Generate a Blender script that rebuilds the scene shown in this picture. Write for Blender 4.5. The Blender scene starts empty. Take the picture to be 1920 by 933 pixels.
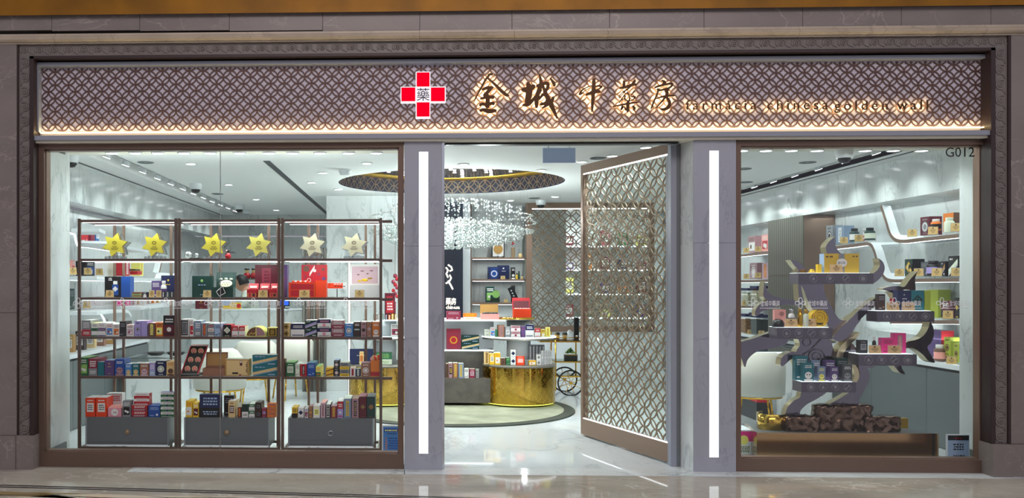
import bpy, math, random
from math import sin, cos, pi, radians, sqrt, atan2
from mathutils import Vector, Matrix
random.seed(7)
SC = bpy.context.scene
COL = SC.collection
# ---------------------------------------------------------------- camera
F, CX, CY, EH, TH = 1700.0, 703.0, 530.0, 1.55, radians(2.0)
cd = bpy.data.cameras.new('camera'); cam = bpy.data.objects.new('camera', cd); COL.objects.link(cam)
cam.location = (0, 0, EH); cam.rotation_euler = (pi/2, 0, TH)
cd.sensor_width = 36; cd.lens = 36*F/1920; cd.shift_x = (960-CX)/1920; cd.shift_y = (CY-466.5)/1920
cd.clip_start = .05; cd.clip_end = 200
SC.camera = cam
SC.view_settings.view_transform = 'Standard'; SC.view_settings.look = 'None'
SC.view_settings.gamma = 1; SC.view_settings.exposure = 0.0; SC.view_settings.use_curve_mapping = False
SC.cycles.use_denoising = True
SC.cycles.max_bounces = 10; SC.cycles.transparent_max_bounces = 16; SC.cycles.diffuse_bounces = 4
SC.cycles.sample_clamp_indirect = 6; SC.cycles.caustics_reflective = False; SC.cycles.caustics_refractive = False
# ---------------------------------------------------------------- world and big lights
W = bpy.data.worlds.new('world'); SC.world = W; W.use_nodes = True
bg = W.node_tree.nodes['Background']; bg.inputs[1].default_value = .78
_tc = W.node_tree.nodes.new('ShaderNodeTexCoord'); _n = W.node_tree.nodes.new('ShaderNodeTexNoise'); _n.inputs['Scale'].default_value = 2.6; _n.inputs['Detail'].default_value = 3
_r = W.node_tree.nodes.new('ShaderNodeValToRGB'); _e = _r.color_ramp.elements; _e[0].position = .36; _e[0].color = (.16, .11, .10, 1); _e[1].position = .62; _e[1].color = (.88, .88, 1.02, 1)
_m = _r.color_ramp.elements.new(.48); _m.color = (.50, .47, .53, 1)
W.node_tree.links.new(_tc.outputs['Generated'], _n.inputs[0]); W.node_tree.links.new(_n.outputs[0], _r.inputs[0]); W.node_tree.links.new(_r.outputs[0], bg.inputs[0])
def lamp(kind, name, loc, energy, col=(1,1,1), rot=(0,0,0), size=.1, size_y=None, spot=150, blend=.6):
    d = bpy.data.lights.new(name, kind); d.energy = energy; d.color = col
    if kind == 'AREA':
        d.size = size
        if size_y: d.shape = 'RECTANGLE'; d.size_y = size_y
    elif kind == 'SPOT': d.spot_size = radians(spot); d.spot_blend = blend; d.shadow_soft_size = size
    else: d.shadow_soft_size = size
    o = bpy.data.objects.new(name, d); COL.objects.link(o); o.location = loc; o.rotation_euler = rot
    return o
COOL = (.90, 1.0, .985)
lamp('AREA', 'mall_ceiling_light', (.9, 1.0, 6.4), 210, (1, .88, .84), (radians(50),0,0), 7, 2.0)
# ---------------------------------------------------------------- projection helpers
cT, sT = cos(TH), sin(TH)
def zc(X, Y): return Y*cT - X*sT
def P(px, py, Y):                                   # point of the plane at depth Y
    u = (px-CX)/F; X = Y*(u*cT-sT)/(cT+u*sT)
    return X, EH+(CY-py)/F*zc(X, Y)
def PXw(px, py, X):                                 # point of a side wall at X
    u = (px-CX)/F; Y = X*(cT+u*sT)/(u*cT-sT)
    return Y, EH+(CY-py)/F*zc(X, Y)
def PZ(px, py, Z):                                  # point of a horizontal plane
    z = F*(Z-EH)/(CY-py); u = (px-CX)/F
    return z*(u*cT-sT), z*(cT+u*sT)
# ---------------------------------------------------------------- materials
MATS = {}
def lin(h):
    h = h.lstrip('#'); r = []
    for i in (0, 2, 4):
        c = int(h[i:i+2], 16)/255; r.append(c/12.92 if c <= .04045 else ((c+.055)/1.055)**2.4)
    return (*r, 1)
def pm(name, col, rough=.5, metal=0, emit=None, es=0, spec=.5, trans=0, alpha=1, ior=1.45, coat=0):
    m = bpy.data.materials.new(name); m.use_nodes = True; b = m.node_tree.nodes['Principled BSDF']
    b.inputs['Base Color'].default_value = lin(col) if isinstance(col, str) else (*col, 1)
    b.inputs['Roughness'].default_value = rough; b.inputs['Metallic'].default_value = metal
    b.inputs['Specular IOR Level'].default_value = spec; b.inputs['IOR'].default_value = ior
    b.inputs['Transmission Weight'].default_value = trans; b.inputs['Alpha'].default_value = alpha
    b.inputs['Coat Weight'].default_value = coat
    if es:
        b.inputs['Emission Color'].default_value = lin(emit or col); b.inputs['Emission Strength'].default_value = es
    MATS[name] = m; return m
def noise_tint(name, amt=.15, scale=8, bump=0):
    """vary the base colour of a material a little with noise"""
    m = MATS[name]; nt = m.node_tree; b = nt.nodes['Principled BSDF']; c = list(b.inputs['Base Color'].default_value)
    tc = nt.nodes.new('ShaderNodeTexCoord'); n = nt.nodes.new('ShaderNodeTexNoise'); n.inputs['Scale'].default_value = scale; n.inputs['Detail'].default_value = 6
    r = nt.nodes.new('ShaderNodeValToRGB'); r.color_ramp.elements[0].position = .3; r.color_ramp.elements[1].position = .7
    r.color_ramp.elements[0].color = [x*(1-amt) for x in c[:3]]+[1]; r.color_ramp.elements[1].color = [min(1, x*(1+amt)) for x in c[:3]]+[1]
    nt.links.new(tc.outputs['Object'], n.inputs[0]); nt.links.new(n.outputs[0], r.inputs[0]); nt.links.new(r.outputs[0], b.inputs['Base Color'])
    if bump:
        bp = nt.nodes.new('ShaderNodeBump'); bp.inputs['Strength'].default_value = bump; nt.links.new(n.outputs[0], bp.inputs['Height']); nt.links.new(bp.outputs[0], b.inputs['Normal'])
def marble(name, base, vein, rough=.15, scale=1.2, stretch=(1,1,1), rot=(0,.6,.4), width=.03, amount=1.0, cloud=.12, fine=None):
    m = pm(name, base, rough); nt = m.node_tree; L = nt.links; b = nt.nodes['Principled BSDF']
    tc = nt.nodes.new('ShaderNodeTexCoord'); mp = nt.nodes.new('ShaderNodeMapping'); mp.inputs['Scale'].default_value = stretch; mp.inputs['Rotation'].default_value = rot
    L.new(tc.outputs['Object'], mp.inputs[0])
    col = None
    def vein_layer(sc, wd, seed, strength):
        n = nt.nodes.new('ShaderNodeTexNoise'); n.noise_dimensions = '4D'; n.inputs['W'].default_value = seed
        n.inputs['Scale'].default_value = sc; n.inputs['Detail'].default_value = 7; n.inputs['Roughness'].default_value = .55; n.inputs['Distortion'].default_value = .6
        L.new(mp.outputs[0], n.inputs[0])
        s = nt.nodes.new('ShaderNodeMath'); s.operation = 'SUBTRACT'; s.inputs[1].default_value = .5; L.new(n.outputs[0], s.inputs[0])
        a = nt.nodes.new('ShaderNodeMath'); a.operation = 'ABSOLUTE'; L.new(s.outputs[0], a.inputs[0])
        r = nt.nodes.new('ShaderNodeMapRange'); r.inputs[1].default_value = 0; r.inputs[2].default_value = wd; r.inputs[3].default_value = strength; r.inputs[4].default_value = 0
        L.new(a.outputs[0], r.inputs[0])
        n2 = nt.nodes.new('ShaderNodeTexNoise'); n2.inputs['Scale'].default_value = sc*.7; n2.noise_dimensions = '4D'; n2.inputs['W'].default_value = seed+9; L.new(mp.outputs[0], n2.inputs[0])
        q = nt.nodes.new('ShaderNodeMapRange'); q.inputs[1].default_value = .42; q.inputs[2].default_value = .62; L.new(n2.outputs[0], q.inputs[0])
        mu = nt.nodes.new('ShaderNodeMath'); mu.operation = 'MULTIPLY'; L.new(r.outputs[0], mu.inputs[0]); L.new(q.outputs[0], mu.inputs[1]); mu.use_clamp = True
        return mu
    cur = lin(base)
    cl = nt.nodes.new('ShaderNodeTexNoise'); cl.inputs['Scale'].default_value = scale*1.3; cl.inputs['Detail'].default_value = 5; L.new(mp.outputs[0], cl.inputs[0])
    rp = nt.nodes.new('ShaderNodeValToRGB'); rp.color_ramp.elements[0].position = .35; rp.color_ramp.elements[1].position = .65
    rp.color_ramp.elements[0].color = [x*(1-cloud) for x in cur[:3]]+[1]; rp.color_ramp.elements[1].color = cur; L.new(cl.outputs[0], rp.inputs[0])
    out = rp.outputs[0]
    for sc_, wd, sd, st in ((scale, width, 1.3, .75*amount), (scale*2.6, width*.8, 4.1, .5*amount)):
        v = vein_layer(sc_, wd, sd, st); mx = nt.nodes.new('ShaderNodeMix'); mx.data_type = 'RGBA'
        L.new(v.outputs[0], mx.inputs[0]); L.new(out, mx.inputs[6]); mx.inputs[7].default_value = lin(vein); out = mx.outputs[2]
    L.new(out, b.inputs['Base Color']); return m
marble('white_marble', '#d9dedd', '#858d8f', .12, 1.0, (1.5,1.5,.6), (.2,.75,.3), .020, .9, .12)
marble('pillar_marble', '#a2a6b1', '#6f7480', .25, 1.3, (1.6,1.6,.7), (.2,.75,.3), .020, .7, .10)
marble('floor_white_marble', '#d5dadb', '#8d9496', .04, .8, (1.5,.7,1), (0,0,.5), .022, .6, .07)
marble('brown_stone', '#837a76', '#aca29a', .30, 1.6, (1,1,1.4), (.3,.5,.2), .010, .8, .16)
marble('frame_stone', '#77706c', '#938a84', .40, 3, (1,1,1), (.3,.5,.2), .012, .4, .15)
marble('tan_floor_stone', '#b3aa9d', '#dcd4c8', .05, 1.8, (.8,1.6,1), (0,0,.35), .014, .9, .22)
marble('cream_moulding', '#b5a896', '#8c8072', .35, 2.2, (1,1,1), (0,.3,0), .03, .7, .15)
pm('ceiling_paint', '#eceeec', .8); pm('soffit_paint', '#e6e2d2', .8)
pm('white_paint', '#dfe3e4', .6); pm('cool_white', '#e6ebee', .35)
pm('bronze_frame', '#6f5b50', .38, .35); pm('bronze_dark', '#3c3030', .4, .3); pm('bronze_light', '#8d7566', .35, .5)
pm('rack_bronze', '#6c5850', .35, .45); pm('champagne', '#b39a7c', .28, .85); pm('lattice_bronze', '#6b5349', .4, .45)
pm('lattice_brown', '#5a423c', .5, .3); pm('sign_back', '#c6bfca', .55); pm('sign_frame', '#8f94a0', .5)
pm('gold', '#d8a83c', .16, 1); pm('gold_mirror', '#d9b04e', .07, 1); pm('gold_matte', '#c9a24a', .38, 1)
pm('gold_paint', '#8a5c06', .45, .3); noise_tint('gold_paint', .3, 2.5)
pm('steel_mirror', '#77707a', .10, 1); pm('steel_edge', '#cdbd96', .2, .9); pm('hammered', '#6b5548', .16, 1); pm('tray_panel', '#615a66', .32, .5)
pm('tray_icon', '#8d8a92', .4, .3); pm('black', '#0b0b0d', .35); pm('rubber', '#111111', .7); pm('charcoal', '#2a2c2e', .5); pm('chrome', '#c9ccd0', .12, 1)
pm('grey_cabinet', '#5b6263', .4); pm('grey_drawer', '#676c6f', .4); pm('grey_drawer_edge', '#8d9395', .35); pm('taupe_lam', '#77736c', .4)
pm('wood_lam', '#5d5853', .45); noise_tint('wood_lam', .25, 9)
pm('cream_leather', '#d8d5ca', .45); pm('skin', '#b98a70', .55); pm('hair', '#0d0c0e', .5); pm('coat', '#c7cec2', .7); pm('shirt', '#1b1c26', .7)
pm('leaf_dark', '#1d2c1b', .5); pm('acrylic', '#f4f8f8', .05, 0, alpha=.35); pm('trousers', '#22242a', .7)
def sheer(name, tint, fac_min=.03, tfac=1.0, rough=0.0, ior=1.45):
    """thin pane: see-through, with a mirror share that grows at grazing angles"""
    m = bpy.data.materials.new(name); m.use_nodes = True; nt = m.node_tree; nt.nodes.clear()
    o = nt.nodes.new('ShaderNodeOutputMaterial'); t = nt.nodes.new('ShaderNodeBsdfTransparent'); t.inputs[0].default_value = (*tint, 1)
    g = nt.nodes.new('ShaderNodeBsdfGlossy'); g.inputs['Roughness'].default_value = rough; g.inputs[0].default_value = (1,1,1,1)
    fr = nt.nodes.new('ShaderNodeFresnel'); fr.inputs[0].default_value = ior; mx = nt.nodes.new('ShaderNodeMixShader')
    ge = nt.nodes.new('ShaderNodeNewGeometry'); ma = nt.nodes.new('ShaderNodeMath'); ma.operation = 'SUBTRACT'; ma.inputs[0].default_value = 1; ma.use_clamp = True
    mb_ = nt.nodes.new('ShaderNodeMath'); mb_.operation = 'MULTIPLY'; nt.links.new(ge.outputs['Backfacing'], ma.inputs[1]); nt.links.new(ma.outputs[0], mb_.inputs[0]); nt.links.new(fr.outputs[0], mb_.inputs[1])
    nt.links.new(mb_.outputs[0], mx.inputs[0]); nt.links.new(t.outputs[0], mx.inputs[1]); nt.links.new(g.outputs[0], mx.inputs[2]); nt.links.new(mx.outputs[0], o.inputs[0])
    MATS[name] = m; return m
sheer('glass', (.97, .985, .98)); sheer('glass_edge', (.55, .75, .70)); sheer('door_glass', (.93, .96, .95), ior=1.18); sheer('frosted', (.93, .95, .94), rough=.2); sheer('dark_glass', (.45, .5, .48))
def glassy(name):
    m = bpy.data.materials.new(name); m.use_nodes = True; nt = m.node_tree; nt.nodes.clear()
    o = nt.nodes.new('ShaderNodeOutputMaterial'); g = nt.nodes.new('ShaderNodeBsdfGlass'); g.inputs['IOR'].default_value = 1.5; g.inputs[0].default_value = (.97, 1, 1, 1); g.inputs['Roughness'].default_value = .02
    s = nt.nodes.new('ShaderNodeBsdfGlossy'); s.inputs[0].default_value = (.95, 1, 1, 1); s.inputs['Roughness'].default_value = .12; mx = nt.nodes.new('ShaderNodeMixShader'); mx.inputs[0].default_value = .35
    nt.links.new(g.outputs[0], mx.inputs[1]); nt.links.new(s.outputs[0], mx.inputs[2]); nt.links.new(mx.outputs[0], o.inputs[0]); MATS[name] = m
glassy('crystal')
def emis(name, col, s): pm(name, '#000000', .5, emit=col, es=s)
emis('lamp_white', '#f2fbff', 1.35); emis('led_white', '#f4fbff', 3.0); emis('led_warm', '#ffdf9a', 5.0); emis('halo_warm', '#ffe0a0', 24.0); emis('disc_light', '#ffffff', 6.0)
emis('lit_red', '#ff0026', .98); MATS['lit_red'].node_tree.nodes['Principled BSDF'].inputs['Specular IOR Level'].default_value = 0; emis('lit_white', '#fff6fb', 1.0); emis('lit_navy', '#14205c', .35); emis('screen_blue', '#2f6cff', 1.1); emis('neon', '#fff3d8', 4.0); emis('led_yellow', '#e8f060', 2.2)
pm('door_ring', '#8b7864', .38, .6); pm('star_yellow', '#f7ea55', .35, coat=.3); pm('star_pale', '#f6ee7c', .35, coat=.3); pm('star_white', '#fbf6cf', .35, coat=.3)
pm('card_cream', '#efe6c8', .5); pm('card_tan', '#c9a868', .5); pm('card_ink', '#4f3a1c', .6)
pm('rug_edge', '#3c3f38', .95); pm('rug_field', '#8b8c78', .95); noise_tint('rug_field', .35, 2.2)
pm('card_glow', '#dcb681', .5); pm('plinth_metal', '#b48e66', .14, .95); pm('herb_pale', '#b3ad93', .8); noise_tint('herb_pale', .5, 40); pm('herb_brown', '#8a6237', .8); noise_tint('herb_brown', .5, 40); pm('herb_dark', '#2d3a36', .8)  # tray cards use a paler tan than the other cards
pm('sign_letter', '#4a2f16', .3, .6); pm('decal_white', '#f0f2f4', .5)
pm('blue_panel', '#b4cdf2', .5); pm('peg_blue', '#1b2338', .5)
def ribbed(name, c, c2, n):
    m = pm(name, c, .3, .3); nt = m.node_tree; w = nt.nodes.new('ShaderNodeTexWave'); w.bands_direction = 'Y'; w.inputs['Scale'].default_value = n; w.inputs['Distortion'].default_value = 0
    tc = nt.nodes.new('ShaderNodeTexCoord'); r = nt.nodes.new('ShaderNodeValToRGB'); r.color_ramp.elements[0].color = lin(c); r.color_ramp.elements[1].color = lin(c2)
    nt.links.new(tc.outputs['Object'], w.inputs[0]); nt.links.new(w.outputs[1], r.inputs[0]); nt.links.new(r.outputs[0], nt.nodes['Principled BSDF'].inputs['Base Color'])
ribbed('ribbed_bronze', '#4b4a40', '#7a776a', 5)
PAL = dict(w='#e9e7e4', k='#141417', g='#2c6b45', G='#123a33', l='#8fc06a', b='#1f4f9e', B='#16224e', c='#4a86c6', s='#9fb6d6', t='#1f6f7a', r='#b81f2c', R='#5c0f22',
           m='#8c2f45', p='#e59aa8', P='#5a4478', v='#a99bd6', o='#e07a24', O='#e8431c', y='#f0c52c', Y='#f4ee7e', n='#6b4a3a', N='#3b2823', a='#b98d4e', A='#e0c188', e='#8a8d92', E='#4c5056',
           d='#a67f86', f='#e8338a', h='#aab63c', q='#c9a9b5', z='#dfe6d2', x='#f5a9a0', j='#9a6b54', u='#7d8fa8', i='#d8b23c')
def MM(k):
    if k in MATS: return MATS[k]
    return pm(k, PAL[k.split('_')[1]], .42)
def K(c): return 'paper_'+c
# ---------------------------------------------------------------- mesh builder
WL = {}
class MB:
    def __init__(s): s.v=[]; s.f=[]; s.mi=[]; s.mats=[]; s.sm=[]
    def mk(s, m):
        if m not in s.mats: s.mats.append(m)
        return s.mats.index(m)
    def add(s, vs, fs, m, smooth=False):
        b = len(s.v); s.v += [tuple(v) for v in vs]; i = s.mk(m)
        for f in fs: s.f.append([b+k for k in f]); s.mi.append(i); s.sm.append(smooth)
        return b
    def box(s, x0,x1,y0,y1,z0,z1, m, front=None, top=None, right=None, left=None):
        if x0 > x1: x0, x1 = x1, x0
        b = s.add([(x0,y0,z0),(x1,y0,z0),(x1,y1,z0),(x0,y1,z0),(x0,y0,z1),(x1,y0,z1),(x1,y1,z1),(x0,y1,z1)],
              [(0,3,2,1),(4,5,6,7),(0,1,5,4),(1,2,6,5),(2,3,7,6),(3,0,4,7)], m)
        n = len(s.mi)
        if top: s.mi[n-5] = s.mk(top)
        if front: s.mi[n-4] = s.mk(front)
        if right: s.mi[n-3] = s.mk(right)
        if left: s.mi[n-1] = s.mk(left)
        return s
    def quad(s, a,b,c,d, m): s.add([a,b,c,d], [(0,1,2,3)], m); return s
    def cyl(s, c, r, h, m, seg=20, r2=None, axis='z', smooth=True, caps=True):
        r2 = r if r2 is None else r2; vs = []
        for k in range(2):
            rr = (r, r2)[k]
            for i in range(seg):
                a = 2*pi*i/seg; p = (rr*cos(a), rr*sin(a), h*k)
                if axis == 'y': p = (p[0], p[2], -p[1]) if False else (p[0], h*k, rr*sin(a))
                if axis == 'x': p = (h*k, rr*cos(a), rr*sin(a))
                vs.append((c[0]+p[0], c[1]+p[1], c[2]+p[2]))
        fs = [(i, (i+1)%seg, seg+(i+1)%seg, seg+i) for i in range(seg)]
        b = s.add(vs, fs, m, smooth)
        if caps:
            i = s.mk(m)
            s.f.append([b+k for k in range(seg-1,-1,-1)]); s.mi.append(i); s.sm.append(False)
            s.f.append([b+seg+k for k in range(seg)]); s.mi.append(i); s.sm.append(False)
        return s
    def lathe(s, prof, c, m, seg=24, smooth=True):
        vs = []; n = len(prof)
        for r, z in prof:
            for i in range(seg):
                a = 2*pi*i/seg; vs.append((c[0]+r*cos(a), c[1]+r*sin(a), c[2]+z))
        fs = [(j*seg+i, j*seg+(i+1)%seg, (j+1)*seg+(i+1)%seg, (j+1)*seg+i) for j in range(n-1) for i in range(seg)]
        s.add(vs, fs, m, smooth); return s
    def tube(s, pts, r, m, seg=6, closed=False, smooth=True):
        pts = [Vector(p) for p in pts]; n = len(pts); vs = []; rs = r if isinstance(r, (list, tuple)) else [r]*n
        up = None
        for i, p in enumerate(pts):
            if closed: t = pts[(i+1)%n]-pts[i-1]
            else: t = pts[min(i+1,n-1)]-pts[max(i-1,0)]
            t.normalize()
            if up is None: up = Vector((0,0,1)) if abs(t.z) < .9 else Vector((0,1,0))
            a = t.cross(up)
            if a.length < 1e-4: a = t.cross(Vector((1,0,0)))
            a.normalize(); b = a.cross(t).normalized(); up = b
            for k in range(seg):
                q = 2*pi*k/seg; vs.append(p+a*(rs[i]*cos(q))+b*(rs[i]*sin(q)))
        m_ = n if closed else n-1
        fs = [(i*seg+k, i*seg+(k+1)%seg, ((i+1)%n)*seg+(k+1)%seg, ((i+1)%n)*seg+k) for i in range(m_) for k in range(seg)]
        b = s.add(vs, fs, m, smooth)
        if not closed:
            j = s.mk(m); s.f.append([b+k for k in range(seg)][::-1]); s.mi.append(j); s.sm.append(False)
            s.f.append([b+(n-1)*seg+k for k in range(seg)]); s.mi.append(j); s.sm.append(False)
        return s
    def prism(s, out, y0, y1, m, edge=None, back=None):
        """outline in X,Z extruded from y0 (front) to y1"""
        n = len(out)
        ar = sum(out[i][0]*out[(i+1)%n][1]-out[(i+1)%n][0]*out[i][1] for i in range(n))
        if ar < 0: out = out[::-1]
        vs = [(x, y0, z) for x, z in out]+[(x, y1, z) for x, z in out]
        b = s.add(vs, [list(range(n))], m)
        s.add(vs, [list(range(2*n-1, n-1, -1))], back or m)
        s.add(vs, [(i, n+i, n+(i+1)%n, (i+1)%n) for i in range(n)], edge or m)
        return s
    def ball(s, c, r, m, seg=10, rings=6, sc=(1,1,1)):
        vs = [(c[0], c[1], c[2]-r*sc[2])]
        for j in range(1, rings):
            t = pi*j/rings
            for i in range(seg):
                a = 2*pi*i/seg; vs.append((c[0]+r*sc[0]*sin(t)*cos(a), c[1]+r*sc[1]*sin(t)*sin(a), c[2]-r*sc[2]*cos(t)))
        vs.append((c[0], c[1], c[2]+r*sc[2])); fs = [(0, 1+(i+1)%seg, 1+i) for i in range(seg)]
        for j in range(rings-2):
            for i in range(seg): fs.append((1+j*seg+i, 1+j*seg+(i+1)%seg, 1+(j+1)*seg+(i+1)%seg, 1+(j+1)*seg+i))
        l = len(vs)-1; o = 1+(rings-2)*seg
        fs += [(l, o+i, o+(i+1)%seg) for i in range(seg)]
        s.add(vs, fs, m, True); return s
    def rot(s, start, pivot, ax, ang):
        R = Matrix.Rotation(ang, 3, ax); p = Vector(pivot)
        for i in range(start, len(s.v)): s.v[i] = tuple(R @ (Vector(s.v[i])-p)+p)
        return s
    def build(s, name, parent=None, label=None, cat=None, group=None, kind=None, bevel=0, origin=None):
        if parent is not None: o0 = WL[parent.name]
        elif origin: o0 = origin
        else:
            xs = [v[0] for v in s.v]; ys = [v[1] for v in s.v]; zs = [v[2] for v in s.v]; o0 = ((min(xs)+max(xs))/2, (min(ys)+max(ys))/2, min(zs))
        me = bpy.data.meshes.new(name); me.from_pydata([(a-o0[0], b-o0[1], c-o0[2]) for a, b, c in s.v], [], s.f)
        for m in s.mats: me.materials.append(MM(m))
        me.polygons.foreach_set('material_index', s.mi); me.polygons.foreach_set('use_smooth', s.sm); me.update()
        o = bpy.data.objects.new(name, me); COL.objects.link(o)
        if parent is not None: o.parent = parent; WL[o.name] = o0
        else: o.location = o0; WL[o.name] = o0
        if label: o['label'] = label
        if cat: o['category'] = cat
        if group: o['group'] = group
        if kind: o['kind'] = kind
        if bevel:
            b = o.modifiers.new('bevel', 'BEVEL'); b.width = bevel; b.segments = 2; b.limit_method = 'ANGLE'; b.angle_limit = radians(50)
        return o
def E(name, label, cat, loc, group=None):
    o = bpy.data.objects.new(name, None); COL.objects.link(o); o.location = loc; o.empty_display_size = .05
    o['label'] = label; o['category'] = cat
    if group: o['group'] = group
    WL[o.name] = tuple(loc); return o
def dup(o, d=(0,0,0), label=None, parent=None, rotz=None):
    c = o.copy(); COL.objects.link(c)
    if parent is None: c.location = Vector(o.location)+Vector(d)
    else: c.parent = parent
    if rotz is not None and parent is None: c.rotation_euler[2] = rotz
    if label: c['label'] = label
    for ch in list(o.children): dup(ch, parent=c)
    return c
TX = {}
def tgeo(body, ext=0.0, res=3, sp=1.0):
    k = (body, ext, res, sp)
    if k not in TX:
        c = bpy.data.curves.new('t', 'FONT'); c.body = body; c.extrude = ext; c.space_character = sp; c.resolution_u = res
        o = bpy.data.objects.new('t', c); COL.objects.link(o); bpy.context.view_layer.update()
        me = bpy.data.meshes.new_from_object(o.evaluated_get(bpy.context.evaluated_depsgraph_get()))
        TX[k] = ([tuple(v.co) for v in me.vertices], [tuple(p.vertices) for p in me.polygons])
        bpy.data.objects.remove(o); bpy.data.curves.remove(c); bpy.data.meshes.remove(me)
    return TX[k]
def text(mb, body, x0, x1, z0, Y, m, zh=None, ext=0, back=None, res=3, sp=1.0):
    """lettering from x0 to x1, baseline (bottom) z0, in the XZ plane facing -Y"""
    vs, fs = tgeo(body, 1.0 if ext else 0, res, sp)
    a0 = min(v[0] for v in vs); a1 = max(v[0] for v in vs); b0 = min(v[1] for v in vs); b1 = max(v[1] for v in vs)
    sx = (x1-x0)/(a1-a0); sz = sx if zh is None else zh/(b1-b0)
    pts = [(x0+(v[0]-a0)*sx, Y-v[2]*ext, z0+(v[1]-b0)*sz) for v in vs]
    if ext and back:
        fr = [f for f in fs if not all(vs[i][2] < -.9 for i in f)]; bk = [f for f in fs if all(vs[i][2] < -.9 for i in f)]
        mb.add(pts, fr, m); mb.add(pts, bk, back)
    else: mb.add(pts, fs, m)
def brush(mb, st, fx, y0, y1, m, back):
    """brush stroke: st = list of (x,y,halfwidth) in drawing units; fx maps to world X,Z"""
    P2 = []
    for i in range(len(st)-1):
        n = 4
        for k in range(n):
            t = k/n; q = [st[max(i-1,0)], st[i], st[i+1], st[min(i+2,len(st)-1)]]
            P2.append([.5*((2*q[1][c])+(-q[0][c]+q[2][c])*t+(2*q[0][c]-5*q[1][c]+4*q[2][c]-q[3][c])*t*t+(-q[0][c]+3*q[1][c]-3*q[2][c]+q[3][c])*t**3) for c in range(3)])
    P2.append(list(st[-1])); L = []; R = []
    for i, p in enumerate(P2):
        a = P2[max(i-1,0)]; b = P2[min(i+1,len(P2)-1)]; dx, dy = b[0]-a[0], b[1]-a[1]; l = math.hypot(dx, dy) or 1; w = max(p[2], 1.5)
        L.append((p[0]-dy/l*w, p[1]+dx/l*w)); R.append((p[0]+dy/l*w, p[1]-dx/l*w))
    def cap(p, q):
        dx, dy = p[0]-q[0], p[1]-q[1]; l = math.hypot(dx, dy) or 1; w = max(p[2], 1.5)*.6
        return (p[0]+dx/l*w, p[1]+dy/l*w)
    L = [cap(P2[0], P2[1])]+L+[cap(P2[-1], P2[-2])]; R = [L[0]]+R+[L[-1]]
    n = len(L)
    f = [(*fx(*p), ) for p in L]; g = [(*fx(*p), ) for p in R]
    vs = [(x, y0, z) for x, z in f]+[(x, y0, z) for x, z in g]
    vb = [(x, y1, z) for x, z in f]+[(x, y1, z) for x, z in g]
    mb.add(vs, [(i, n+i, n+i+1, i+1) for i in range(n-1)], m)
    mb.add(vb, [(i, i+1, n+i+1, n+i) for i in range(n-1)], back)
    mb.add(vs+vb, [(i, i+1, 2*n+i+1, 2*n+i) for i in range(n-1)]+[(n+i+1, n+i, 3*n+i, 3*n+i+1) for i in range(n-1)], m)
def lattice(mb, u0, u1, v0, v1, s, w, fn, m, dep=0, segs=20, s2=None, off=(0,0), rot=0):
    """overlapping rings; s = distance between ring centres along a row, fn(u,v,d) maps to world"""
    s2 = s2 or s; nr = int((v1-v0)/(s2/2))+3; nc = int((u1-u0)/s)+3; a = s/2/sqrt(2)*sqrt(2)
    for j in range(-1, nr):
        for i in range(-1, nc):
            cu = u0+off[0]+(i+(j%2)*.5)*s; cv = v0+off[1]+j*s2/2; ru, rv = s/2, s2/2
            ok = []
            pt = [(cu+ru*cos(2*pi*k/segs), cv+rv*sin(2*pi*k/segs)) for k in range(segs)]
            ins = [u0 <= p[0] <= u1 and v0 <= p[1] <= v1 for p in pt]
            if not any(ins): continue
            vs = []
            for k in range(segs):
                a_ = 2*pi*k/segs
                for rr in (w/2, -w/2):
                    U = min(max(cu+(ru+rr)*cos(a_), u0), u1); V = min(max(cv+(rv+rr)*sin(a_), v0), v1)
                    vs.append(fn(U, V, (j%2)*.0006+(i%2)*.0003+((j//2)%2)*.00015))
                    if dep: vs.append(fn(U, V, dep))
            fs = []; q = 4 if dep else 2
            for k in range(segs):
                k2 = (k+1)%segs
                if not (ins[k] and ins[k2]): continue
                if dep: # o0,o1,i0,i1
                    o, p = k*4, k2*4; fs += [(o+2, p+2, p, o)[::-1], (o, p, p+1, o+1)[::-1], (o+2, o+3, p+3, p+2)[::-1]]
                else:
                    o, p = k*2, k2*2; fs.append((o+1, o, p, p+1))
            mb.add(vs, fs, m)
# ================================================================ SETTING
FY = 7.65                                            # glass line
def rect(px0, px1, py0, py1, Y): # -> x0,x1,z0,z1
    a = P(px0, py1, Y); b = P(px1, py0, Y); return a[0], b[0], a[1], b[1]
CZ = 2.80
# floors
b = MB(); b.box(-6.5, 8.5, FY-.02, 17.5, -.12, 0, 'floor_white_marble'); b.build('floor_shop', kind='structure')
b = MB(); b.box(-9, 11, -4, 7.36, -.12, -.001, 'tan_floor_stone'); b.build('floor_mall', kind='structure')
b = MB()
b.add([(-2.30,7.36,-.0005),(-.75,7.36,-.0005),(-.75,7.44,-.0005),(-2.30,7.60,-.0005)], [(0,1,2,3)], 'tan_floor_stone'); b.box(-9, -2.30, 7.362, FY-.022, -.12, -.001, 'tan_floor_stone')
for x0, x1 in ((-2.298,-1.6),(-1.595,-.02),(-.015,2.3),(2.305,5.2)): b.box(x0, x1, 7.362, FY-.022, -.12, 0, 'white_marble')
b.build('floor_threshold', kind='structure')
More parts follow.
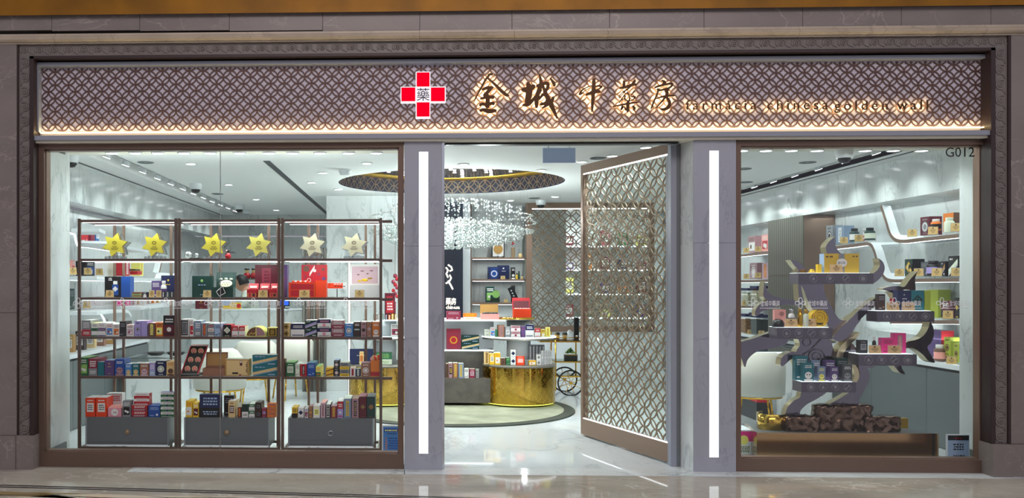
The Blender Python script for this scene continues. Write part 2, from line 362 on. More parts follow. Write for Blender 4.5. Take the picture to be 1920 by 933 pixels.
# floor inlay lines
b = MB()
for d in (0, .055):
    s = len(b.v); b.box(-4.6, 4.0, -.012, .012, -.0005, .0012, 'black'); b.rot(s, (0,0,0), 'Z', radians(-4.6))
    for i in range(s, len(b.v)): x, y, z = b.v[i]; b.v[i] = (x, y+6.60-d, z)
b.build('floor_line_inlay', kind='structure')
b = MB()
def ribbon(pts, w, m, z):
    n = len(pts); vs = []
    for i, (x, y) in enumerate(pts):
        a = pts[max(i-1,0)]; c = pts[min(i+1,n-1)]; dx, dy = c[0]-a[0], c[1]-a[1]; l = math.hypot(dx, dy); ww = w*sin(pi*(i+.5)/n)
        vs += [(x-dy/l*ww, y+dx/l*ww, z), (x+dy/l*ww, y-dx/l*ww, z)]
    b.add(vs, [(2*i, 2*i+1, 2*i+3, 2*i+2) for i in range(n-1)], m)
pm('inlay_cream', '#cfc3ac', .08); pm('inlay_ochre', '#8d7747', .1); pm('inlay_dark', '#3d332b', .1)
for k in range(9):
    x = -4.2+k*.9
    ribbon([(x+t*1.5/14, 6.38-(x+t*1.5/14)*.08+.10*sin(t/14*pi)-.13) for t in range(15)], .06, ['inlay_cream','inlay_ochre'][k%2], .0012)
    ribbon([(x+.5+t*1.3/14, 6.33-(x+.5+t*1.3/14)*.08-.1*sin(t/14*pi)+.06) for t in range(15)], .012, 'inlay_dark', .0018)
    ribbon([(x+.2+t*1.7/14, 6.1-(x+.2)*.08+.16*sin(t/14*pi)) for t in range(15)], .07, ['inlay_ochre','inlay_cream'][k%2], .0015)
b.build('floor_swirl_inlay', kind='structure')

# shop ceiling with a round opening, troughs along the sides
RX, RY, RR = .55, 11.35, 1.40
TL0, TL1, TR0, TR1, YB, YF = -3.13, -2.86, 4.42, 4.70, 16.7, 8.42
b = MB()
angs = sorted([2*pi*i/72 for i in range(72)]+[atan2(y-RY, x-RX) % (2*pi) for x, y in ((TL1,YF),(TR0,YF),(TR0,YB),(TL1,YB))])
def edge(a):
    dx, dy = cos(a), sin(a); t = 1e9
    if dx > 1e-9: t = min(t, (TR0-RX)/dx)
    if dx < -1e-9: t = min(t, (TL1-RX)/dx)
    if dy > 1e-9: t = min(t, (YB-RY)/dy)
    if dy < -1e-9: t = min(t, (YF-RY)/dy)
    return RX+dx*t, RY+dy*t
n = len(angs); vs = [(RX+RR*cos(a), RY+RR*sin(a), CZ) for a in angs]+[(*edge(a), CZ) for a in angs]
b.add(vs, [(i, (i+1)%n, n+(i+1)%n, n+i) for i in range(n)], 'ceiling_paint')
b.box(-6.5, TL0, YF, 17.5, CZ, CZ+.05, 'ceiling_paint'); b.box(TR1, 8.5, YF, 17.5, CZ, CZ+.05, 'ceiling_paint')
for x0, x1 in ((TL0, TL1), (TR0, TR1)):
    b.box(x0, x1, YF, 17.5, CZ+.16, CZ+.2, 'ceiling_paint'); b.box(x0-.01, x0, YF, 17.5, CZ+.05, CZ+.2, 'ceiling_paint'); b.box(x1, x1+.01, YF, 17.5, CZ, CZ+.2, 'ceiling_paint')
    b.box(x0, x1, YF-.01, YF+.3, CZ, CZ+.2, 'ceiling_paint')
b.box(TL1, TR0, YB, 17.5, CZ, CZ+.05, 'ceiling_paint'); b.box(-6.5, 8.5, YF, 17.5, CZ+.62, CZ+.7, 'ceiling_paint')
b.build('ceiling', kind='structure')
b = MB(); b.box(-6.5, -.02, FY+.07, YF-.012, 2.75, 3.5, 'soffit_paint'); b.box(2.55, 8.5, FY+.07, YF-.012, 2.75, 3.5, 'soffit_paint'); b.build('ceiling_window_soffit', kind='structure')
b = MB(); b.box(-.02, 2.55, FY+.07, YF, CZ, CZ+.2, 'ceiling_paint'); b.build('ceiling_door', kind='structure')
b = MB(); x, y = PZ(500,300,CZ); b.box(-1.47, -1.40, 9.25, 16.6, CZ-.004, CZ+.001, 'charcoal'); b.build('trim_1', kind='structure')   # air slots
b = MB(); b.box(-3.42, -3.39, 8.5, 16.6, CZ-.004, CZ, 'charcoal'); b.box(4.80, 4.83, 8.5, 16.6, CZ-.004, CZ, 'charcoal'); b.build('trim_2', kind='structure')
# round recess in the ceiling
b = MB(); sg = 72
b.lathe([(RR, 0), (RR, .18)], (RX, RY, CZ), 'peg_blue', sg); b.lathe([(RR, .18), (RR, .60)], (RX, RY, CZ), 'bronze_dark', sg)
b.lathe([(RR, .60), (0.01, .60)], (RX, RY, CZ), 'bronze_light', sg)
b.lathe([(RR-.001,.185),(RR-.16,.19),(RR-.16,.24),(RR-.001,.24)], (RX, RY, CZ), 'gold_matte', sg)
b.build('ceiling_recess', kind='structure')
b = MB(); lattice(b, 0, 2*pi*(RR-.012), 0, .172, .155, .011, lambda u,v,d: (RX+(RR-.012+d)*cos(u/(RR-.012)), RY+(RR-.012+d)*sin(u/(RR-.012)), CZ+.008+v), 'champagne', 0, 20, s2=.165)
b.build('ceiling_recess_lattice', kind='structure')

# walls of the shop
LX, RXW, NL, NR = -3.5, 5.0, -3.85, 5.35            # wall faces and niche backs
JL0, JL1 = -3.10, 4.87
b = MB()
b.box(LX-.25, LX, 8.30, 16.7, 2.40, CZ+.3, 'white_marble')         # bulkhead
b.box(NL-.1, NL, 8.30, 16.7, 0, 2.40, 'white_marble')
b.box(LX-.35, LX, 8.2, 8.3, 0, 3, 'white_marble')
b.box(-4.2, -3.12, FY+.06, 8.19, 0, 2.72, 'white_marble'); b.box(-6.5, -3.12, 8.19, 8.3, 0, 3.4, 'white_marble')
b.build('wall_left', kind='structure')
b = MB()
b.box(RXW, RXW+.35, 8.36, 16.7, 2.40, CZ+.3, 'white_marble')
b.box(NR, NR+.1, 8.36, 16.7, 0, 2.40, 'white_marble')
b.box(4.92, 6.5, FY+.06, 8.25, 0, 2.72, 'white_marble'); b.box(RXW, 8.5, 8.25, 8.36, 0, 3.4, 'white_marble')
b.build('wall_right', kind='structure')
b = MB()
b.box(-6.5, RX-1.3, 16.7, 16.9, 0, 2.40, 'white_marble'); b.box(-6.5, RX-1.3, 16.6, 16.9, 2.42, CZ+.1, 'white_marble')
b.box(RX-1.3, RX+.35, 15.1, 15.3, 0, CZ, 'white_marble')
b.box(2.4, 8.5, 16.7, 16.9, 0, CZ+.1, 'white_marble')
b.build('wall_back', kind='structure')
b = MB()   # marble slabs and columns inside
x0, x1, z0, z1 = rect(612, 650, 400, 755, 13.0); b.box(x0, x1+.75, 13.0, 13.2, 0, CZ, 'white_marble')
x0, x1, z0, z1 = rect(868, 882, 385, 625, 14.2); b.box(x0, x1, 14.2, 14.5, 0, CZ, 'cool_white')
b.box(x1, 2.62, 15.0, 15.1, 0, CZ, 'white_marble')
b.build('wall_inner', kind='structure')
b = MB(); b.box(-3.119, -3.105, FY+.08, 8.188, 0, .10, 'grey_cabinet'); b.build('baseboard_left', kind='structure')
b = MB(); b.box(4.905, 4.919, FY+.08, 8.248, 0, .10, 'grey_cabinet'); b.build('baseboard_right', kind='structure')
# outer shell behind the facade, above and beside
b = MB(); b.box(-9, -3.12, FY-.1, FY+.05, -.1, 6, 'frame_stone'); b.box(4.93, 11, FY-.1, FY+.05, -.1, 6, 'frame_stone'); b.box(-3.12, 4.93, FY+.03, FY+.06, 2.78, 6, 'frame_stone')
b.build('wall_facade', kind='structure')

# ================================================================ FACADE
# stone frieze above, moulding, columns at the sides
b = MB(); xs = [-60, 97, 262, 430, 605, 787, 960, 1143, 1320, 1505, 1690, 1858, 1990]
for i in range(len(xs)-1):
    x0, x1, z0, z1 = rect(xs[i], xs[i+1], 22, 58, 7.45); b.box(x0+.002, x1-.002, 7.45, 7.6, z0, z1+.05, 'brown_stone')
b.build('wall_frieze', kind='structure')
zt = P(960, 54, 7.40)[1]; zb = P(960, 71.5, 7.40)[1]; h = zt-zb
b = MB(); prof = [(7.52, zb), (7.445, zb), (7.442, zb+h*.12), (7.425, zb+h*.18), (7.410, zb+h*.36), (7.406, zb+h*.5), (7.412, zb+h*.68), (7.428, zb+h*.8), (7.436, zb+h*.84), (7.438, zb+h*1.08)]
for x0, x1 in ((-60,97),(97,787),(787,966),(966,1143),(1143,1505),(1505,1858),(1858,1990)):
    X0 = P(x0, 60, 7.36)[0]+.001; X1 = P(x1, 60, 7.36)[0]-.001
    b.add([(X0, y, z) for y, z in prof]+[(X1, y, z) for y, z in prof], [(i, len(prof)+i, len(prof)+i+1, i+1) for i in range(len(prof)-1)], 'cream_moulding', False)
b.build('trim_3', kind='structure')
# gold vault above
b = MB(); zg = P(960, 24, 7.47)[1]; vs = []; N = 12
for k in range(N+1):
    a = pi/2*k/N; y, z = 7.40-.9*(1-cos(a)), zg+1.2*sin(a)
    vs += [(-9, y, z), (11, y, z)]
b.add(vs, [(2*i, 2*i+1, 2*i+3, 2*i+2) for i in range(N)], 'gold_paint', True)
b.build('ceiling_gold_vault', kind='structure')
b = MB()
for a, c, nm in ((-120, 33, 'l'), (1893, 2040, 'r')):
    z1 = P(960, 73, 7.47)[1]
    x0 = P(a, 500, 7.47)[0]; x1 = P(c, 500, 7.47)[0]
    zs = [0, P(c if nm=='l' else a, 815 if nm=='l' else 831, 7.47)[1]]
    b.box(x0, x1, 7.45, 7.6, zs[1]+.002, 1.3, 'brown_stone'); b.box(x0, x1, 7.45, 7.6, 1.303, z1, 'brown_stone')
    e0, e1 = (x0, P(62, 800, 7.43)[0]) if nm == 'l' else (P(1860, 800, 7.43)[0], x1)
    b.box(e0 if nm=='l' else P(1900,800,7.42)[0]+.002, P(28,800,7.42)[0] if nm=='l' else e1, 7.425, 7.6, -.01, zs[1], 'brown_stone')
    if nm == 'l': b.box(P(28,800,7.42)[0]+.002, e1, 7.435, 7.6, -.01, zs[1], 'brown_stone')
    else: b.box(e0, P(1900,800,7.42)[0], 7.415, 7.6, -.01, zs[1], 'brown_stone')
b.build('wall_side_columns', kind='structure')
# carved border: flat band + dark edge strips + running scroll
YB0 = 7.475
zo = P(960, 74, YB0)[1]; zi = P(960, 98, YB0)[1]; xl0 = P(36, 400, YB0)[0]; xl1 = P(57, 400, YB0)[0]; xr0 = P(1864, 400, YB0)[0]; xr1 = P(1888, 400, YB0)[0]
zbl = P(50, 815, YB0)[1]; zbr = P(1880, 830, YB0)[1]
b = MB()
b.box(xl0, xr1, YB0, 7.6, zi, zo, 'frame_stone'); b.box(xl0, xl1, YB0, 7.6, zbl, zi, 'frame_stone'); b.box(xr0, xr1, YB0, 7.6, zbr, zi, 'frame_stone')
dk = 'bronze_dark'; e = .022
b.box(xl0-e, xr1+e, YB0-.018, 7.6, zo, zo+e, dk); b.box(xl0-e, xl0, YB0-.018, 7.6, zbl, zo, dk); b.box(xr1, xr1+e, YB0-.018, 7.6, zbr, zo, dk)
b.box(xl1, xr0, YB0-.018, 7.6, zi-e, zi, dk); b.box(xl1, xl1+.035, YB0-.018, 7.6, zbl, zi, dk); b.box(xr0-.035, xr0, YB0-.018, 7.6, zbr, zi, dk)
b.build('trim_4', kind='structure')
b = MB()
def motif(cx, cz, ux, uz, r, flip=1):
    """one wave scroll: ring boss and a sweeping crest; (ux,uz) runs along the band"""
    vx, vz = -uz*flip, ux*flip
    def q(a, c, y=.0): return (cx+a*ux+c*vx, YB0-y, cz+a*uz+c*vz)
    b.tube([q(r*.42*cos(t), r*.42*sin(t)) for t in [2*pi*k/12 for k in range(12)]], r*.17, 'frame_stone', 5, True)
    b.ball(q(0, 0), r*.26, 'frame_stone', 8, 4, (1,.6,1))
    pts = [q(r*.92*cos(t), r*.92*sin(t)*.95) for t in [pi*(1.25-1.35*k/9) for k in range(10)]]+[q(r*1.25, -r*.55), q(r*1.9, -r*.85)]
    b.tube(pts, [r*.08]+[r*.20]*(len(pts)-3)+[r*.16, r*.07], 'frame_stone', 5)
r = (zo-zi)*.40; cz0 = (zo+zi)/2; nn = 65; x0 = xl0+r*1.2
for i in range(nn): motif(x0+(xr1-xl0-2.4*r)*i/(nn-1), cz0, 1, 0, r)
b.build('trim_5', kind='structure')
b = MB()
for xc, zb_, f in (((xl0+xl1)/2, zbl, 1), ((xr0+xr1)/2, zbr, -1)):
    k = 26
    for i in range(k): motif(xc, zi-.05-(zi-zb_-.10)*i/(k-1), 0, -1, r*.98, f)
b.build('trim_6', kind='structure')

# sign box
sx0, sx1, sz0, sz1 = rect(66, 1858, 104, 247, 7.53)
X0, X1, Z0, Z1 = rect(77, 1845, 111, 246, 7.57)
b = MB()
b.box(sx0, sx1, 7.592, 7.61, sz0-.05, sz1, 'sign_back'); b.build('wall_sign_backing', kind='structure')
sg_ = E('shop_sign', 'long purple-grey sign box with bronze ring lattice across the top of the shopfront', 'sign', ((sx0+sx1)/2, 7.5, sz0))
b = MB(); t = P(66,200,7.5)[0]-P(77,200,7.5)[0]
b.box(sx0, sx1, 7.53, 7.61, Z1, sz1+.01, 'sign_frame'); b.box(sx0, X0-.004, 7.53, 7.61, sz0, Z1, 'sign_frame'); b.box(X1+.004, sx1, 7.53, 7.61, sz0, Z1, 'sign_frame')
b.build('frame', sg_)
b = MB(); lattice(b, X0, X1, Z0+.002, Z1, (X1-X0)/68.0, .0105, lambda u,v,d: (u, 7.584+d, v), 'lattice_brown', .004, 24, s2=(Z1-Z0)/4.85)
b.build('ring_lattice', sg_)
b = MB(); b.box(X0, X1, 7.545, 7.572, sz0-.008, sz0-.001, 'led_warm'); b.build('light_strip', sg_, label='warm glowing light strip along the bottom of the lattice')
lamp('AREA', 'sign_cove_light', ((X0+X1)/2, 7.565, sz0+.003), 13, (1,.80,.42), (radians(180+16),0,0), X1-X0, .02)
# ledge and lintel under the sign
b = MB(); z1 = P(960, 247.5, 7.48)[1]; z0 = P(960, 258, 7.48)[1]
b.box(P(60,0,7.48)[0], P(1861,0,7.48)[0], 7.47, 7.62, z0, z1-.008, 'sign_frame'); 
b.box(P(60,0,7.48)[0], P(1861,0,7.48)[0], 7.50, 7.72, P(960,263,7.5)[1], z0, 'soffit_paint'); b.build('trim_7', kind='structure')
b = MB(); 
b.box(P(834,0,7.6)[0], P(1276,0,7.6)[0], 7.64, 7.72, P(960,271,7.64)[1], z0, 'sign_frame'); b.box(P(836,0,7.6)[0], P(1272,0,7.6)[0], 7.6, 7.66, P(960,271,7.62)[1], P(960,268,7.62)[1], 'black')
b.box(-3.1, 4.9, 7.66, 7.72, P(960,266,7.66)[1], 3.0, 'soffit_paint')
b.build('wall_lintel', kind='structure')

# cross sign
cr = E('cross_sign', 'lit red cross sign with white outline and a blue character in its middle', 'sign', (P(793,219,7.54)[0], 7.54, P(793,219,7.54)[1]))
def R4(px0, px1, py0, py1, Y): return rect(px0, px1, py0, py1, Y)
b = MB()
for q in ((779.5,807,134,220),(751,836,162,191)):
    x0, x1, z0, z1 = R4(*q, 7.51); b.box(x0, x1, 7.51 if q[0]<760 else 7.512, 7.585, z0, z1, 'lit_white')
b.build('white_outline', cr)
b = MB()
for q in ((781.3,805.4,135.6,162),(752.6,778.6,163.8,189.5),(808,834,163.8,189.5),(781.3,805.4,191.6,218.2)):
    x0, x1, z0, z1 = R4(*q, 7.505); b.box(x0, x1, 7.505, 7.515, z0, z1, 'lit_red')
b.build('red_panel', cr)
b = MB(); x0, x1, z0, z1 = R4(781.5, 805.3, 165, 188.8, 7.506); text(b, '藥', x0, x1, z0, 7.506, 'lit_navy', z1-z0); b.build('character', cr, label='dark blue character on the white centre')

# calligraphy letters
def c5(k=.8):
    return lambda x, y: P(740+x/6, 130+y/6, 7.54)
def c6(): return lambda x, y: P(1060+x/8, 130+y/8, 7.54)
CH = {
'gold': (c5(), .72, [[(1075,60,10),(1030,105,18),(985,185,16),(930,285,12),(890,372,5)],[(1050,62,12),(1085,52,16),(1100,62,12)],[(1050,100,12),(1130,170,18),(1200,240,24),(1265,290,20),(1290,292,6)],
   [(985,228,16),(1040,208,26),(1105,205,22)],[(1085,215,22),(1045,255,28),(1005,295,24)],[(965,328,14),(1040,312,24),(1115,312,28)],[(1030,260,26),(1048,330,34),(1042,425,34)],
   [(958,402,22),(990,388,24),(1035,400,26)],[(1050,395,22),(1100,378,26),(1118,392,20)],[(962,462,24),(1000,452,26),(1060,468,36),(1140,462,22)]]),
'city': (c5(), .72, [[(1500,150,26),(1512,240,50),(1503,320,48),(1488,375,40)],[(1432,225,22),(1500,228,52),(1572,185,32)],[(1440,402,12),(1495,392,34),(1550,350,26),(1580,300,14)],
   [(1628,50,12),(1640,110,22),(1645,165,30),(1612,270,36),(1595,350,34),(1598,428,20)],[(1600,190,24),(1660,162,26),(1722,160,26),(1718,212,26),(1680,262,22)],
   [(1625,335,18),(1675,280,26),(1722,318,30),(1700,375,26),(1640,392,20)],[(1660,160,18),(1700,270,30),(1755,385,38),(1795,470,26),(1830,548,10)],
   [(1785,310,20),(1758,370,28),(1662,432,12)],[(1750,95,7),(1785,145,24),(1800,182,22)],[(1530,350,14),(1600,300,20),(1650,230,18)]]),
'middle': (c6(), .85, [[(430,140,24),(426,250,34),(418,380,32),(408,520,24),(402,628,12)],[(218,372,18),(240,325,16),(305,278,9),(395,242,8)],[(222,375,14),(262,350,12),(300,315,7),(385,268,6)],
   [(308,380,16),(400,348,34),(470,325,36),(525,342,12)],[(440,262,14),(495,245,14),(545,258,16),(515,285,14),(455,325,16)]]),
'herb': (c6(), .85, [[(880,172,14),(882,230,22),(868,285,20)],[(820,278,16),(900,268,20),(985,235,22),(1065,225,16)],[(1038,155,14),(1035,185,24),(990,235,20),(940,290,16),(870,335,9),(818,390,8),(805,410,6)],
   [(805,400,8),(850,355,6),(900,325,8),(850,385,7),(810,425,9)],[(812,495,9),(850,440,9),(890,375,7),(935,345,10)],[(895,385,8),(900,455,10),(960,470,8)],[(930,340,10),(960,400,9),(965,460,11)],
   [(850,460,10),(880,440,8),(905,400,7)],[(1038,318,12),(1010,360,9),(985,400,8),(1048,415,14),(1010,455,10),(960,475,8)],[(718,552,10),(850,530,14),(950,508,18),(1105,492,8)],
   [(945,470,20),(938,555,28),(940,632,20)],[(860,548,16),(842,602,14),(880,560,9),(915,605,18)],[(1010,545,10),(1040,580,22),(1028,612,10)]]),
'house': (c6(), .85, [[(1448,165,14),(1490,195,26),(1455,235,16)],[(1345,270,16),(1400,250,18),(1500,225,18),(1600,212,18),(1592,250,18),(1540,285,18),(1420,312,16),(1380,290,14)],
   [(1405,295,16),(1365,400,14),(1330,480,13),(1292,580,12)],[(1365,438,8),(1480,402,16),(1635,390,14)],[(1500,285,22),(1525,345,28),(1510,400,22),(1450,480,14),(1365,572,10)],
   [(1515,405,16),(1565,490,26),(1545,565,30),(1480,598,24),(1435,588,12)],[(1500,300,16),(1560,310,10)]]),
}
lab = {'gold': 'first and tallest-roofed dark metal brush character right of the red cross, glowing behind', 'city': 'second dark metal brush character on the sign, heavy with a long tail',
       'middle': 'third dark metal brush character with one long vertical stroke', 'herb': 'fourth dark metal brush character, dense with many thin strokes', 'house': 'fifth dark metal brush character, just before the small latin lettering'}
for k, (fx, ws, sts) in CH.items():
    b = MB()
    for i, st in enumerate(sts): brush(b, [(x, y, w*ws) for x, y, w in st], fx, 7.535+i*.0006, 7.556, 'sign_letter', 'halo_warm')
    b.build('sign_character', label=lab[k], cat='sign lettering', group='brush characters on the sign')
b = MB(); 
for body, p0, p1 in (('farmácia', 1287, 1419), ('chinesa', 1440, 1554), ('golden', 1566, 1666), ('wall', 1684, 1742)):
    x0 = P(p0, 205, 7.535)[0]; x1 = P(p1, 205, 7.535)[0]; zb_ = P(p0, 205 if body != 'golden' else 211, 7.535)[1]; hh = {'farmácia': 17.5, 'chinesa': 17.5, 'golden': 22, 'wall': 17.5}[body]*7.6/1700
    text(b, ' '.join(body) if False else body, x0, x1, zb_, 7.55, 'sign_letter', hh, ext=.005, back='halo_warm', sp=1.45)
b.build('sign_lettering', label='row of small dark latin letters with warm glow at the right of the sign', cat='sign lettering')

# windows: frames and glass
def window(n, px0, px1, pyt, pyb, ox0, ox1, oyt, oyb, joints=()):
    b = MB(); Yf = 7.56
    X0, X1, Z0, Z1 = rect(px0, px1, pyt, pyb, Yf+.03); A0, A1, B0, B1 = rect(ox0, ox1, oyt, oyb, Yf)
    B0 = 0.0
    for (a, c, d, e_) in ((A0, A1, B0, Z0), (A0, A1, Z1, B1), (A0, X0, Z0, Z1), (X1, A1, Z0, Z1)): b.box(a, c, Yf, 7.685, d, e_, 'bronze_frame')
    w = .009
    for (a, c, d, e_) in ((X0, X1, Z0, Z0+w), (X0, X1, Z1-w, Z1), (X0, X0+w, Z0, Z1), (X1-w, X1, Z0, Z1)): b.box(a, c, Yf+.035, 7.68, d, e_, 'bronze_light')
    o = b.build('window_%d' % n, kind='structure')
    xs_ = [X0]+[P(j, 500, FY)[0] for j in joints]+[X1]
    for i in range(len(xs_)-1):
        g = MB(); g.box(xs_[i]+.002, xs_[i+1]-.002, FY, FY+.010, Z0+.005, Z1-.005, 'glass'); g.build('window_%d_pane' % n, kind='structure')
    if joints:
        g = MB()
        for j in joints: x = P(j, 500, FY)[0]; g.box(x-.0025, x+.0025, FY-.001, FY+.011, Z0, Z1, 'chrome')
        g.build('window_%d_joint' % n, kind='structure')
    return X0, X1, Z0, Z1
window(1, 85, 748, 277, 845, 63, 757, 266, 868, (413,))
window(2, 1387, 1839, 272, 858, 1379, 1862, 262, 884)
# pillars with light strips
def pillar(n, px0, px1, lx0, lx1, ly0, ly1, seams):
    b = MB(); X0 = P(px0, 500, 7.54)[0]; X1 = P(px1, 500, 7.54)[0]; zt = P(px0, 262, 7.54)[1]
    L0, L1, LZ0, LZ1 = rect(lx0, lx1, ly0, ly1, 7.54); zz = [0]+[P(px0, s_, 7.54)[1] for s_ in seams]+[zt]
    for a, c, bz, tz in ((X0, L0, 0, zt), (L1, X1, 0, zt), (L0, L1, 0, LZ0), (L0, L1, LZ1, zt)):
        if bz == 0 and tz == zt:
            for i in range(len(zz)-1): b.box(a, c, 7.54, 7.74, zz[i]+(.001 if i else 0), zz[i+1]-.001, 'pillar_marble')
        else: b.box(a, c, 7.54, 7.74, bz, tz, 'pillar_marble')
    b.box(L0, L1, 7.61, 7.74, LZ0, LZ1, 'pillar_marble')
    b.build('wall_pillar', kind='structure')
    g = MB(); g.box(L0, L1, 7.546, 7.60, LZ0, LZ1, 'lamp_white')
    return X0, X1, g
X0, X1, g = pillar(1, 758, 829, 785.5, 803, 284, 850, (461,)); g.build('light_strip', label='tall vertical white light strip set into the pillar left of the doorway', cat='light', group='tall light strips in the pillars')
X2, X3, g = pillar(2, 1300, 1380, 1330, 1348, 282, 857, (455,)); g.build('light_strip', label='tall vertical white light strip set into the pillar right of the doorway', cat='light', group='tall light strips in the pillars')
b = MB(); z1 = P(834, 266, 7.6)[1]
b.box(X1, X1+.02, 7.56, 7.80, 0, z1, 'chrome'); b.build('door_1_jamb', kind='structure')
b = MB(); xa = P(1276, 500, 7.72)[0]; b.prism([(xa, 7.78), (X2, 7.545), (X2, 7.9), (xa+.0, 7.9)], 0, z1, 'white_marble')
for i in range(len(b.v)): x, y, z = b.v[i]; b.v[i] = (x, z, y)
b.build('wall_door_return', kind='structure')
b = MB(); b.box(xa-.075, xa-.028, 7.74, 7.9, 0, z1, 'sign_frame'); b.box(xa-.028, xa, 7.74, 7.9, 0, z1, 'grey_drawer'); b.build('door_1_frame', kind='structure')
# pivoting lattice door
HX, HY = P(1263, 500, 7.80)[0], 7.80
FX_, FY_ = P(1094, 500, 9.28)[0], 9.28
dl = math.hypot(FX_-HX, FY_-HY); ang = atan2(FY_-HY, FX_-HX)
door = E('lattice_door', 'open bronze-framed glass door filled with a ring lattice, right of the doorway', 'door', (HX, HY, 0))
def dmap(u, v, d):   # u along the leaf, v up, d through thickness (away from the viewer)
    nx, ny = sin(ang), -cos(ang)   # normal
    s_ = 1
    return (HX+u*cos(ang)+d*nx, HY+u*sin(ang)-d*cos(ang), v)
def dbox(b, u0, u1, v0, v1, d0, d1, m):
    vs = [dmap(u, v, d) for v in (v0, v1) for u, d in ((u0,d0),(u1,d0),(u1,d1),(u0,d1))]
    b.add(vs, [(0,1,2,3),(4,7,6,5),(0,4,5,1),(1,5,6,2),(2,6,7,3),(3,7,4,0)], m)
DZ0, DZ1 = .02, P(1263, 268, 7.8)[1]
fb, ft, fs_ = .16, .085, .045
b = MB()
dbox(b, 0, dl, DZ0, DZ0+fb, -.03, .03, 'bronze_light'); dbox(b, 0, dl, DZ1-ft, DZ1, -.03, .03, 'bronze_light'); dbox(b, 0, fs_, DZ0+fb, DZ1-ft, -.03, .03, 'bronze_light'); dbox(b, dl-fs_, dl, DZ0+fb, DZ1-ft, -.03, .03, 'bronze_light')
b.build('frame', door)
b = MB(); lattice(b, fs_, dl-fs_, DZ0+fb, DZ1-ft, .190, .013, lambda u,v,d: dmap(u, v, -.016+d), 'door_ring', .008, 24, s2=.170); b.build('ring_lattice', door)
b = MB(); dbox(b, fs_, dl-fs_, DZ0+fb, DZ1-ft, .012, .020, 'door_glass'); b.build('glass_pane', door)
b = MB(); dbox(b, fs_, dl-fs_, DZ1-ft-.012, DZ1-ft-.001, -.028, -.018, 'led_white'); dbox(b, fs_, dl-fs_, DZ0+fb+.001, DZ0+fb+.010, -.028, -.018, 'led_white'); b.build('light_strip', door, label='white light strips inside the top and bottom rails')
b = MB(); 
x0, x1, z0, z1 = rect(1773, 1827, 276, 294, FY-.004); text(b, 'G012', x0, x1, z0, FY-.004, 'black', z1-z0); b.build('unit_number', label='black unit number lettering in the top corner of the right window', cat='lettering')
# small logo decals along both windows
def decal(px, Y=FY-.003):
    b = MB(); x, z = P(px, 568, Y); s = 10*Y/1700
    def loop(cx, cz, rx, rz):
        pts = []
        for k in range(16):
            a = 2*pi*k/16; ex = 4 if True else 2
            pts.append((cx+rx*(abs(cos(a))**.6)*(1 if cos(a) > 0 else -1), Y, cz+rz*(abs(sin(a))**.8)*(1 if sin(a) > 0 else -1)))
        b.tube(pts, .0022, 'decal_white', 4, True)
    loop(x-s*.55, z, s*.42, s*.33); loop(x+s*.55, z, s*.42, s*.33); loop(x, z, s*.34, s)
    b.tube([(x+s*.25, Y, z), (x-s*.02, Y, z), (x-s*.02, Y, z-s*.25)], .0022, 'decal_white', 4)
    x0, x1, z0, z1 = rect(px+14, px+50, 563, 574, Y)
    text(b, '金城中藥房', x0, x1, z0, Y, 'decal_white', z1-z0, res=1)
    x0, x1, z0, z1 = rect(px+13, px+52, 576, 578, Y)
    for k in range(12): b.box(x0+(x1-x0)*k/12, x0+(x1-x0)*(k+.7)/12, Y-.0005, Y, z0, z0+.006, 'decal_white')
    return b
for px in (147, 229, 311, 393, 475, 560, 648):
    decal(px).build('window_decal', label='small white cross emblem with characters stuck on the left shop window', cat='decal', group='white emblems on the left window')
for px in (1412, 1501, 1590, 1677, 1766):
    decal(px).build('window_decal', label='small white cross emblem with characters stuck on the right shop window', cat='decal', group='white emblems on the right window')

# ================================================================ CEILING FITTINGS
def downlight(x, y, z, r, e, spot=True):
    t = E('downlight', '', 'ceiling light', (x, y, z-.012))
    b = MB(); b.lathe([(r*1.18, .012), (r*1.18, .002), (r*1.0, 0), (r*.98, .006)], (x, y, z-.012), 'cool_white', 20); b.build('trim_ring', t)
    b = MB(); b.cyl((x, y, z-.010), r, .004, 'disc_light', 20); b.build('diffuser', t)
    if spot: lamp('SPOT', 'downlight_beam', (x, y, z-.03), e*1.3, COOL, (0,0,0), .05, spot=140, blend=.7)
    return t
for i, px in enumerate((210, 254, 296, 345, 394, 449, 505, 549, 600, 654, 706)):
    x, y = PZ(px, 285.5, 2.75); t = downlight(x, y, 2.75, .052, 9, True); t['label'] = 'round white spotlight in the row above the left window rack'; t['group'] = 'spotlights above the left window'
for i, px in enumerate((1391, 1436, 1484, 1532, 1580, 1622, 1675, 1728)):
    x, y = PZ(px, 281, 2.75); t = downlight(x, y, 2.75, .052, 9, True); t['label'] = 'round white spotlight in the row above the right window display'; t['group'] = 'spotlights above the right window'
for px, py in ((688,305),(605,323),(584,341),(634,354),(429,345),(480,373),(518,393),(673,381),(726,371),(869,307),(1014,318),(1091,302),(1148,291),(1211,275),(957,375),(1041,368),(358,306)):
    x, y = PZ(px, py, CZ); t = downlight(x, y, CZ, .05, 44, True); t['label'] = 'round white downlight set in the pale shop ceiling'; t['group'] = 'downlights in the ceiling'
for px, py in ((273,304),(408,363),(1121,296),(1514,304),(1394,316),(1398,341),(1002,371)):
    x, y = PZ(px, py, CZ); b = MB(); b.lathe([(.085, 0), (.085, -.006), (.07, -.008), (.068, -.002), (.01, -.002)], (x, y, CZ), 'grey_cabinet', 20); b.build('ceiling_speaker', label='flat round grey speaker grille in the shop ceiling', cat='speaker', group='round grilles in the ceiling')
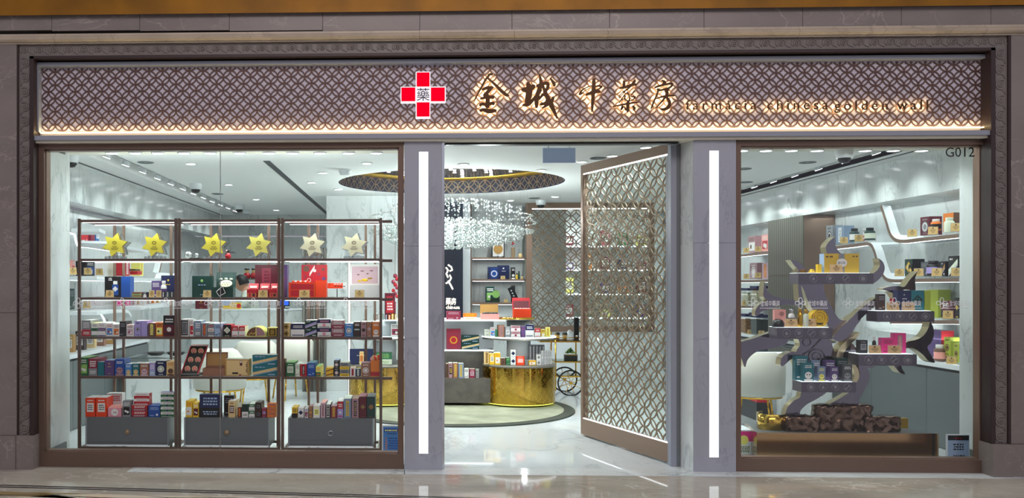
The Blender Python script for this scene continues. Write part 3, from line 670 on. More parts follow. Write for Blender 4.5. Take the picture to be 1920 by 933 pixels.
for k in range(12):     # adjustable wall washers in the two troughs
    for xx, side in (((TL0+TL1)/2, -1), ((TR0+TR1)/2, 1)):
        y = 9.0+k*.62
        nm = 'left' if side < 0 else 'right'
        t = E('track_spotlight', 'white tilted spotlight in the ceiling trough along the %s marble wall' % nm, 'ceiling light', (xx, y, CZ+.03), 'spotlights in the %s ceiling trough' % nm)
        b = MB(); b.box(xx-.055, xx+.055, y-.055, y+.055, CZ+.06, CZ+.16, 'cool_white'); b.build('housing', t, bevel=.004)
        b = MB(); s0 = len(b.v); b.cyl((xx, y, CZ+.005), .045, .07, 'cool_white', 16, .035); b.cyl((xx, y, CZ+.001), .038, .004, 'disc_light', 16); b.rot(s0, (xx, y, CZ+.05), 'Y', side*-.35); b.build('lamp_head', t)
        lamp('SPOT', 'washer_beam', (xx+side*.03, y, CZ-.02), 20, COOL, (0, -side*radians(30), 0), .06, spot=84, blend=1.0)
def dome(px, py, Z=CZ):
    x, y = PZ(px, py, Z); t = E('security_camera', '', 'camera', (x, y, Z-.12)); 
    b = MB(); b.lathe([(.075, .12), (.08, .10), (.07, .05), (.062, .045)], (x, y, Z-.12), 'cool_white', 20); b.build('housing', t)
    b = MB(); b.lathe([(.058, .05), (.055, .03), (.04, .008), (.015, 0), (0.001, -.001)], (x, y, Z-.12), 'black', 20); b.build('dome', t); return t
for (px, py), l in zip(((367,344),(449,384),(696,393),(1014,375),(133,291)), ('black dome camera on the ceiling above the left bay of the rack','black dome camera on the ceiling above the middle bay of the rack','black dome camera on the ceiling beside the chandelier','black dome camera on the ceiling before the rear lattice screen','black dome camera on the ceiling partly behind the left marble jamb')): dome(px, py)['label'] = l
dome(1583, 281, 2.75)['label'] = 'large dome camera on the ceiling just inside the right window'
for (px, py), l in zip(((647,318),(462,394)), ('white smoke detector on the ceiling left of the round recess','white smoke detector on the ceiling behind the small camera')):
    x, y = PZ(px, py, CZ); b = MB(); b.lathe([(.07,0),(.072,-.02),(.06,-.03),(.055,-.055),(.02,-.06),(.001,-.06)], (x, y, CZ), 'cool_white', 20); b.build('smoke_detector', label=l, cat='smoke detector')
# hanging blue panel
x0, x1, z0, z1 = rect(1018, 1079, 277, 305, 8.2); t = E('hanging_sign', 'blank pale blue rectangular sign hanging from the ceiling in the doorway', 'sign', ((x0+x1)/2, 8.2, z0))
b = MB(); b.box(x0, x1, 8.2, 8.212, z0, z1, 'blue_panel'); b.build('panel', t)
for x in (x0+.05, x1-.05): b = MB(); b.cyl((x, 8.206, z1), .003, max(.01, CZ-z1), 'chrome', 6); b.build('rod', t)

# chandelier
ch = E('chandelier', 'huge lens-shaped chandelier of clear crystal balls hanging under the round recess', 'chandelier', (RX, RY, 2.0))
b = MB(); b.lathe([(.001, 0), (.95, 0), (.95, .04), (.001, .04)], (RX, RY, CZ+.17), 'chrome', 48); b.build('canopy', ch, label='round mirror-polished canopy disc')
for r_, n_ in ((.0,1),(.32,6),(.55,9),(.8,12)):
    for i in range(n_):
        a = 2*pi*i/n_+r_; dd = MB(); dd.cyl((RX+r_*cos(a), RY+r_*sin(a), CZ+.158), .022, .008, 'disc_light', 12); dd.build('canopy_light', ch)
for i in range(4): a = pi/4+i*pi/2; lamp('SPOT', 'chandelier_beam', (RX+.5*cos(a), RY+.5*sin(a), CZ+.14), 40, COOL, size=.05, spot=120)
for i in range(3): a = 2*pi*i/3; lamp('POINT', 'ceiling_fill_point', (RX+.45*cos(a), RY+.45*sin(a), 2.28), 80, COOL, size=.08)  # unseen point lights added inside the chandelier to brighten the ceiling
wr = MB(); bal = []; small = []
ZW = P(850, 425, RY)[1]          # widest height
for k in range(8):
    r_ = .08+k*.132; n_ = max(5, int(2*pi*r_/.135)); f = sqrt(max(0, 1-(r_/1.04)**2))
    lo = ZW-.26*f; hi = ZW+.10-.14*(r_/1.04)**2
    for i in range(n_):
        a = 2*pi*(i+.5*(k%2))/n_; x, y = RX+r_*cos(a), RY+r_*sin(a)
        z = lo
        while z <= hi+.01: bal.append((x, y, z)); z += .057
        top = ZW+.05+.29*sqrt(max(0, 1-(r_/1.04)**2))
        small.append((x, y, top)); small.append((x, y, top-.05))
        wr.box(x-.0005, x+.0005, y-.0005, y+.0005, hi, CZ+.17, 'chrome') if i%2 == 0 else None
for i in range(90):
    a = 2*pi*i/90; small.append((RX+1.05*cos(a), RY+1.05*sin(a), ZW+.04)); small.append((RX+.98*cos(a), RY+.98*sin(a), ZW+.13))
wr.build('wire', ch, kind='stuff')
bal.sort(key=lambda p: p[1]-.3*p[2])
src = MB(); src.ball(bal[0], .024, 'crystal', 10, 7); c0 = src.build('crystal', ch)
me0 = c0.data; me0.transform(Matrix.Translation(-(Vector(bal[0])-Vector(WL['chandelier'])))); c0.location = Vector(bal[0])-Vector(WL['chandelier'])
for p in bal[1:100]:
    c = c0.copy(); COL.objects.link(c); c.parent = ch; c.location = Vector(p)-Vector(WL['chandelier'])
g = MB()
for p in bal[100:]: g.ball(p, .024, 'crystal', 8, 6)
for p in small: g.ball(p, .011, 'crystal', 6, 4)
g.build('crystals', ch, kind='stuff')
# ================================================================ RACK BEHIND THE LEFT WINDOW
RF, RB = 8.00, 8.40
def ZL(y, Y=RF, x=430): return P(x, y, Y)[1]
SH = {0: ZL(411), 1: ZL(484.5), 2: ZL(557.5), 3: ZL(631), 4: ZL(705.5), 5: ZL(838.5)}
rack = E('display_rack', 'tall bronze display rack of three bays with lit shelves behind the left window', 'rack', (P(430,842,RF)[0], 8.2, 0))
pw = .022
for i, px in enumerate((148, 329.5, 336, 523, 529.5, 714)):
    x = P(px, 600, RF)[0]; b = MB(); b.box(x-.012, x+.012, RF, RF+.025, 0, SH[0]+.01, 'rack_bronze'); b.build('post', rack)
xl, xr = P(148,600,RF)[0], P(714,600,RF)[0]
for px in (215, 232, 321, 396, 413, 504, 521, 579, 596, 686, 703):
    x = P(px, 600, RB)[0]; b = MB(); b.box(x-.011, x+.011, RB-.012, RB+.012, 0, SH[0]-.012, 'bronze_light'); b.build('rear_post', rack)
bays = ((148, 329.5), (336, 523), (529.5, 714))
for j in range(6):
    z = SH[j]
    for a, c in bays:
        x0, x1 = P(a,600,RF)[0]+.012, P(c,600,RF)[0]-.012
        b = MB(); t_ = .022
        b.box(x0, x1, RF+.002, RF+.022, z-t_, z, 'rack_bronze'); b.box(x0, x1, RB-.035, RB-.014, z-t_, z, 'rack_bronze')
        b.box(x0, x0+.02, RF+.022, RB-.035, z-t_, z, 'rack_bronze'); b.box(x1-.02, x1, RF+.022, RB-.035, z-t_, z, 'rack_bronze'); b.build('shelf_frame', rack)
        if 0 < j < 5: b = MB(); b.box(x0+.021, x1-.021, RF+.023, RB-.036, z-.012, z-.002, 'glass'); b.build('shelf_glass', rack)
        if j < 3:
            b = MB(); b.box(x0+.01, x1-.01, RF+.024, RF+.034, z-t_-.005, z-t_, 'led_white'); b.box(x0+.01, x1-.01, RB-.05, RB-.04, z-t_-.005, z-t_, 'led_white'); b.build('light_strip', rack, label='thin white light strips under the shelf')
        elif j == 5: pass
for j in (0, 1, 2, 3, 4):
    z = SH[j]; b = MB(); b.box(xr+.012, xr+.10, RF+.06, RF+.085, z-.03, z-.006, 'rack_bronze'); b.build('side_arm', rack)
for j in range(3):
    for a, c in bays: lamp('AREA', 'shelf_light', ((P(a,600,RF)[0]+P(c,600,RF)[0])/2, RF+.05, SH[j]-.035), 1.6, COOL, (radians(20),0,0), .75, .01)
for x in (-2.3, -1.0): lamp('AREA', 'rack_top_fill', (x, 8.38, SH[0]+.06), 5, COOL, (radians(150),0,0), 1.1, .12)  # added upward fill above the rack, no fitting there, lifts the ceiling
# drawers at the bottom
dz0, dz1 = SH[5]+.002, ZL(783, RF+.03)
for i, (a, c) in enumerate(((160, 316), (345, 505), (540, 700))):
    x0, x1 = P(a,800,RF+.03)[0], P(c,800,RF+.03)[0]
    t = E('drawer_unit', ('wide grey drawer box with round knob at the bottom of the left bay', 'wide grey drawer box with round knob at the bottom of the middle bay', 'wide grey drawer box with ring pull at the bottom of the right bay')[i], 'drawer', ((x0+x1)/2, RF+.03, dz0))
    b = MB(); e = .028
    b.box(x0, x1, RF+.036, RF+.37, dz0, dz1, 'grey_drawer'); b.build('body', t)
    b = MB()
    o = [(x0, dz0), (x1, dz0), (x1, dz1), (x0, dz1)]; q = [(x0+e, dz0+e), (x1-e, dz0+e), (x1-e, dz1-e*.6), (x0+e, dz1-e*.6)]
    for k in range(4):
        k2 = (k+1) % 4; b.quad((o[k][0], RF+.03, o[k][1]), (o[k2][0], RF+.03, o[k2][1]), (q[k2][0], RF+.044, q[k2][1]), (q[k][0], RF+.044, q[k][1]), 'cool_white' if k == 0 else 'grey_drawer_edge')
    b.box(q[0][0], q[1][0], RF+.0345, RF+.0358, q[0][1], q[2][1], 'grey_drawer'); b.build('drawer_front', t)
    b = MB(); kx, kz = (x0+x1)/2, (dz0+dz1)/2-.003
    if i < 2: b.lathe([(.023,0),(.025,.004),(.019,.010),(.015,.006),(.009,.008),(.008,.014),(.001,.015)], (0,0,0), 'champagne', 16)
    else: b.tube([(.021*cos(a), .021*sin(a), .006) for a in [2*pi*k/14 for k in range(14)]], .004, 'chrome', 6, True)
    b.rot(0, (0,0,0), 'X', pi/2); b.v = [(x+kx, y+RF+.034, z+kz) for x, y, z in b.v]; b.build('knob', t)

# ---------------------------------------------------------------- boxes and cards
ORD = ['', 'second ', 'third ']
def art(b, X0, X1, Z0, Z1, Y, spec):
    w, h = X1-X0, Z1-Z0
    for i, a in enumerate(spec):
        y = Y-.0006-.0003*i; k = a[0]
        if k == 'r': b.quad((X0+w*a[1], y, Z0+h*a[2]), (X0+w*a[3], y, Z0+h*a[2]), (X0+w*a[3], y, Z0+h*a[4]), (X0+w*a[1], y, Z0+h*a[4]), K(a[5]))
        elif k == 'c':
            cx, cz, r = X0+w*a[1], Z0+h*a[2], a[3]*min(w, h); n = 14
            b.add([(cx+r*cos(2*pi*q/n), y, cz+r*sin(2*pi*q/n)) for q in range(n)], [tuple(range(n))], K(a[4]))
        elif k == 'o':
            cx, cz, r = X0+w*a[1], Z0+h*a[2], a[3]*min(w, h); n = 16; vs = []
            for q in range(n):
                for rr in (r, r*.72): vs.append((cx+rr*cos(2*pi*q/n), y, cz+rr*sin(2*pi*q/n)))
            b.add(vs, [(2*q, 2*((q+1)%n), 2*((q+1)%n)+1, 2*q+1) for q in range(n)], K(a[4]))
        elif k == 'd':
            cx, cz, r = X0+w*a[1], Z0+h*a[2], a[3]*min(w, h); b.add([(cx-r,y,cz),(cx,y,cz-r),(cx+r,y,cz),(cx,y,cz+r)], [(0,1,2,3)], K(a[4]))
        elif k == 't':   # rows of small print
            n = a[6]; rnd = random.Random(int(1e4*(X0+Z0))+i)
            for q in range(n):
                zz = Z0+h*(a[2]+(a[4]-a[2])*(q+.15)/n); z2 = zz+h*(a[4]-a[2])*.55/n; x = a[1]+rnd.random()*.06
                while x < a[3]-.04:
                    l = .05+rnd.random()*.09; x2 = min(a[3], x+l); b.quad((X0+w*x, y, zz), (X0+w*x2, y, zz), (X0+w*x2, y, z2), (X0+w*x, y, z2), K(a[5])); x = x2+.035
        elif k == 'g':   # slanting band
            b.quad((X0+w*a[1], y, Z0+h*a[2]), (X0+w*a[3], y, Z0+h*a[4]), (X0+w*a[3], y, Z0+h*min(1, a[4]+a[6])), (X0+w*a[1], y, Z0+h*min(1, a[2]+a[6])), K(a[5]))
STY = {
 'lab': lambda c, d: [('r',.15,.25,.85,.72,c),('t',.22,.34,.78,.66,d,3),('t',.2,.8,.8,.92,c,1)],
 'band': lambda c, d: [('r',0,.38,1,.62,c),('t',.12,.42,.88,.58,d,1),('t',.15,.72,.85,.9,d,2),('r',0,0,1,.08,c)],
 'round': lambda c, d: [('c',.5,.45,.34,c),('o',.5,.45,.26,d),('t',.2,.8,.8,.92,c,1),('t',.25,.06,.75,.14,c,1)],
 'face': lambda c, d: [('c',.5,.32,.34,c),('c',.38,.36,.06,'k'),('c',.62,.36,.06,'k'),('r',.1,0,.9,.12,c),('t',.15,.72,.85,.9,d,2)],
 'top': lambda c, d: [('r',0,.55,1,1,c),('t',.15,.65,.85,.88,d,2),('r',.1,.08,.9,.14,c),('c',.5,.33,.2,d)],
 'bot': lambda c, d: [('r',0,0,1,.42,c),('t',.14,.52,.86,.9,d,3),('t',.14,.1,.86,.3,d,2)],
 'diam': lambda c, d: [('d',.5,.52,.42,c),('o',.5,.52,.18,d),('r',.2,.05,.8,.08,c)],
 'frame': lambda c, d: [('r',.1,.06,.9,.94,c),('r',.18,.12,.82,.88,d),('t',.28,.2,.72,.8,c,5)],
 'slant': lambda c, d: [('g',0,.1,1,.62,c,.24),('g',0,.02,1,.54,d,.06),('t',.08,.78,.5,.93,d,1),('r',.62,.1,.92,.2,d)],
 'txt': lambda c, d: [('t',.12,.62,.88,.9,c,3),('r',.12,.1,.5,.16,c),('c',.75,.2,.1,d)],
 'min': lambda c, d: [('t',.3,.55,.7,.62,c,1),('c',.5,.78,.07,d),('t',.35,.1,.65,.16,c,1)],
 'photo': lambda c, d: [('r',.1,.12,.9,.62,c),('c',.38,.36,.14,d),('c',.64,.3,.16,'w'),('t',.12,.7,.88,.92,d,2)],
 'vert': lambda c, d: [('r',.3,.1,.7,.9,c),('t',.38,.16,.62,.84,d,7)],
 'plain': lambda c, d: [],
}
def boxgeo(x0, x1, y, dp, z0, z1, c, sty, c1, c2, side=None, top=None):
    b = MB(); b.box(x0, x1, y, y+dp, z0, z1, K(c), right=K(side) if side else None, left=K(side) if side else None, top=K(top) if top else None)
    art(b, x0, x1, z0, z1, y, STY[sty](c1, c2)); return b
def pbox(px0, px1, pyt, zb, Y, dp, c, sty, c1, c2, label, n=1, side=None, top=None, name='medicine_box', cat='box', stack=1, gap=.0012, group=None):
    """a carton whose front shows from px0 to px1; n = how many stand one behind another, stack = how many lie on each other"""
    x0, _ = P(px0, 600, Y); x1, _ = P(px1, 600, Y); x0 += gap; x1 -= gap
    zt = P((px0+px1)/2, pyt, Y)[1]; hh = (zt-zb)/stack; first = None; tot = n*stack
    g = group or ('copies of the %s' % ' '.join(label.split()[:6]) if tot > 1 else None)
    for s_ in range(stack):
        for k in range(n):
            if first is None:
                b = boxgeo(x0, x1, Y, dp, zb+.0006, zb+hh-.0006, c, sty, c1, c2, side, top); first = b.build(name, label=label, cat=cat, group=g); me = first
                continue
            o = me.copy(); COL.objects.link(o); o.location = Vector(me.location)+Vector((0, k*(dp+.002), s_*hh))
            where = [] 
            if s_: where.append(('on top of', 'third up of')[min(s_-1, 1)] if stack < 4 else 'number %d up in' % (s_+1))
            base = ' '.join(label.split()[:7])
            if k and not s_: o['label'] = 'box %s behind the %s' % (('directly','second','third')[min(k-1,2)], ' '.join(label.split()[:12]))
            elif s_: o['label'] = ('%s, layer %d from below%s' % (base, s_+1, ', behind' if k else ''))
            o['label'] = ' '.join(o['label'].split()[:16])
    return first
def card(px, py, Y, zb, label, w=.075, h=.062, tone='card_tan', group=None, rotz=0):
    """small tent card leaning back in a clear stand"""
    x = P(px, 500, Y)[0]; t = E('price_card', label, 'card', (x, Y, zb), group)
    b = MB(); s = .012
    b.add([(x-w/2, Y, zb+.003), (x+w/2, Y, zb+.003), (x+w/2-.004, Y+s, zb+h), (x-w/2+.004, Y+s, zb+h), (x-w/2, Y+.002, zb+.003), (x+w/2, Y+.002, zb+.003), (x+w/2-.004, Y+s+.002, zb+h), (x-w/2+.004, Y+s+.002, zb+h)],
          [(0,1,2,3),(5,4,7,6),(0,4,5,1),(1,5,6,2),(2,6,7,3),(3,7,4,0)], tone)
    def on(u, v): return (x-w/2+w*u, Y-.0008+s*v, zb+.003+(h-.003)*v)
    b.add([on(.5+.09*cos(a), .82+.09*sin(a)) for a in [2*pi*k/8 for k in range(8)]], [tuple(range(8))], 'card_ink')
    for q, (a, c) in enumerate(((.25,.75),(.22,.78),(.3,.7),(.38,.62))): v = .62-q*.13; b.quad(on(a, v), on(c, v), on(c, v+.045), on(a, v+.045), 'card_ink')
    b.build('printed_card', t)
    b = MB(); b.box(x-w/2-.004, x+w/2+.004, Y+.004, Y+.035, zb, zb+.003, 'acrylic'); b.add([(x-w/2, Y+.016, zb+.003),(x+w/2, Y+.016, zb+.003),(x+w/2, Y+.006+s, zb+h+.004),(x-w/2, Y+.006+s, zb+h+.004)], [(0,1,2,3)], 'acrylic'); b.build('clear_stand', t)
    if rotz: t.rotation_euler[2] = rotz
    return t
S2, S3, S4, DT = SH[2], SH[3], SH[4], dz1
Y1 = RF+.035
# shelf 1: six star trophies
star_lab = ('leftmost yellow star trophy on a clear base, top shelf of the rack', 'second yellow star trophy from the left, top shelf of the rack', 'yellow star trophy right behind the window glass joint, top shelf', 'pale yellow star trophy at the right end of the middle bay',
            'near-white star trophy on the left of the right bay', 'near-white star trophy on the right of the right bay')
for i, px in enumerate((219, 293, 404, 488, 588, 666)):
    x, z = P(px-2, 459, Y1+.08); t = E('star_trophy', star_lab[i], 'trophy', (x, Y1+.1, SH[1]), 'star trophies on the top shelf')
    b = MB(); R_, r_ = .118, .070; tl = radians(-14); o = []
    for k in range(12):
        a = pi/2+tl+k*pi/6; rr = R_ if k % 2 == 0 else r_; o.append((x+rr*cos(a), z+rr*.93*sin(a)))
    b.prism(o, Y1+.045, Y1+.075, ('star_yellow','star_yellow','star_yellow','star_pale','star_white','star_white')[i], 'gold'); 
    for v, (a, c) in enumerate(((-.02,.02),(-.035,.035),(-.028,.028))): b.quad((x+a, Y1+.0445, z-.02-v*.012), (x+c, Y1+.0445, z-.02-v*.012), (x+c, Y1+.0445, z-.016-v*.012), (x+a, Y1+.0445, z-.016-v*.012), 'card_ink')
    b.tube([(x+.018*cos(q), Y1+.0445, z+.02+.013*sin(q)) for q in [2*pi*k/12 for k in range(12)]], .002, 'card_ink', 4, True)
    b.build('star_face', t)
    b = MB(); o2 = [(x+(q[0]-x)*1.06+.012, z+(q[1]-z)*1.06-.006) for q in o]; b.prism(o2, Y1+.076, Y1+.13, 'crystal'); b.build('clear_back', t)
    b = MB(); zz = SH[1]
    for k in range(5): xx = x-.075+k*.037; b.box(xx-.016, xx+.016, Y1+.05, Y1+.13, zz, zz+.022+.008*(k%2), 'crystal')
    b.build('clear_base', t)
# shelf 2
B = pbox
B(196, 244, 518, S2, Y1+.10, .12, 'k', 'plain', 'k', 'k', 'black box with bright blue right side and bottle picture, upper left shelf', side='b')
b = MB(); x0, x1, z0, z1 = rect(227, 244, 518, 556, Y1+.0985); 
b.box(x0, x1-.002, Y1+.0985, Y1+.0995, S2+.001, z1, K('b')); b.build('blue_panel', label='bright blue printed panel wrapped round the black carton edge', cat='panel') if False else None
def extra(o, fn):
    """more artwork printed on an existing carton, kept as a child"""
    b = MB(); fn(b); b.build('printed_panel', o)
o = [q for q in COL.objects if q.name.startswith('medicine_box')][-1]
extra(o, lambda b: (b.quad((x0, Y1+.099, S2+.001), (x1-.002, Y1+.099, S2+.001), (x1-.002, Y1+.099, z1-.001), (x0, Y1+.099, z1-.001), K('b')), art(b, P(200,500,Y1+.1)[0], P(226,500,Y1+.1)[0], S2, z1, Y1+.0985, [('r',.4,.1,.85,.6,'b'),('r',.48,.62,.78,.78,'w'),('d',.62,.4,.2,'w'),('t',.1,.8,.4,.95,'w',2)])))
card(205, 548, Y1+.03, S2, 'tan price card in front of the black and blue bottle box')
B(247, 265, 547, S2, Y1+.06, .08, 'j', 'band', 'l', 'k', 'low olive-brown box beside the blue box, upper left shelf')
B(267, 276, 547, S2, Y1+.06, .06, 'k', 'face', 'w', 'w', 'tiny black box with white face, upper left shelf')
B(302, 329, 516, S2+.001, Y1+.20, .1, 'B', 'min', 'y', 'i', 'tall navy box at the right end of the upper left shelf')
B(284, 301, 526, S2+.001, Y1+.14, .06, 'P', 'txt', 'w', 'v', 'dark purple small box beside the tall navy box')
def bottle(px, pyt, Y, zb, r, c, capc, label, body='bottle', band=None, name='bottle'):
    x = P(px, 500, Y)[0]; zt = P(px, pyt, Y)[1]; h = zt-zb
    t = E(name, label, 'bottle', (x, Y, zb)); b = MB()
    b.lathe([(.001,0),(r*.95,0),(r,.004),(r,h*.62),(r*.9,h*.70),(r*.55,h*.76),(r*.55,h*.80),(.001,h*.80)], (x, Y, zb), c, 16); b.build('body', t)
    b = MB(); b.lathe([(r*.62,h*.78),(r*.66,h*.80),(r*.66,h*.98),(r*.6,h),(.001,h)], (x, Y, zb), capc, 16); b.build('cap', t)
    if band: b = MB(); b.lathe([(r+.0006,h*.12),(r+.0006,h*.52)], (x, Y, zb), band, 16); b.build('wrap_label', t)
    return t
bottle(307, 526, Y1+.08, S2, .026, K('w'), K('w'), 'white bottle with purple wrap before the navy box', band=K('P'))
card(284, 548, Y1+.02, S2, 'left of the two tan cards before the navy boxes', w=.05); card(297, 548, Y1+.02, S2, 'right of the two tan cards before the navy boxes', w=.05)
for k, px in enumerate((303, 311, 319)): B(px, px+6.5, 546, S2, Y1+.02, .03, 'k' if k != 1 else 'G', 'vert', 'w', 'k', ('first','second','third')[k]+' slim black and white box in front of the tall navy box')
B(360, 397, 517, S2, Y1+.06, .09, 'G', 'min', 's', 'l', 'large dark green gift box standing in the middle bay')
card(388, 548, Y1+.02, S2, 'tan price card in front of the large dark green box')
def crate(px0, px1, zb, pyt, Y, dp, c, inner, label, name='open_box', th=.006, lid=None, lidc=None, lidang=100, cat='box', edge=None):
    """open tray: four walls and floor, and a hinged lid standing at the back"""
    x0 = P(px0, 600, Y)[0]; x1 = P(px1, 600, Y)[0]; zt = P(px0, pyt, Y)[1]
    t = E(name, label, cat, ((x0+x1)/2, Y, zb)); b = MB()
    b.box(x0, x1, Y, Y+th, zb, zt, c); b.box(x0, x1, Y+dp-th, Y+dp, zb, zt, c); b.box(x0, x0+th, Y+th, Y+dp-th, zb, zt, c); b.box(x1-th, x1, Y+th, Y+dp-th, zb, zt, c); b.box(x0+th, x1-th, Y+th, Y+dp-th, zb, zb+(zt-zb)*.6, inner); b.build('tray', t)
    if lid:
        zl = P(px0, lid, Y+dp)[1]; b = MB(); L_ = zl-zt; s = L_*cos(radians(lidang-90))*0
        a = radians(lidang-90); y2 = Y+dp+sin(a)*L_
        b.add([(x0, Y+dp, zt), (x1, Y+dp, zt), (x1, y2, zl), (x0, y2, zl), (x0, Y+dp+.02, zt), (x1, Y+dp+.02, zt), (x1, y2+.02, zl), (x0, y2+.02, zl)], [(0,1,2,3),(5,4,7,6),(0,4,5,1),(1,5,6,2),(2,6,7,3),(3,7,4,0)], edge or lidc)
        e = .012; 
        def li(u, v): return (x0+e+(x1-x0-2*e)*u, Y+dp-.0015+(y2-Y-dp)*v, zt+e+(zl-zt-2*e)*v)
        b.quad(li(0,0), li(1,0), li(1,1), li(0,1), lidc); b.build('lid', t, label=None)
        return t, li, (x0, x1, zt)
    return t, None, (x0, x1, zt)
t, li, g = crate(400, 437, S2, 538, Y1+.06, .12, K('G'), K('k'), 'open dark green gift hamper with lid up in the middle bay', lid=510, lidc=K('G'))
b = MB()
for u, v in ((.2,.55),(.5,.58),(.8,.55),(.35,.3),(.65,.3)): p = li(u, v); b.ball((p[0], p[1]-.004, p[2]), .014, K('z'), 8, 5, (1.2,.5,.7))
b.build('printed_berries', t)
x, z = P(424, 531, Y1+.045); t = E('oval_gift_tin', 'cream oval tin leaning on the open dark green hamper', 'tin', (x, Y1+.045, S2)); b = MB()
b.cyl((x, Y1+.03, z), .05, .014, 'card_cream', 28, axis='y'); s0 = 0; b.v = [(x+(p[0]-x)*1.1, p[1]+(p[2]-z)*.3, z+(p[2]-z)*.62) for p in b.v]
for k in range(6): b.ball((x-.03+.012*k, Y1+.026+.01*(k%2-.5), z+(.008 if k%2 else -.008)), .006, K('l'), 6, 4, (1,.3,.8))
b.cyl((x, Y1+.036, z-.07), .004, .07, 'card_cream', 6) if False else None
b.build('lid', t)
b = MB(); b.add([(x-.085, Y1+.03, S2+.052), (x-.03, Y1+.03, S2+.10), (x-.005, Y1+.03, S2+.04), (x-.06, Y1+.03, S2+.012), (x-.085, Y1+.05, S2+.052), (x-.03, Y1+.05, S2+.10), (x-.005, Y1+.05, S2+.04), (x-.06, Y1+.05, S2+.012)], [(0,3,2,1),(4,5,6,7),(0,1,5,4),(1,2,6,5),(2,3,7,6),(3,0,4,7)], K('k'))
b.tube([(x-.085, Y1+.029, S2+.052), (x-.03, Y1+.029, S2+.10), (x-.005, Y1+.029, S2+.04), (x-.06, Y1+.029, S2+.012)], .004, K('w'), 5, True); b.build('base', t, label='black base with white rim')
B(478, 521, 496, S2, Y1+.22, .08, 'R', 'vert', 'm', 'R', 'large burgundy gift box at the back right of the middle bay')
for k, (a, c) in enumerate(((463, 481), (484.5, 502.5), (505, 519))):
    t, li, g = crate(a, c, S2, 542, Y1+.04, .085, K('r'), K('x'), ('left','middle','right')[k]+' one of three small open red tins with pink lids, middle bay', lid=531, lidc=K('x'), lidang=120, edge=K('r'), name='open_tin', cat='tin')
    b = MB(); x0, x1, zt_ = g; art(b, x0, x1, S2, zt_, Y1+.04, [('r',.05,.1,.95,.5,'a'),('c',.3,.3,.2,'r'),('c',.7,.3,.2,'R')]); b.build('printed_band', t)
card(492.5, 548, Y1+.012, S2, 'tan price card between the small red tins', w=.085, h=.065)
B(531, 539, 496, S2, Y1+.16, .12, 'P', 'min', 'm', 'r', 'narrow purple end of a gift box at the left of the right bay')
B(565, 613, 496, S2, Y1+.22, .06, 'r', 'plain', 'r', 'r', 'large red gift box with crane drawing in the right bay', side='O')
o = [q for q in COL.objects if q.name.startswith('medicine_box')][-1]
xa, xb = P(565,0,Y1+.22)[0], P(613,0,Y1+.22)[0]; za, zb_ = P(565,553,Y1+.22)[1], P(565,497,Y1+.22)[1]
extra(o, lambda b: art(b, xa, xb, za, zb_, Y1+.2195, [('c',.2,.88,.12,'n'),('g',.32,.62,.52,.9,'w',.12),('c',.52,.82,.06,'w'),('d',.68,.7,.08,'m'),('c',.85,.86,.06,'n'),('c',.15,.62,.07,'m'),('d',.88,.55,.09,'P'),('o',.3,.5,.08,'w')]))
B(541, 590, 529, S2, Y1+.06, .13, 'O', 'plain', 'r', 'r', 'bright orange gift box with red front panels, right bay', side='o')
o = [q for q in COL.objects if q.name.startswith('medicine_box')][-1]
xa2, xb2 = P(541,0,Y1+.06)[0], P(590,0,Y1+.06)[0]; za2, zb2 = S2, P(560,529,Y1+.06)[1]
extra(o, lambda b: art(b, xa2, xb2, za2, zb2, Y1+.0595, [('r',.08,.55,.97,.9,'r'),('r',.08,.08,.97,.48,'r')]))
B(591, 612, 525, S2, Y1+.09, .08, 'O', 'plain', 'o', 'o', 'plain orange-red block of the gift set beside the red panels')
b = MB(); x, z = P(562, 524, Y1+.09); zt2 = P(560,529,Y1+.06)[1]
for k in range(7):
    b.ball((x-.06+.022*k, Y1+.10+.02*(k%2), zt2+.008), .012, K('Ow'[k%2]), 7, 5, (1.3,.8,.7))
b.build('paper_flowers', label='crumpled orange and white paper flowers on the orange gift box', cat='decoration')
card(570.5, 547, Y1+.02, S2, 'tan price card before the red front panels of the orange box', w=.095, h=.065)
t = E('shelf_notice', 'small red and white printed notice on a stand, right bay', 'notice', (P(632,0,Y1+.15)[0], Y1+.15, S2)); x0, x1, z0, z1 = rect(614, 650, 529, 541, Y1+.15)
b = MB(); b.box(x0, x1, Y1+.15, Y1+.154, z0, z1, K('w')); art(b, x0, x1, z0, z1, Y1+.15, [('r',0,.05,.8,.9,'O'),('c',.12,.7,.08,'k'),('t',.35,.3,.98,.5,'k',1),('t',.3,.65,.75,.85,'w',1)]); b.build('board', t)
b = MB(); b.box((x0+x1)/2-.004, (x0+x1)/2+.004, Y1+.154, Y1+.158, S2, z0+.01, 'charcoal'); b.box((x0+x1)/2-.03, (x0+x1)/2+.03, Y1+.14, Y1+.18, S2, S2+.003, 'acrylic'); b.build('stand', t)
t, li, g = crate(655, 710, S2, 534, Y1+.08, .16, K('w'), K('Y'), 'large open cream gift box with painted lid at the right end', lid=495, lidc=K('q'), edge=K('w'), lidang=98)
b = MB()
for u, v, c, s in ((.5,.2,'y',.022),(.3,.15,'i',.014),(.7,.3,'a',.016),(.25,.5,'n',.008),(.6,.55,'n',.008),(.4,.7,'d',.012),(.75,.72,'d',.012)): p = li(u, v); b.ball((p[0], p[1]-.003, p[2]), s, K(c), 8, 5, (1.4,.15,.6))
b.build('painted_picture', t)
card(674, 547, Y1+.03, S2, 'tan price card before the open cream gift box', w=.085, h=.065)
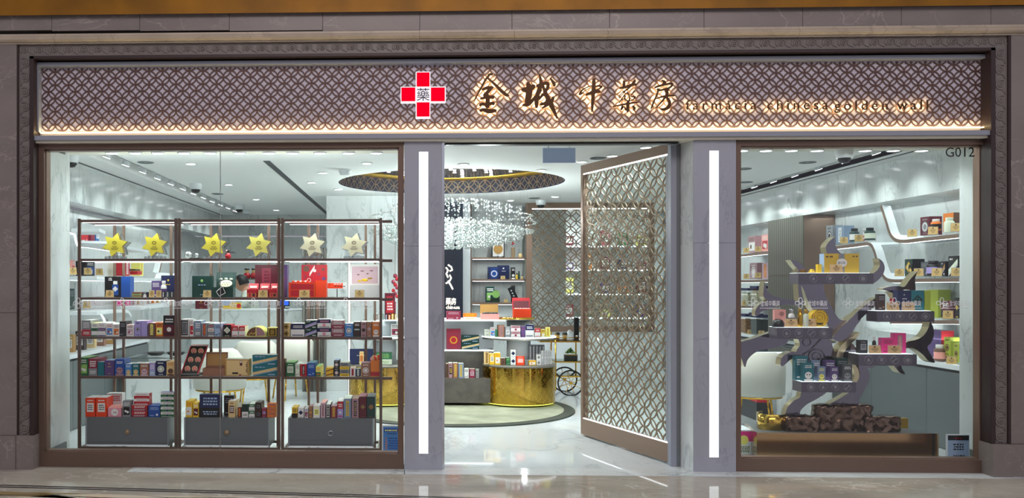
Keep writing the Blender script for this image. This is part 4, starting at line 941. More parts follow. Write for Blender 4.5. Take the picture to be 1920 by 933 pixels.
# shelf 3
Ys = Y1+.01; D = .09
for a in ((153,170,600,'e','bot','r','w','grey and red box at the left end of the third shelf',3),
 (171,184,605,'w','band','g','k','white box with green band, third shelf',3,'Y'),(184,198,604.5,'w','band','P','d','white box with purple band, third shelf',3),
 (199,212,605.5,'w','photo','c','r','white box with blue corner and red berries, third shelf',2),(212,224,607,'w','photo','o','n','white box with orange leaf picture, third shelf',2),
 (224,236,602,'k','txt','e','n','plain black box in the third shelf row',2,'N'),(237,251,608,'w','photo','q','m','small white box with pink picture before the black one',1,'x'),
 (252,264,601,'v','round','B','w','lavender box with dark round emblem, third shelf',2),(264.5,276,601,'v','plain','v','v','plain lavender box, third shelf',2,'q'),
 (278,291,605,'n','vert','Y','k','brown box with yellow character strip, third shelf',3,'x'),(292,305.5,604,'o','photo','Y','k','orange box with dark script and fruit picture, third shelf',3,'x'),
 (306,328,591,'R','top','k','w','tall dark red box with black top, end of third shelf',1,'R')):
    B(a[0], a[1], a[2], S3, Ys, D, a[3], a[4], a[5], a[6], a[7], n=a[8], top=a[9] if len(a) > 9 else 'w')
for a in ((338,354.5,598,'w','frame','k','e','white box with dark framed picture, left of middle bay',2),(355.5,363,598,'w','photo','r','d','slim white box beside the framed one, middle bay',1),
 (364,377,601,'u','bot','e','w','blue-grey capsule box with white print, middle bay',2),(377.5,389,605,'e','vert','r','i','grey box with red and gold strip, middle bay',3,'w'),
 (389.5,401.5,606,'e','band','w','r','grey box with white band and red mark, middle bay',3,'w'),(402,414,606,'s','txt','B','k','light blue box with dark print, middle bay',3,'w'),
 (418,433.5,608,'k','diam','z','m','black box with pale diamond and red sides, middle bay',2,'r'),(434.5,446.5,611,'w','top','r','w','left of two white boxes with red tops, middle bay',2,'r'),
 (447.5,459.5,611,'w','top','r','w','right of two white boxes with red tops, middle bay',2,'r'),(501,520.5,614,'k','frame','i','k','black and yellow flat box at the end of middle bay',2,'Y')):
    B(a[0], a[1], a[2], S3, Ys, D, a[3], a[4], a[5], a[6], a[7], n=a[8], top=a[9] if len(a) > 9 else 'w', side='r' if a[0] in (418,) else None)
# half-round boxes
x, _ = P(480, 629, Ys); r = .088
for k in range(4):
    b = MB(); y = Ys+k*.06; o = [(x+r*cos(q), S3+.001+r*.98*sin(q)) for q in [pi*j/20 for j in range(21)]]
    b.prism(o, y, y+.058, K('Y') if k else K('Y')); 
    if k == 0:
        for (a0, a1, c) in ((pi/2+.03, pi-.06, 'n'), (.06, pi/2-.03, 'd')):
            vs = [(x+(.004 if c == 'd' else -.004), y-.001, S3+.004)]+[(x+(r-.006)*cos(a0+(a1-a0)*j/10), y-.001, S3+.004+(r-.008)*sin(a0+(a1-a0)*j/10)) for j in range(11)]
            b.add(vs, [tuple(range(12))], K(c))
        for q in range(6): b.ball((x-.06+.01*q, y-.001, S3+.02+.006*(q%3)), .006, K('ia'[q%2]), 6, 4, (1,.2,1))
    b.build('half_round_box', label='front half-round gift box with brown and tan picture, middle bay' if k == 0 else 'cream half-round box standing in the row behind the front half-round one', cat='box', group='half-round boxes on the third shelf')
for a in ((530,543.5,605,'A','round','k','i','two-high small gold boxes with dark round marks, right bay',1,2),(545,571,606,'w','top','B','w','white box with navy and red heading, right bay',2,1),
 (572,594,600,'G','slant','v','w','dark green box with lilac slanting stripe, right bay',2,2),(595,620.5,598,'w','top','B','p','white box with blue capsule heading, right bay',2,2),
 (621.5,645,600,'d','bot','m','w','pink box with rose band, right bay',2,2),(646.5,662,606,'c','round','w','B','light blue box with white round emblem, right bay',2,1),
 (663,675.5,603,'N','band','G','w','dark brown box with green print, right bay',2,1),(676.5,687,603,'d','round','k','n','pale brown box with dark round seal, right bay',3,1),
 (687.5,697,603,'j','diam','q','n','reddish brown patterned box, right bay',3,1),(698,712,603,'o','face','w','w','orange box with white figure at the end, right bay',3,1)):
    B(a[0], a[1], a[2], S3, Ys, D, a[3], a[4], a[5], a[6], a[7], n=a[8], stack=a[9], top='w')
# shelf 4
for a in ((147.5,165,670,'g','photo','l','w','green and white herb box at the left end of the fourth shelf',3,'l'),(166,182,672,'m','bot','e','w','crimson and grey box with white print, fourth shelf',3,'m'),
 (183,195,678,'t','plain','t','t','plain teal box, fourth shelf',1,'s'),(196,214,675,'P','min','i','i','dark purple box with small gold seal, fourth shelf',2,'s'),
 (215,233.5,673,'b','face','d','w','blue box with pale round face drawing, fourth shelf',2,'b'),(234.5,247,682,'c','face','A','w','light blue box with tan face drawing, fourth shelf',2,'w'),
 (248,261,681,'t','face','A','w','teal green box with small face drawing, fourth shelf',2,'w'),(262,279,681,'j','face','q','w','brown box with boy face drawing, fourth shelf',2,'w'),
 (280,291,680,'v','bot','s','w','lavender blue box, fourth shelf',2,'w'),(292,311,676,'B','round','z','e','navy box with seated figure drawing, fourth shelf',2,'w'),(312,327.5,677,'A','face','n','o','tan box with brown bear drawing, fourth shelf',2,'A')):
    B(a[0], a[1], a[2], S4, Ys, D, a[3], a[4], a[5], a[6], a[7], n=a[8], top=a[9])
# red tray with six medallions, leaning back
x0, x1 = P(340,0,Ys)[0], P(371,0,Ys)[0]; zt = P(360,648,Ys+.12)[1]; tilt = (.0, .13)
t = E('mooncake_box', 'tilted red tray with six pink moon-shaped medallions on black, middle bay', 'gift box', ((x0+x1)/2, Ys, S4))
def TP(u, v, d=0): hx = (P(352,0,Ys)[0]-x0)*v; return (x0+(x1-x0)*u+hx, Ys+.13*v+d*.98, S4+.02+(zt-S4-.02)*v+d*.15)
b = MB(); b.add([TP(0,0), TP(1,0), TP(1,1), TP(0,1), TP(0,0,.03), TP(1,0,.03), TP(1,1,.03), TP(0,1,.03)], [(0,1,2,3),(5,4,7,6),(0,4,5,1),(1,5,6,2),(2,6,7,3),(3,7,4,0)], K('k')); b.build('tray', t)
b = MB()
for u in (0, 1): b.add([TP(u-.03,0,-.018), TP(u+.03,0,-.018), TP(u+.03,1,-.018), TP(u-.03,1,-.018), TP(u-.03,0,.03), TP(u+.03,0,.03), TP(u+.03,1,.03), TP(u-.03,1,.03)], [(0,1,2,3),(5,4,7,6),(0,4,5,1),(1,5,6,2),(2,6,7,3),(3,7,4,0)], K('r'))
b.add([TP(.0,1,-.01), TP(1,1,-.01), TP(1,1,.06), TP(0,1,.06)], [(0,1,2,3)], K('x')); b.build('red_rim', t)
for u in (.28, .72):
    for v in (.18, .5, .82):
        b = MB(); c = TP(u, v, -.004); b.ball(c, .026, K('x'), 14, 6, (1, .3, 1)); b.tube([(c[0]+.024*cos(q), c[1]-.006, c[2]+.024*sin(q)) for q in [2*pi*k/14 for k in range(14)]], .003, K('A'), 4, True)
        b.tube([(c[0]+.012*cos(q), c[1]-.007, c[2]+.012*sin(q)) for q in [2*pi*k/10 for k in range(10)]], .002, K('r'), 4, True); b.build('medallion', t)
b = MB(); b.box(x0-.005, x1+.005, Ys+.002, Ys+.14, S4+.001, S4+.012, K('k')); b.build('base', t)
crate(380, 421, S4, 690, Ys, .13, K('j'), K('k'), 'open brown wooden box with tan lined lid, middle bay', lid=660, lidc=K('a'), edge=K('j'), lidang=96)
B(421.5, 467, 673, S4, Ys+.005, .15, 'a', 'plain', 'a', 'a', 'large tan box with red seal and column of characters, middle bay', side='i', top='z')
o = [q for q in COL.objects if q.name.startswith('medicine_box')][-1]; xa, xb = P(422,0,Ys)[0], P(466.5,0,Ys)[0]; zt_ = P(440,673,Ys)[1]
extra(o, lambda b: art(b, xa, xb, S4, zt_, Ys+.004, [('r',.06,.05,.94,.93,'A'),('r',.62,.62,.72,.9,'R'),('r',.64,.78,.70,.88,'w'),('r',.3,.12,.55,.22,'k'),('t',.86,.2,.94,.85,'k',6),('r',.58,.02,.68,.1,'m')]))
B(473, 520, 665, S4, Ys+.005, .15, 't', 'slant', 'A', 's', 'two-high teal boxes with slanting row of small pictures, middle bay', stack=2, top='w')
for a in ((528.5,535,672,'n','vert','d','n','narrow brown box at the left end of right bay, fourth shelf',1,1,'Y'),(536,552.5,679,'g','lab','z','g','green box with pale label, right bay, fourth shelf',3,1,'l'),(553.5,562,682,'z','txt','e','g','pale grey-green box, right bay, fourth shelf',3,1,'z'),
 (563,575,682,'r','vert','k','w','red box with dark strip and white disc, right bay',2,1,'w'),(576,591,680,'b','txt','s','s','blue box with four pale dots, right bay',3,1,'t'),(592,601.5,686,'Y','bot','g','o','yellow-green box with green bars, right bay',3,1,'l'),
 (611,625,689,'y','slant','n','o','two-high orange boxes with brown stripe, right bay',2,2,'y'),(626,636,675,'k','round','w','r','two-high black boxes with white round logos, right bay',2,2,'s'),
 (637,655,679,'e','bot','y','k','grey-green box over yellow box, right bay',2,2,'z'),(656,666.5,689,'w','vert','r','k','white box with red and black squares, right bay',2,1,'A'),(667,676,691,'B','vert','z','B','navy and cream striped box, right bay',1,1,'z'),
 (677,694,680,'j','round','w','j','brown box with white round emblem, right bay',2,1,'d')):
    B(a[0], a[1], a[2], S4, Ys, D, a[3], a[4], a[5], a[6], a[7], n=a[8], stack=a[9], top=a[10])
# orange bag with tissue
x0, x1 = P(695,0,Ys)[0], P(713,0,Ys)[0]; zt = P(700,676,Ys)[1]; t = E('gift_bag', 'orange paper bag stuffed with pink tissue at the end of the fourth shelf', 'bag', ((x0+x1)/2, Ys, S4))
b = MB(); b.add([(x0,Ys,S4+.001),(x1,Ys,S4+.001),(x1,Ys+.14,S4+.001),(x0,Ys+.14,S4+.001),(x0-.002,Ys+.01,zt),(x1+.002,Ys+.01,zt),(x1+.004,Ys+.13,zt+.01),(x0,Ys+.13,zt+.01)], [(0,3,2,1),(0,1,5,4),(1,2,6,5),(2,3,7,6),(3,0,4,7),(4,5,6,7)], K('o')); art(b, x0, x1, S4, zt, Ys, [('r',0,.05,1,.3,'r')]); b.build('bag_body', t)
b = MB()
for k in range(9): b.ball((x0+.01+.012*(k%6), Ys+.03+.035*(k//3), zt+.012+.006*(k%3)), .02, K('xAO'[k%3]), 6, 4, (.9,.9,1+.3*(k%2)))
b.build('tissue', t)
# on top of the drawers
Yd = RF+.06
for a in ((160,178.5,745,'O','lab','w','k','left of two orange and red boxes with white label on the left drawer',2,1,'w'),(180,200,745,'O','lab','w','k','right of two orange and red boxes with white label on the left drawer',2,1,'w'),
 (229.5,245,751,'e','photo','k','w','grey box with black picture on the left drawer',1,1,'e'),(246.5,276,759,'r','bot','m','w','red and white toothpaste carton, bottom pair, left drawer',2,2,'w'),
 (278,300,760,'b','txt','s','w','blue carton beside the toothpaste stack, left drawer',2,1,'b'),(301,326,735,'g','top','w','B','green, navy and white carton in a tall stack, left drawer',1,5,'v')):
    B(a[0], a[1], a[2], DT, Yd, .09, a[3], a[4], a[5], a[6], a[7], n=a[8], stack=a[9], top=a[10], name='medicine_box')
z2 = P(260,759,Yd)[1]
B(251, 280, 737, z2, Yd+.05, .09, 'r', 'top', 'w', 'r', 'red and white carton lying on the toothpaste pair', n=1, stack=2, top='w')
B(200, 229, 737, DT, Yd+.21, .1, 'w', 'txt', 'r', 'r', 'pale white box with red print standing at the back of the left drawer', n=1)
x0, x1 = P(202.5,0,Yd)[0], P(227.5,0,Yd)[0]; zt = P(215,760,Yd)[1]; b = MB(); b.box(x0, x1, Yd, Yd+.1, DT+.001, zt-.02, K('p')); 
b.add([(x0,Yd,zt-.02),(x1,Yd,zt-.02),(x1,Yd+.1,zt-.02),(x0,Yd+.1,zt-.02),(x0+.02,Yd+.02,zt),(x1-.02,Yd+.02,zt),(x1-.02,Yd+.08,zt),(x0+.02,Yd+.08,zt)], [(0,1,5,4),(1,2,6,5),(2,3,7,6),(3,0,4,7),(4,5,6,7)], K('x')); art(b, x0, x1, DT, zt-.02, Yd, [('c',.5,.5,.4,'w'),('t',.35,.4,.65,.6,'m',2)]); b.build('tissue_box', label='soft pink tissue box with white oval on the left drawer', cat='box')
for a in ((348,360.5,751,'y','photo','w','o','yellow and orange box at the left of the middle drawer',2,1,'y'),(361.5,372.5,755,'y','photo','R','w','smaller yellow box with dark red picture, middle drawer',2,1,'y'),(374,413,739,'B','bot','k','s','large navy box with silver print on the middle drawer',1,1,'B'),
 (428,441,751,'A','lab','n','w','cream box with brown lettering, middle drawer',2,1,'w'),(445.5,452.5,763,'R','vert','o','k','narrow dark brown box, middle drawer',1,1,'n'),(453.5,465.5,757,'G','bot','w','k','dark green and white box, middle drawer',1,1,'e'),
 (466.5,477.5,757,'w','top','g','w','two-high white and green tea boxes, middle drawer',2,2,'z'),(478.5,490,754,'N','round','k','e','two-high dark brown boxes, middle drawer',2,2,'N'),(491,499.5,765,'m','diam','v','P','small maroon patterned box, middle drawer',1,1,'m'),
 (501,517,756,'o','txt','b','c','three-high orange and blue small boxes, middle drawer',1,3,'o')):
    B(a[0], a[1], a[2], DT, Yd, .09, a[3], a[4], a[5], a[6], a[7], n=a[8], stack=a[9], top=a[10])
x0, x1 = P(415,0,Yd)[0], P(427,0,Yd)[0]; b = MB(); b.box(x0, x1+.03, Yd+.12, Yd+.2, DT+.001, P(420,742,Yd+.1)[1], K('k')); art(b, x0, x1+.03, DT, P(420,742,Yd+.1)[1], Yd+.12, STY['txt']('e','e')); b.build('medicine_box', label='black carton standing just right of the large navy box', cat='box')
for a in ((547,557.5,763,'y','bot','k','k','yellow and black narrow box, first on the right drawer',2,'y'),(558.5,569.5,764,'w','diam','B','k','white box with navy shield on the right drawer',2,'w'),(571,578,765,'w','photo','m','b','white box with blue and pink figures, right drawer',2,'w'),
 (579,586,761,'j','round','i','r','reddish brown box with gold oval, right drawer',2,'d'),(587,600,760,'w','lab','Y','B','white and navy box with yellow label, right drawer',2,'w'),(601,610,755,'q','vert','d','n','pale pink box with brown pictures, right drawer',3,'x'),
 (611,619,758,'k','frame','w','k','black-framed white narrow box, right drawer',3,'w'),(620,631.5,761,'m','vert','i','R','maroon box with gold panel, right drawer',2,'d'),(632.5,643.5,752,'v','top','r','w','lilac-grey box with red heading, right drawer',3,'w'),
 (644.5,658.5,747,'u','vert','i','t','teal-grey box with gold oval, right drawer',3,'z'),(659.5,672.5,747,'d','vert','B','i','dusky rose box with arched window, right drawer',3,'j'),(673.5,687,743,'R','diam','n','i','burgundy box with gold lace pattern, right drawer',3,'m'),
 (688,703.5,743,'G','diam','n','i','dark green box with gold lace pattern at the end, right drawer',3,'E')):
    B(a[0], a[1], a[2], DT, Yd, .09, a[3], a[4], a[5], a[6], a[7], n=a[8], top=a[9])
# blue leaflet stand on the floor near the pillar
t = E('notice_stand', 'white-framed bright blue notice standing on the floor beside the left pillar', 'notice', (P(733,0,7.95)[0], 7.95, 0)); x0, x1, z0, z1 = rect(716, 752, 797, 846, 7.95)
b = MB(); b.box(x0, x1, 7.95, 7.965, 0.0, z1, K('w')); b.build('frame', t)
b = MB(); b.box(x0+.012, x1-.012, 7.945, 7.9495, .03, z1-.012, K('c')); art(b, x0+.012, x1-.012, .03, z1-.012, 7.945, [('r',.05,.82,.95,.95,'b'),('t',.1,.84,.9,.93,'Y',1),('t',.2,.74,.8,.8,'B',1),('t',.1,.08,.25,.66,'o',7),('t',.3,.08,.9,.66,'b',7)]); b.build('blue_sheet', t)
b = MB(); b.box(x0, x1, 7.965, 8.0-.004, 0, .01, K('w')); b.build('foot', t)
# ================================================================ MIDDLE OF THE SHOP: ISLAND, RUG, REAR NICHE
b = MB(); b.cyl((RX, RY-.1, .001), 1.5, .012, 'rug_edge', 72, smooth=False); s0 = len(b.v); b.cyl((RX, RY-.1, .0135), 1.37, .004, 'rug_field', 72, smooth=False); b.build('round_rug', label='round grey-green rug with dark border under the gold display island', cat='rug')
IX, IY = RX, 11.62
DR = P(1040, 700, IY)[0]-P(905, 700, IY)[0]; DR *= .5
DCX = [(P(905, 0, IY)[0]+P(1040, 0, IY)[0])/2, (P(655,0,IY)[0]+P(787,0,IY)[0])/2]
def hz(py, Y=IY-DR, px=950): return P(px, py, Y)[1]
zD = hz(686); zM = hz(633); zT = hz(600)
isl = E('display_island', 'island counter with gold ring-patterned drum ends and curved white tiers amid the shop', 'counter', (IX, IY, .018))
for cx in DCX:
    b = MB(); b.cyl((cx, IY, .05), DR, zD-.08-.0, 'gold_mirror', 64, caps=False); b.build('gold_drum', isl)
    b = MB(); lattice(b, 0, 2*pi*DR, .05, zD-.04, .10, .003, lambda u,v,d: (cx+(DR+.0015+d)*cos(u/DR), IY+(DR+.0015+d)*sin(u/DR), v), 'gold_matte', 0, 20); b.build('ring_pattern', isl)
    b = MB(); b.cyl((cx, IY, .018), DR-.05, .034, 'black', 48); b.build('plinth', isl)
    b = MB(); b.cyl((cx, IY, zD-.03), DR+.006, .03, 'taupe_lam', 64); b.build('drum_top', isl)
    b = MB(); b.cyl((cx, IY, zM-.035), DR+.012, .035, 'taupe_lam', 64); b.cyl((cx, IY, zM-.012), DR+.014, .012, 'led_white', 64); b.cyl((cx, IY, zM-.0005), DR+.004, .002, 'cool_white', 48); b.build('round_shelf', isl)
    b = MB(); b.cyl((cx, IY, zD), DR*.33, zM-.035-zD, 'cool_white', 40); b.build('core', isl)
    b = MB(); b.cyl((cx, IY, zM), DR*.33, zT-.02-zM, 'cool_white', 40); b.build('upper_core', isl)
    lamp('POINT', 'island_glow', (cx, IY-DR-.12, zM-.06), 1.5, COOL, size=.03)
    b = MB(); b.tube([(cx+(DR-.02)*cos(a), IY+(DR-.02)*sin(a), .045) for a in [2*pi*k/48 for k in range(48)]], .008, 'led_yellow', 6, True); b.build('base_light', isl, label='yellowish light strip round the foot of the drum')
x0, x1 = DCX[1]+DR*.9, DCX[0]-DR*.75
yf = IY-DR*.55
zs1 = P(870, 655, yf)[1]; zs2 = P(870, 709, yf)[1]
b = MB(); b.box(x0, x1, yf, IY+.35, .05, zs2, 'wood_lam'); b.build('drawer_base', isl)
b = MB(); b.box(x0, x1, yf+.28, IY+.3, zs2, zs1-.02, 'wood_lam'); b.box(x1-.03, x1, yf+.02, yf+.28, zs2, zs1, 'taupe_lam'); b.build('back_panel', isl)
b = MB(); b.box(x0, x1, yf, IY+.3, zs1-.02, zs1, 'cool_white'); b.box(x0, x1, yf-.004, yf, zs1-.018, zs1-.006, 'led_white'); b.build('middle_shelf', isl)
b = MB(); b.box(x0, x1+.02, IY-.05, IY+.3, zs1, zT-.02, 'cool_white'); b.build('upper_panel', isl)
b = MB(); xa, xb = DCX[1], P(948,0,IY-.3)[0]; b.box(xa, xb, IY-.3, IY+.35, zT-.02, zT, 'cool_white'); b.box(xa, xb, IY-.304, IY-.3, zT-.018, zT-.004, 'lamp_white'); b.build('top_shelf', isl)
lamp('AREA', 'island_shelf_light', ((x0+x1)/2+.1, yf+.03, zs1-.03), 2.0, COOL, (radians(15),0,0), 1.0, .02)
g = MB(); zr = zT; cxr = P(968, 0, IY-.2)[0]
g.cyl((cxr, IY-.1, zT+.001), .24, .026, 'gold_mirror', 40); g.build('gold_round_tray', label='round gold fluted tray under the open red gift box on the island', cat='tray')
YT = IY-.24
B = pbox
B(837, 864, 583, zT, YT, .10, 'm', 'txt', 'q', 'q', 'long dusky pink box at the left of the island top')
B(868.5, 894, 587, zT, YT, .09, 'o', 'bot', 'w', 'y', 'orange and yellow box on the island top')
crate(902, 936, zT, 588, YT, .13, K('x'), K('k'), 'pale wooden tray with black contents and tan lid on the island', lid=570, lidc=K('a'), edge=K('a'), lidang=96)
b = MB(); x, _ = P(919, 0, YT+.06)
for k in range(5): b.ball((x-.07+.035*k, YT+.06, zT+.07), .028, K('k'), 8, 6, (1,1,.8))
b.build('black_pouches', label='heap of black pouches in the pale tray on the island', cat='pouch')
t, li, g_ = crate(963, 996, zT+.028, 579, YT+.05, .12, K('O'), K('r'), 'open red gift box with gold band on the round gold tray', lid=558, lidc=K('R'), edge=K('r'), lidang=104)
b = MB(); x0_, x1_, zt_ = g_
for k in range(6): b.ball((x0_+.03+.033*k, YT+.11, zt_), .02, K('x'), 8, 5, (1,1.2,.7))
b.build('candies', t)
B(837, 864, 616, zs1, yf+.05, .08, 'm', 'round', 'r', 'i', 'crimson gift box with gold emblem on the island shelf')
B(866, 898.5, 628, zs1, yf+.05, .10, 'G', 'slant', 'A', 's', 'two-high dark teal boxes with picture strip on the island shelf', stack=2)
Ym = IY-DR+.12
for a in ((908,919,617,'z','lab','w','g','small pale green and white box at the left of the round tier',1,2,.10),(919.5,928.5,613,'w','photo','c','r','white box with small pictures on the round tier',1,1,.06),(929,933,617,'g','plain','g','g','slim green box on the round tier',1,1,.03),
 (934,946,609,'j','vert','d','n','tall brown box on the round tier',2,1,.02),(947,957,612,'e','lab','w','k','grey box with white label on the round tier',2,1,.0),(958,976,610,'w','top','d','m','two-high pink and white boxes on the round tier',1,2,-.02),
 (977,984.5,611,'P','txt','m','m','dark purple box on the round tier',2,1,-.02),(985,1001,608,'w','top','B','w','white box with navy top and printed grid on the round tier',2,1,-.02),(1002.5,1013,615,'w','top','r','w','white box with red heading on the round tier',1,1,.0),
 (1014.5,1022.5,617,'i','face','w','k','yellow box with round mark on the round tier',1,1,.05),(1023.5,1031.5,613,'Y','vert','i','n','pale yellow box at the right end of the round tier',1,1,.10)):
    B(a[0], a[1], a[2], zM+.002, Ym+a[10], .07, a[3], a[4], a[5], a[6], a[7], n=a[8], stack=a[9], top='w')
for a in ((908,917.5,659,'A','vert','n','i','cream and brown box at the left of the gold drum top',1,1,.10),(918,927.5,662,'y','lab','w','n','left of two orange and white boxes on the gold drum',1,1,.07),(928,938.5,661,'y','photo','w','o','right of two orange and white boxes on the gold drum',2,1,.04),
 (939,948,671,'n','round','k','j','dark brown box on the gold drum',1,1,.02),(949,956.5,670,'g','txt','l','w','green box on the gold drum',2,1,.01),(957.5,967,655,'w','diam','B','k','two-high white boxes with navy shield on the gold drum',1,2,-.01),
 (968,983.5,667,'O','lab','x','w','coral red box with white mark on the gold drum',2,1,-.01),(984.5,990.5,675,'e','vert','k','w','small grey box on the gold drum',1,1,-.01),(991.5,1005,675,'y','photo','w','o','low yellow and white box on the gold drum',2,1,.0),
 (1006,1014.5,664,'w','round','k','w','two-high white boxes with dark flower seal on the gold drum',1,2,.02)):
    B(a[0], a[1], a[2], zD+.002, Ym+a[10], .07, a[3], a[4], a[5], a[6], a[7], n=a[8], stack=a[9], top='w')
for k in range(4): B(1015+k*5, 1019.4+k*5, 657 if k < 4 else 668, zD+.002, Ym+.06+.035*k, .05, 'w', 'vert', 'e', 'w', ('first','second','third','last')[k]+' of four narrow white cartons stacked two high at the right of the drum', stack=2)
for k in range(5): B(992+k*6, 997.3+k*6, 646, zD+.002, Ym+.19+.012*k, .06, 'e', 'vert', 'w', 'u', ('first','second','third','fourth','last')[k]+' of five tall silver-grey cartons at the back of the drum')
for a in ((836,841,681,'n','vert','k','n','narrow brown box cut by the pillar edge, lower island shelf',1),(841.5,848.5,680,'d','lab','k','i','rose box with black window, lower island shelf',2),(849.5,858.5,680,'j','vert','i','n','reddish box with yellow strip, lower island shelf',2),
 (859.5,869.5,681,'u','vert','i','t','blue-grey box with gold oval, lower island shelf',2),(870.5,879,690,'w','txt','k','k','white box with black script, lower island shelf',1),(880,890.5,691,'m','lab','q','R','dusky red box with pale label, lower island shelf',1),(891.5,898.5,692,'k','frame','w','k','black-framed white box, lower island shelf',1)):
    B(a[0], a[1], a[2], zs2+.001, yf+.04, .07, a[3], a[4], a[5], a[6], a[7], n=a[8], top='z')
# goods seen on the left drum through the rack
for a in ((655,700,654,'B','min','w','i','large navy box standing on the left gold drum',.05),(700,735,660,'g','bot','z','l','green and white tub box on the left gold drum',.05),(674,682,659,'A','lab','o','n','small jar box before the large navy box',-.03)):
    B(a[0], a[1], a[2], zD+.002, Ym+a[8], .08, a[3], a[4], a[5], a[6], a[7])
B(733, 749, 607, zM+.002, Ym+.1, .07, 'w', 'photo', 'm', 'k', 'white and burgundy tin on the left round tier')
B(721, 741, 549, zT, YT, .08, 'R', 'lab', 'r', 'w', 'tall dark red gift bag box with white label on the left island top')
for k, px in enumerate((700, 705, 710, 715, 722, 728, 734, 740)): B(px, px+4.2, 588+ (k%3), zT, YT-.04, .03, 'knzgBoyA'[k], 'vert', 'w', 'k', ('very narrow %s carton in the row on the left island top' % ('black','brown','pale grey','green','navy','orange','yellow','tan')[k]))

# rear niche with three glass shelves
NY = 14.3
n0, n1, nz0, nz1 = rect(884, 986, 390, 600, NY)
b = MB(); b.box(n0-.06, n0, NY, NY+.5, 0, CZ, 'bronze_frame'); b.box(n1+.0, n1+.09, NY-.05, NY+.05, .75, CZ-.001, 'bronze_light'); b.box(n0, n1, NY+.45, NY+.5, 0, CZ, 'white_marble'); b.build('wall_niche', kind='structure')
for k, py in enumerate((482, 523, 567)):
    z = P(930, py, NY)[1]; t = E('wall_shelf', ('upper','middle','lower')[k]+' lit bronze shelf in the rear marble niche', 'shelf', ((n0+n1)/2, NY, z))
    b = MB(); b.box(n0+.001, n1-.001, NY+.02, NY+.44, z-.03, z, 'bronze_light'); b.build('board', t)
    b = MB(); b.box(n0+.02, n1-.02, NY+.03, NY+.05, z-.036, z-.0305, 'led_white'); b.build('light_strip', t)
    lamp('AREA', 'niche_light', ((n0+n1)/2, NY+.15, z-.05), 2.5, COOL, (0,0,0), 1.0, .05)
    if k == 0:
        x0, x1, z0, z1 = rect(922, 946, 451, 479, NY+.25); q = E('framed_print', 'black-framed print of a tan disc on the upper rear shelf', 'picture', ((x0+x1)/2, NY+.25, z))
        b = MB(); b.box(x0, x1, NY+.25, NY+.28, z+.001, z1, 'black'); b.build('frame', q); b = MB(); b.box(x0+.015, x1-.015, NY+.245, NY+.2495, z+.02, z1-.015, K('w')); b.build('mount', q)
        b = MB(); b.cyl(((x0+x1)/2, NY+.240, (z+z1)/2), .075, .004, K('a'), 28, axis='y'); b.build('disc', q)
        x, _ = P(962, 0, NY+.15); v = E('vase', 'tall gold vase with red flower sprig on the upper rear shelf', 'vase', (x, NY+.15, z)); b = MB(); b.box(x-.03, x+.03, NY+.12, NY+.18, z+.001, z+.16, 'champagne'); b.build('body', v, bevel=.004)
        b = MB(); b.tube([(x, NY+.15, z+.16), (x-.01, NY+.15, z+.2)], .003, K('g')); 
        for s_ in ((-.012,.21),(.01,.22),(-.005,.24)): b.ball((x+s_[0], NY+.15, z+s_[1]), .014, K('r'), 6, 4)
        b.build('flower', v)
        x, _ = P(976, 0, NY+.15); b = MB(); b.lathe([(.03,0),(.034,.02),(.028,.055),(.012,.062),(.001,.062)], (x, NY+.15, z+.001), K('A'), 16); b.build('small_jar', label='small cream jar at the right end of the upper rear shelf', cat='jar')
        x, _ = P(938, 0, NY+.1); b = MB(); b.lathe([(.012,0),(.03,.004),(.045,.028),(.042,.03),(.028,.008)], (x, NY+.1, z+.001), 'cool_white', 18); b.build('white_bowl', label='small white bowl before the framed print', cat='bowl')
    if k == 1:
        B(915, 938, 500, z, NY+.2, .1, 'B', 'round', 'b', 'w', 'navy gift box with ring emblem on the middle rear shelf'); B(933, 955, 497, z, NY+.31, .08, 'B', 'min', 'w', 'w', 'taller navy gift box behind the ring-emblem one')
        card(943, 520, NY+.08, z, 'small yellow card between the navy boxes, rear niche', w=.07, h=.05); B(958.5, 966, 501, z, NY+.2, .06, 'k', 'face', 'w', 'w', 'black bottle box on the middle rear shelf')
        for j, px in enumerate((969, 973, 979)): bottle(px, (512,508,516)[j], NY+.15, z, .017, K('iGA'[j]), K('k'), ('olive','dark green','cream')[j]+' little bottle at the right of the middle rear shelf')
    if k == 2:
        B(911, 927, 537, z, NY+.25, .1, 'G', 'photo', 'l', 'w', 'dark green box with pale plant picture on the lower rear shelf'); B(920, 937, 553, z, NY+.12, .08, 'G', 'bot', 'k', 'g', 'lower dark green block before the plant picture box')
        x, zz = P(930, 551, NY+.1); b = MB(); b.cyl((x, NY+.10, zz), .06, .012, K('l'), 24, axis='y'); b.build('round_tin_lid', label='round pale green tin lid leaning on the green box', cat='tin')
        card(948.5, 562, NY+.08, z, 'small yellow card on the lower rear shelf', w=.06, h=.05)
        B(958.5, 966, 535, z, NY+.2, .06, 'k', 'plain', 'k', 'k', 'tall plain black box on the lower rear shelf')
        x0 = P(968, 0, NY+.15)[0]; q = E('bottle_tray', 'black box of small bottles tilted to the right, lower rear shelf', 'box', (x0, NY+.15, z)); b = MB(); b.box(x0-.045, x0+.045, NY+.15, NY+.21, z, z+.22, K('k')); b.rot(0, (x0-.045, 0, z), 'Y', radians(-24)); s1 = len(b.v)
        b.v = [(v[0], v[1], v[2]+.02) for v in b.v]; b.build('tray', q)
        for j in range(4): b = MB(); b.cyl((x0+.0, NY+.13, z+.05+.045*j), .012, .02, 'cool_white', 10, axis='y'); b.rot(0, (x0-.045, 0, z), 'Y', radians(-24)); b.build('bottle_cap', q)
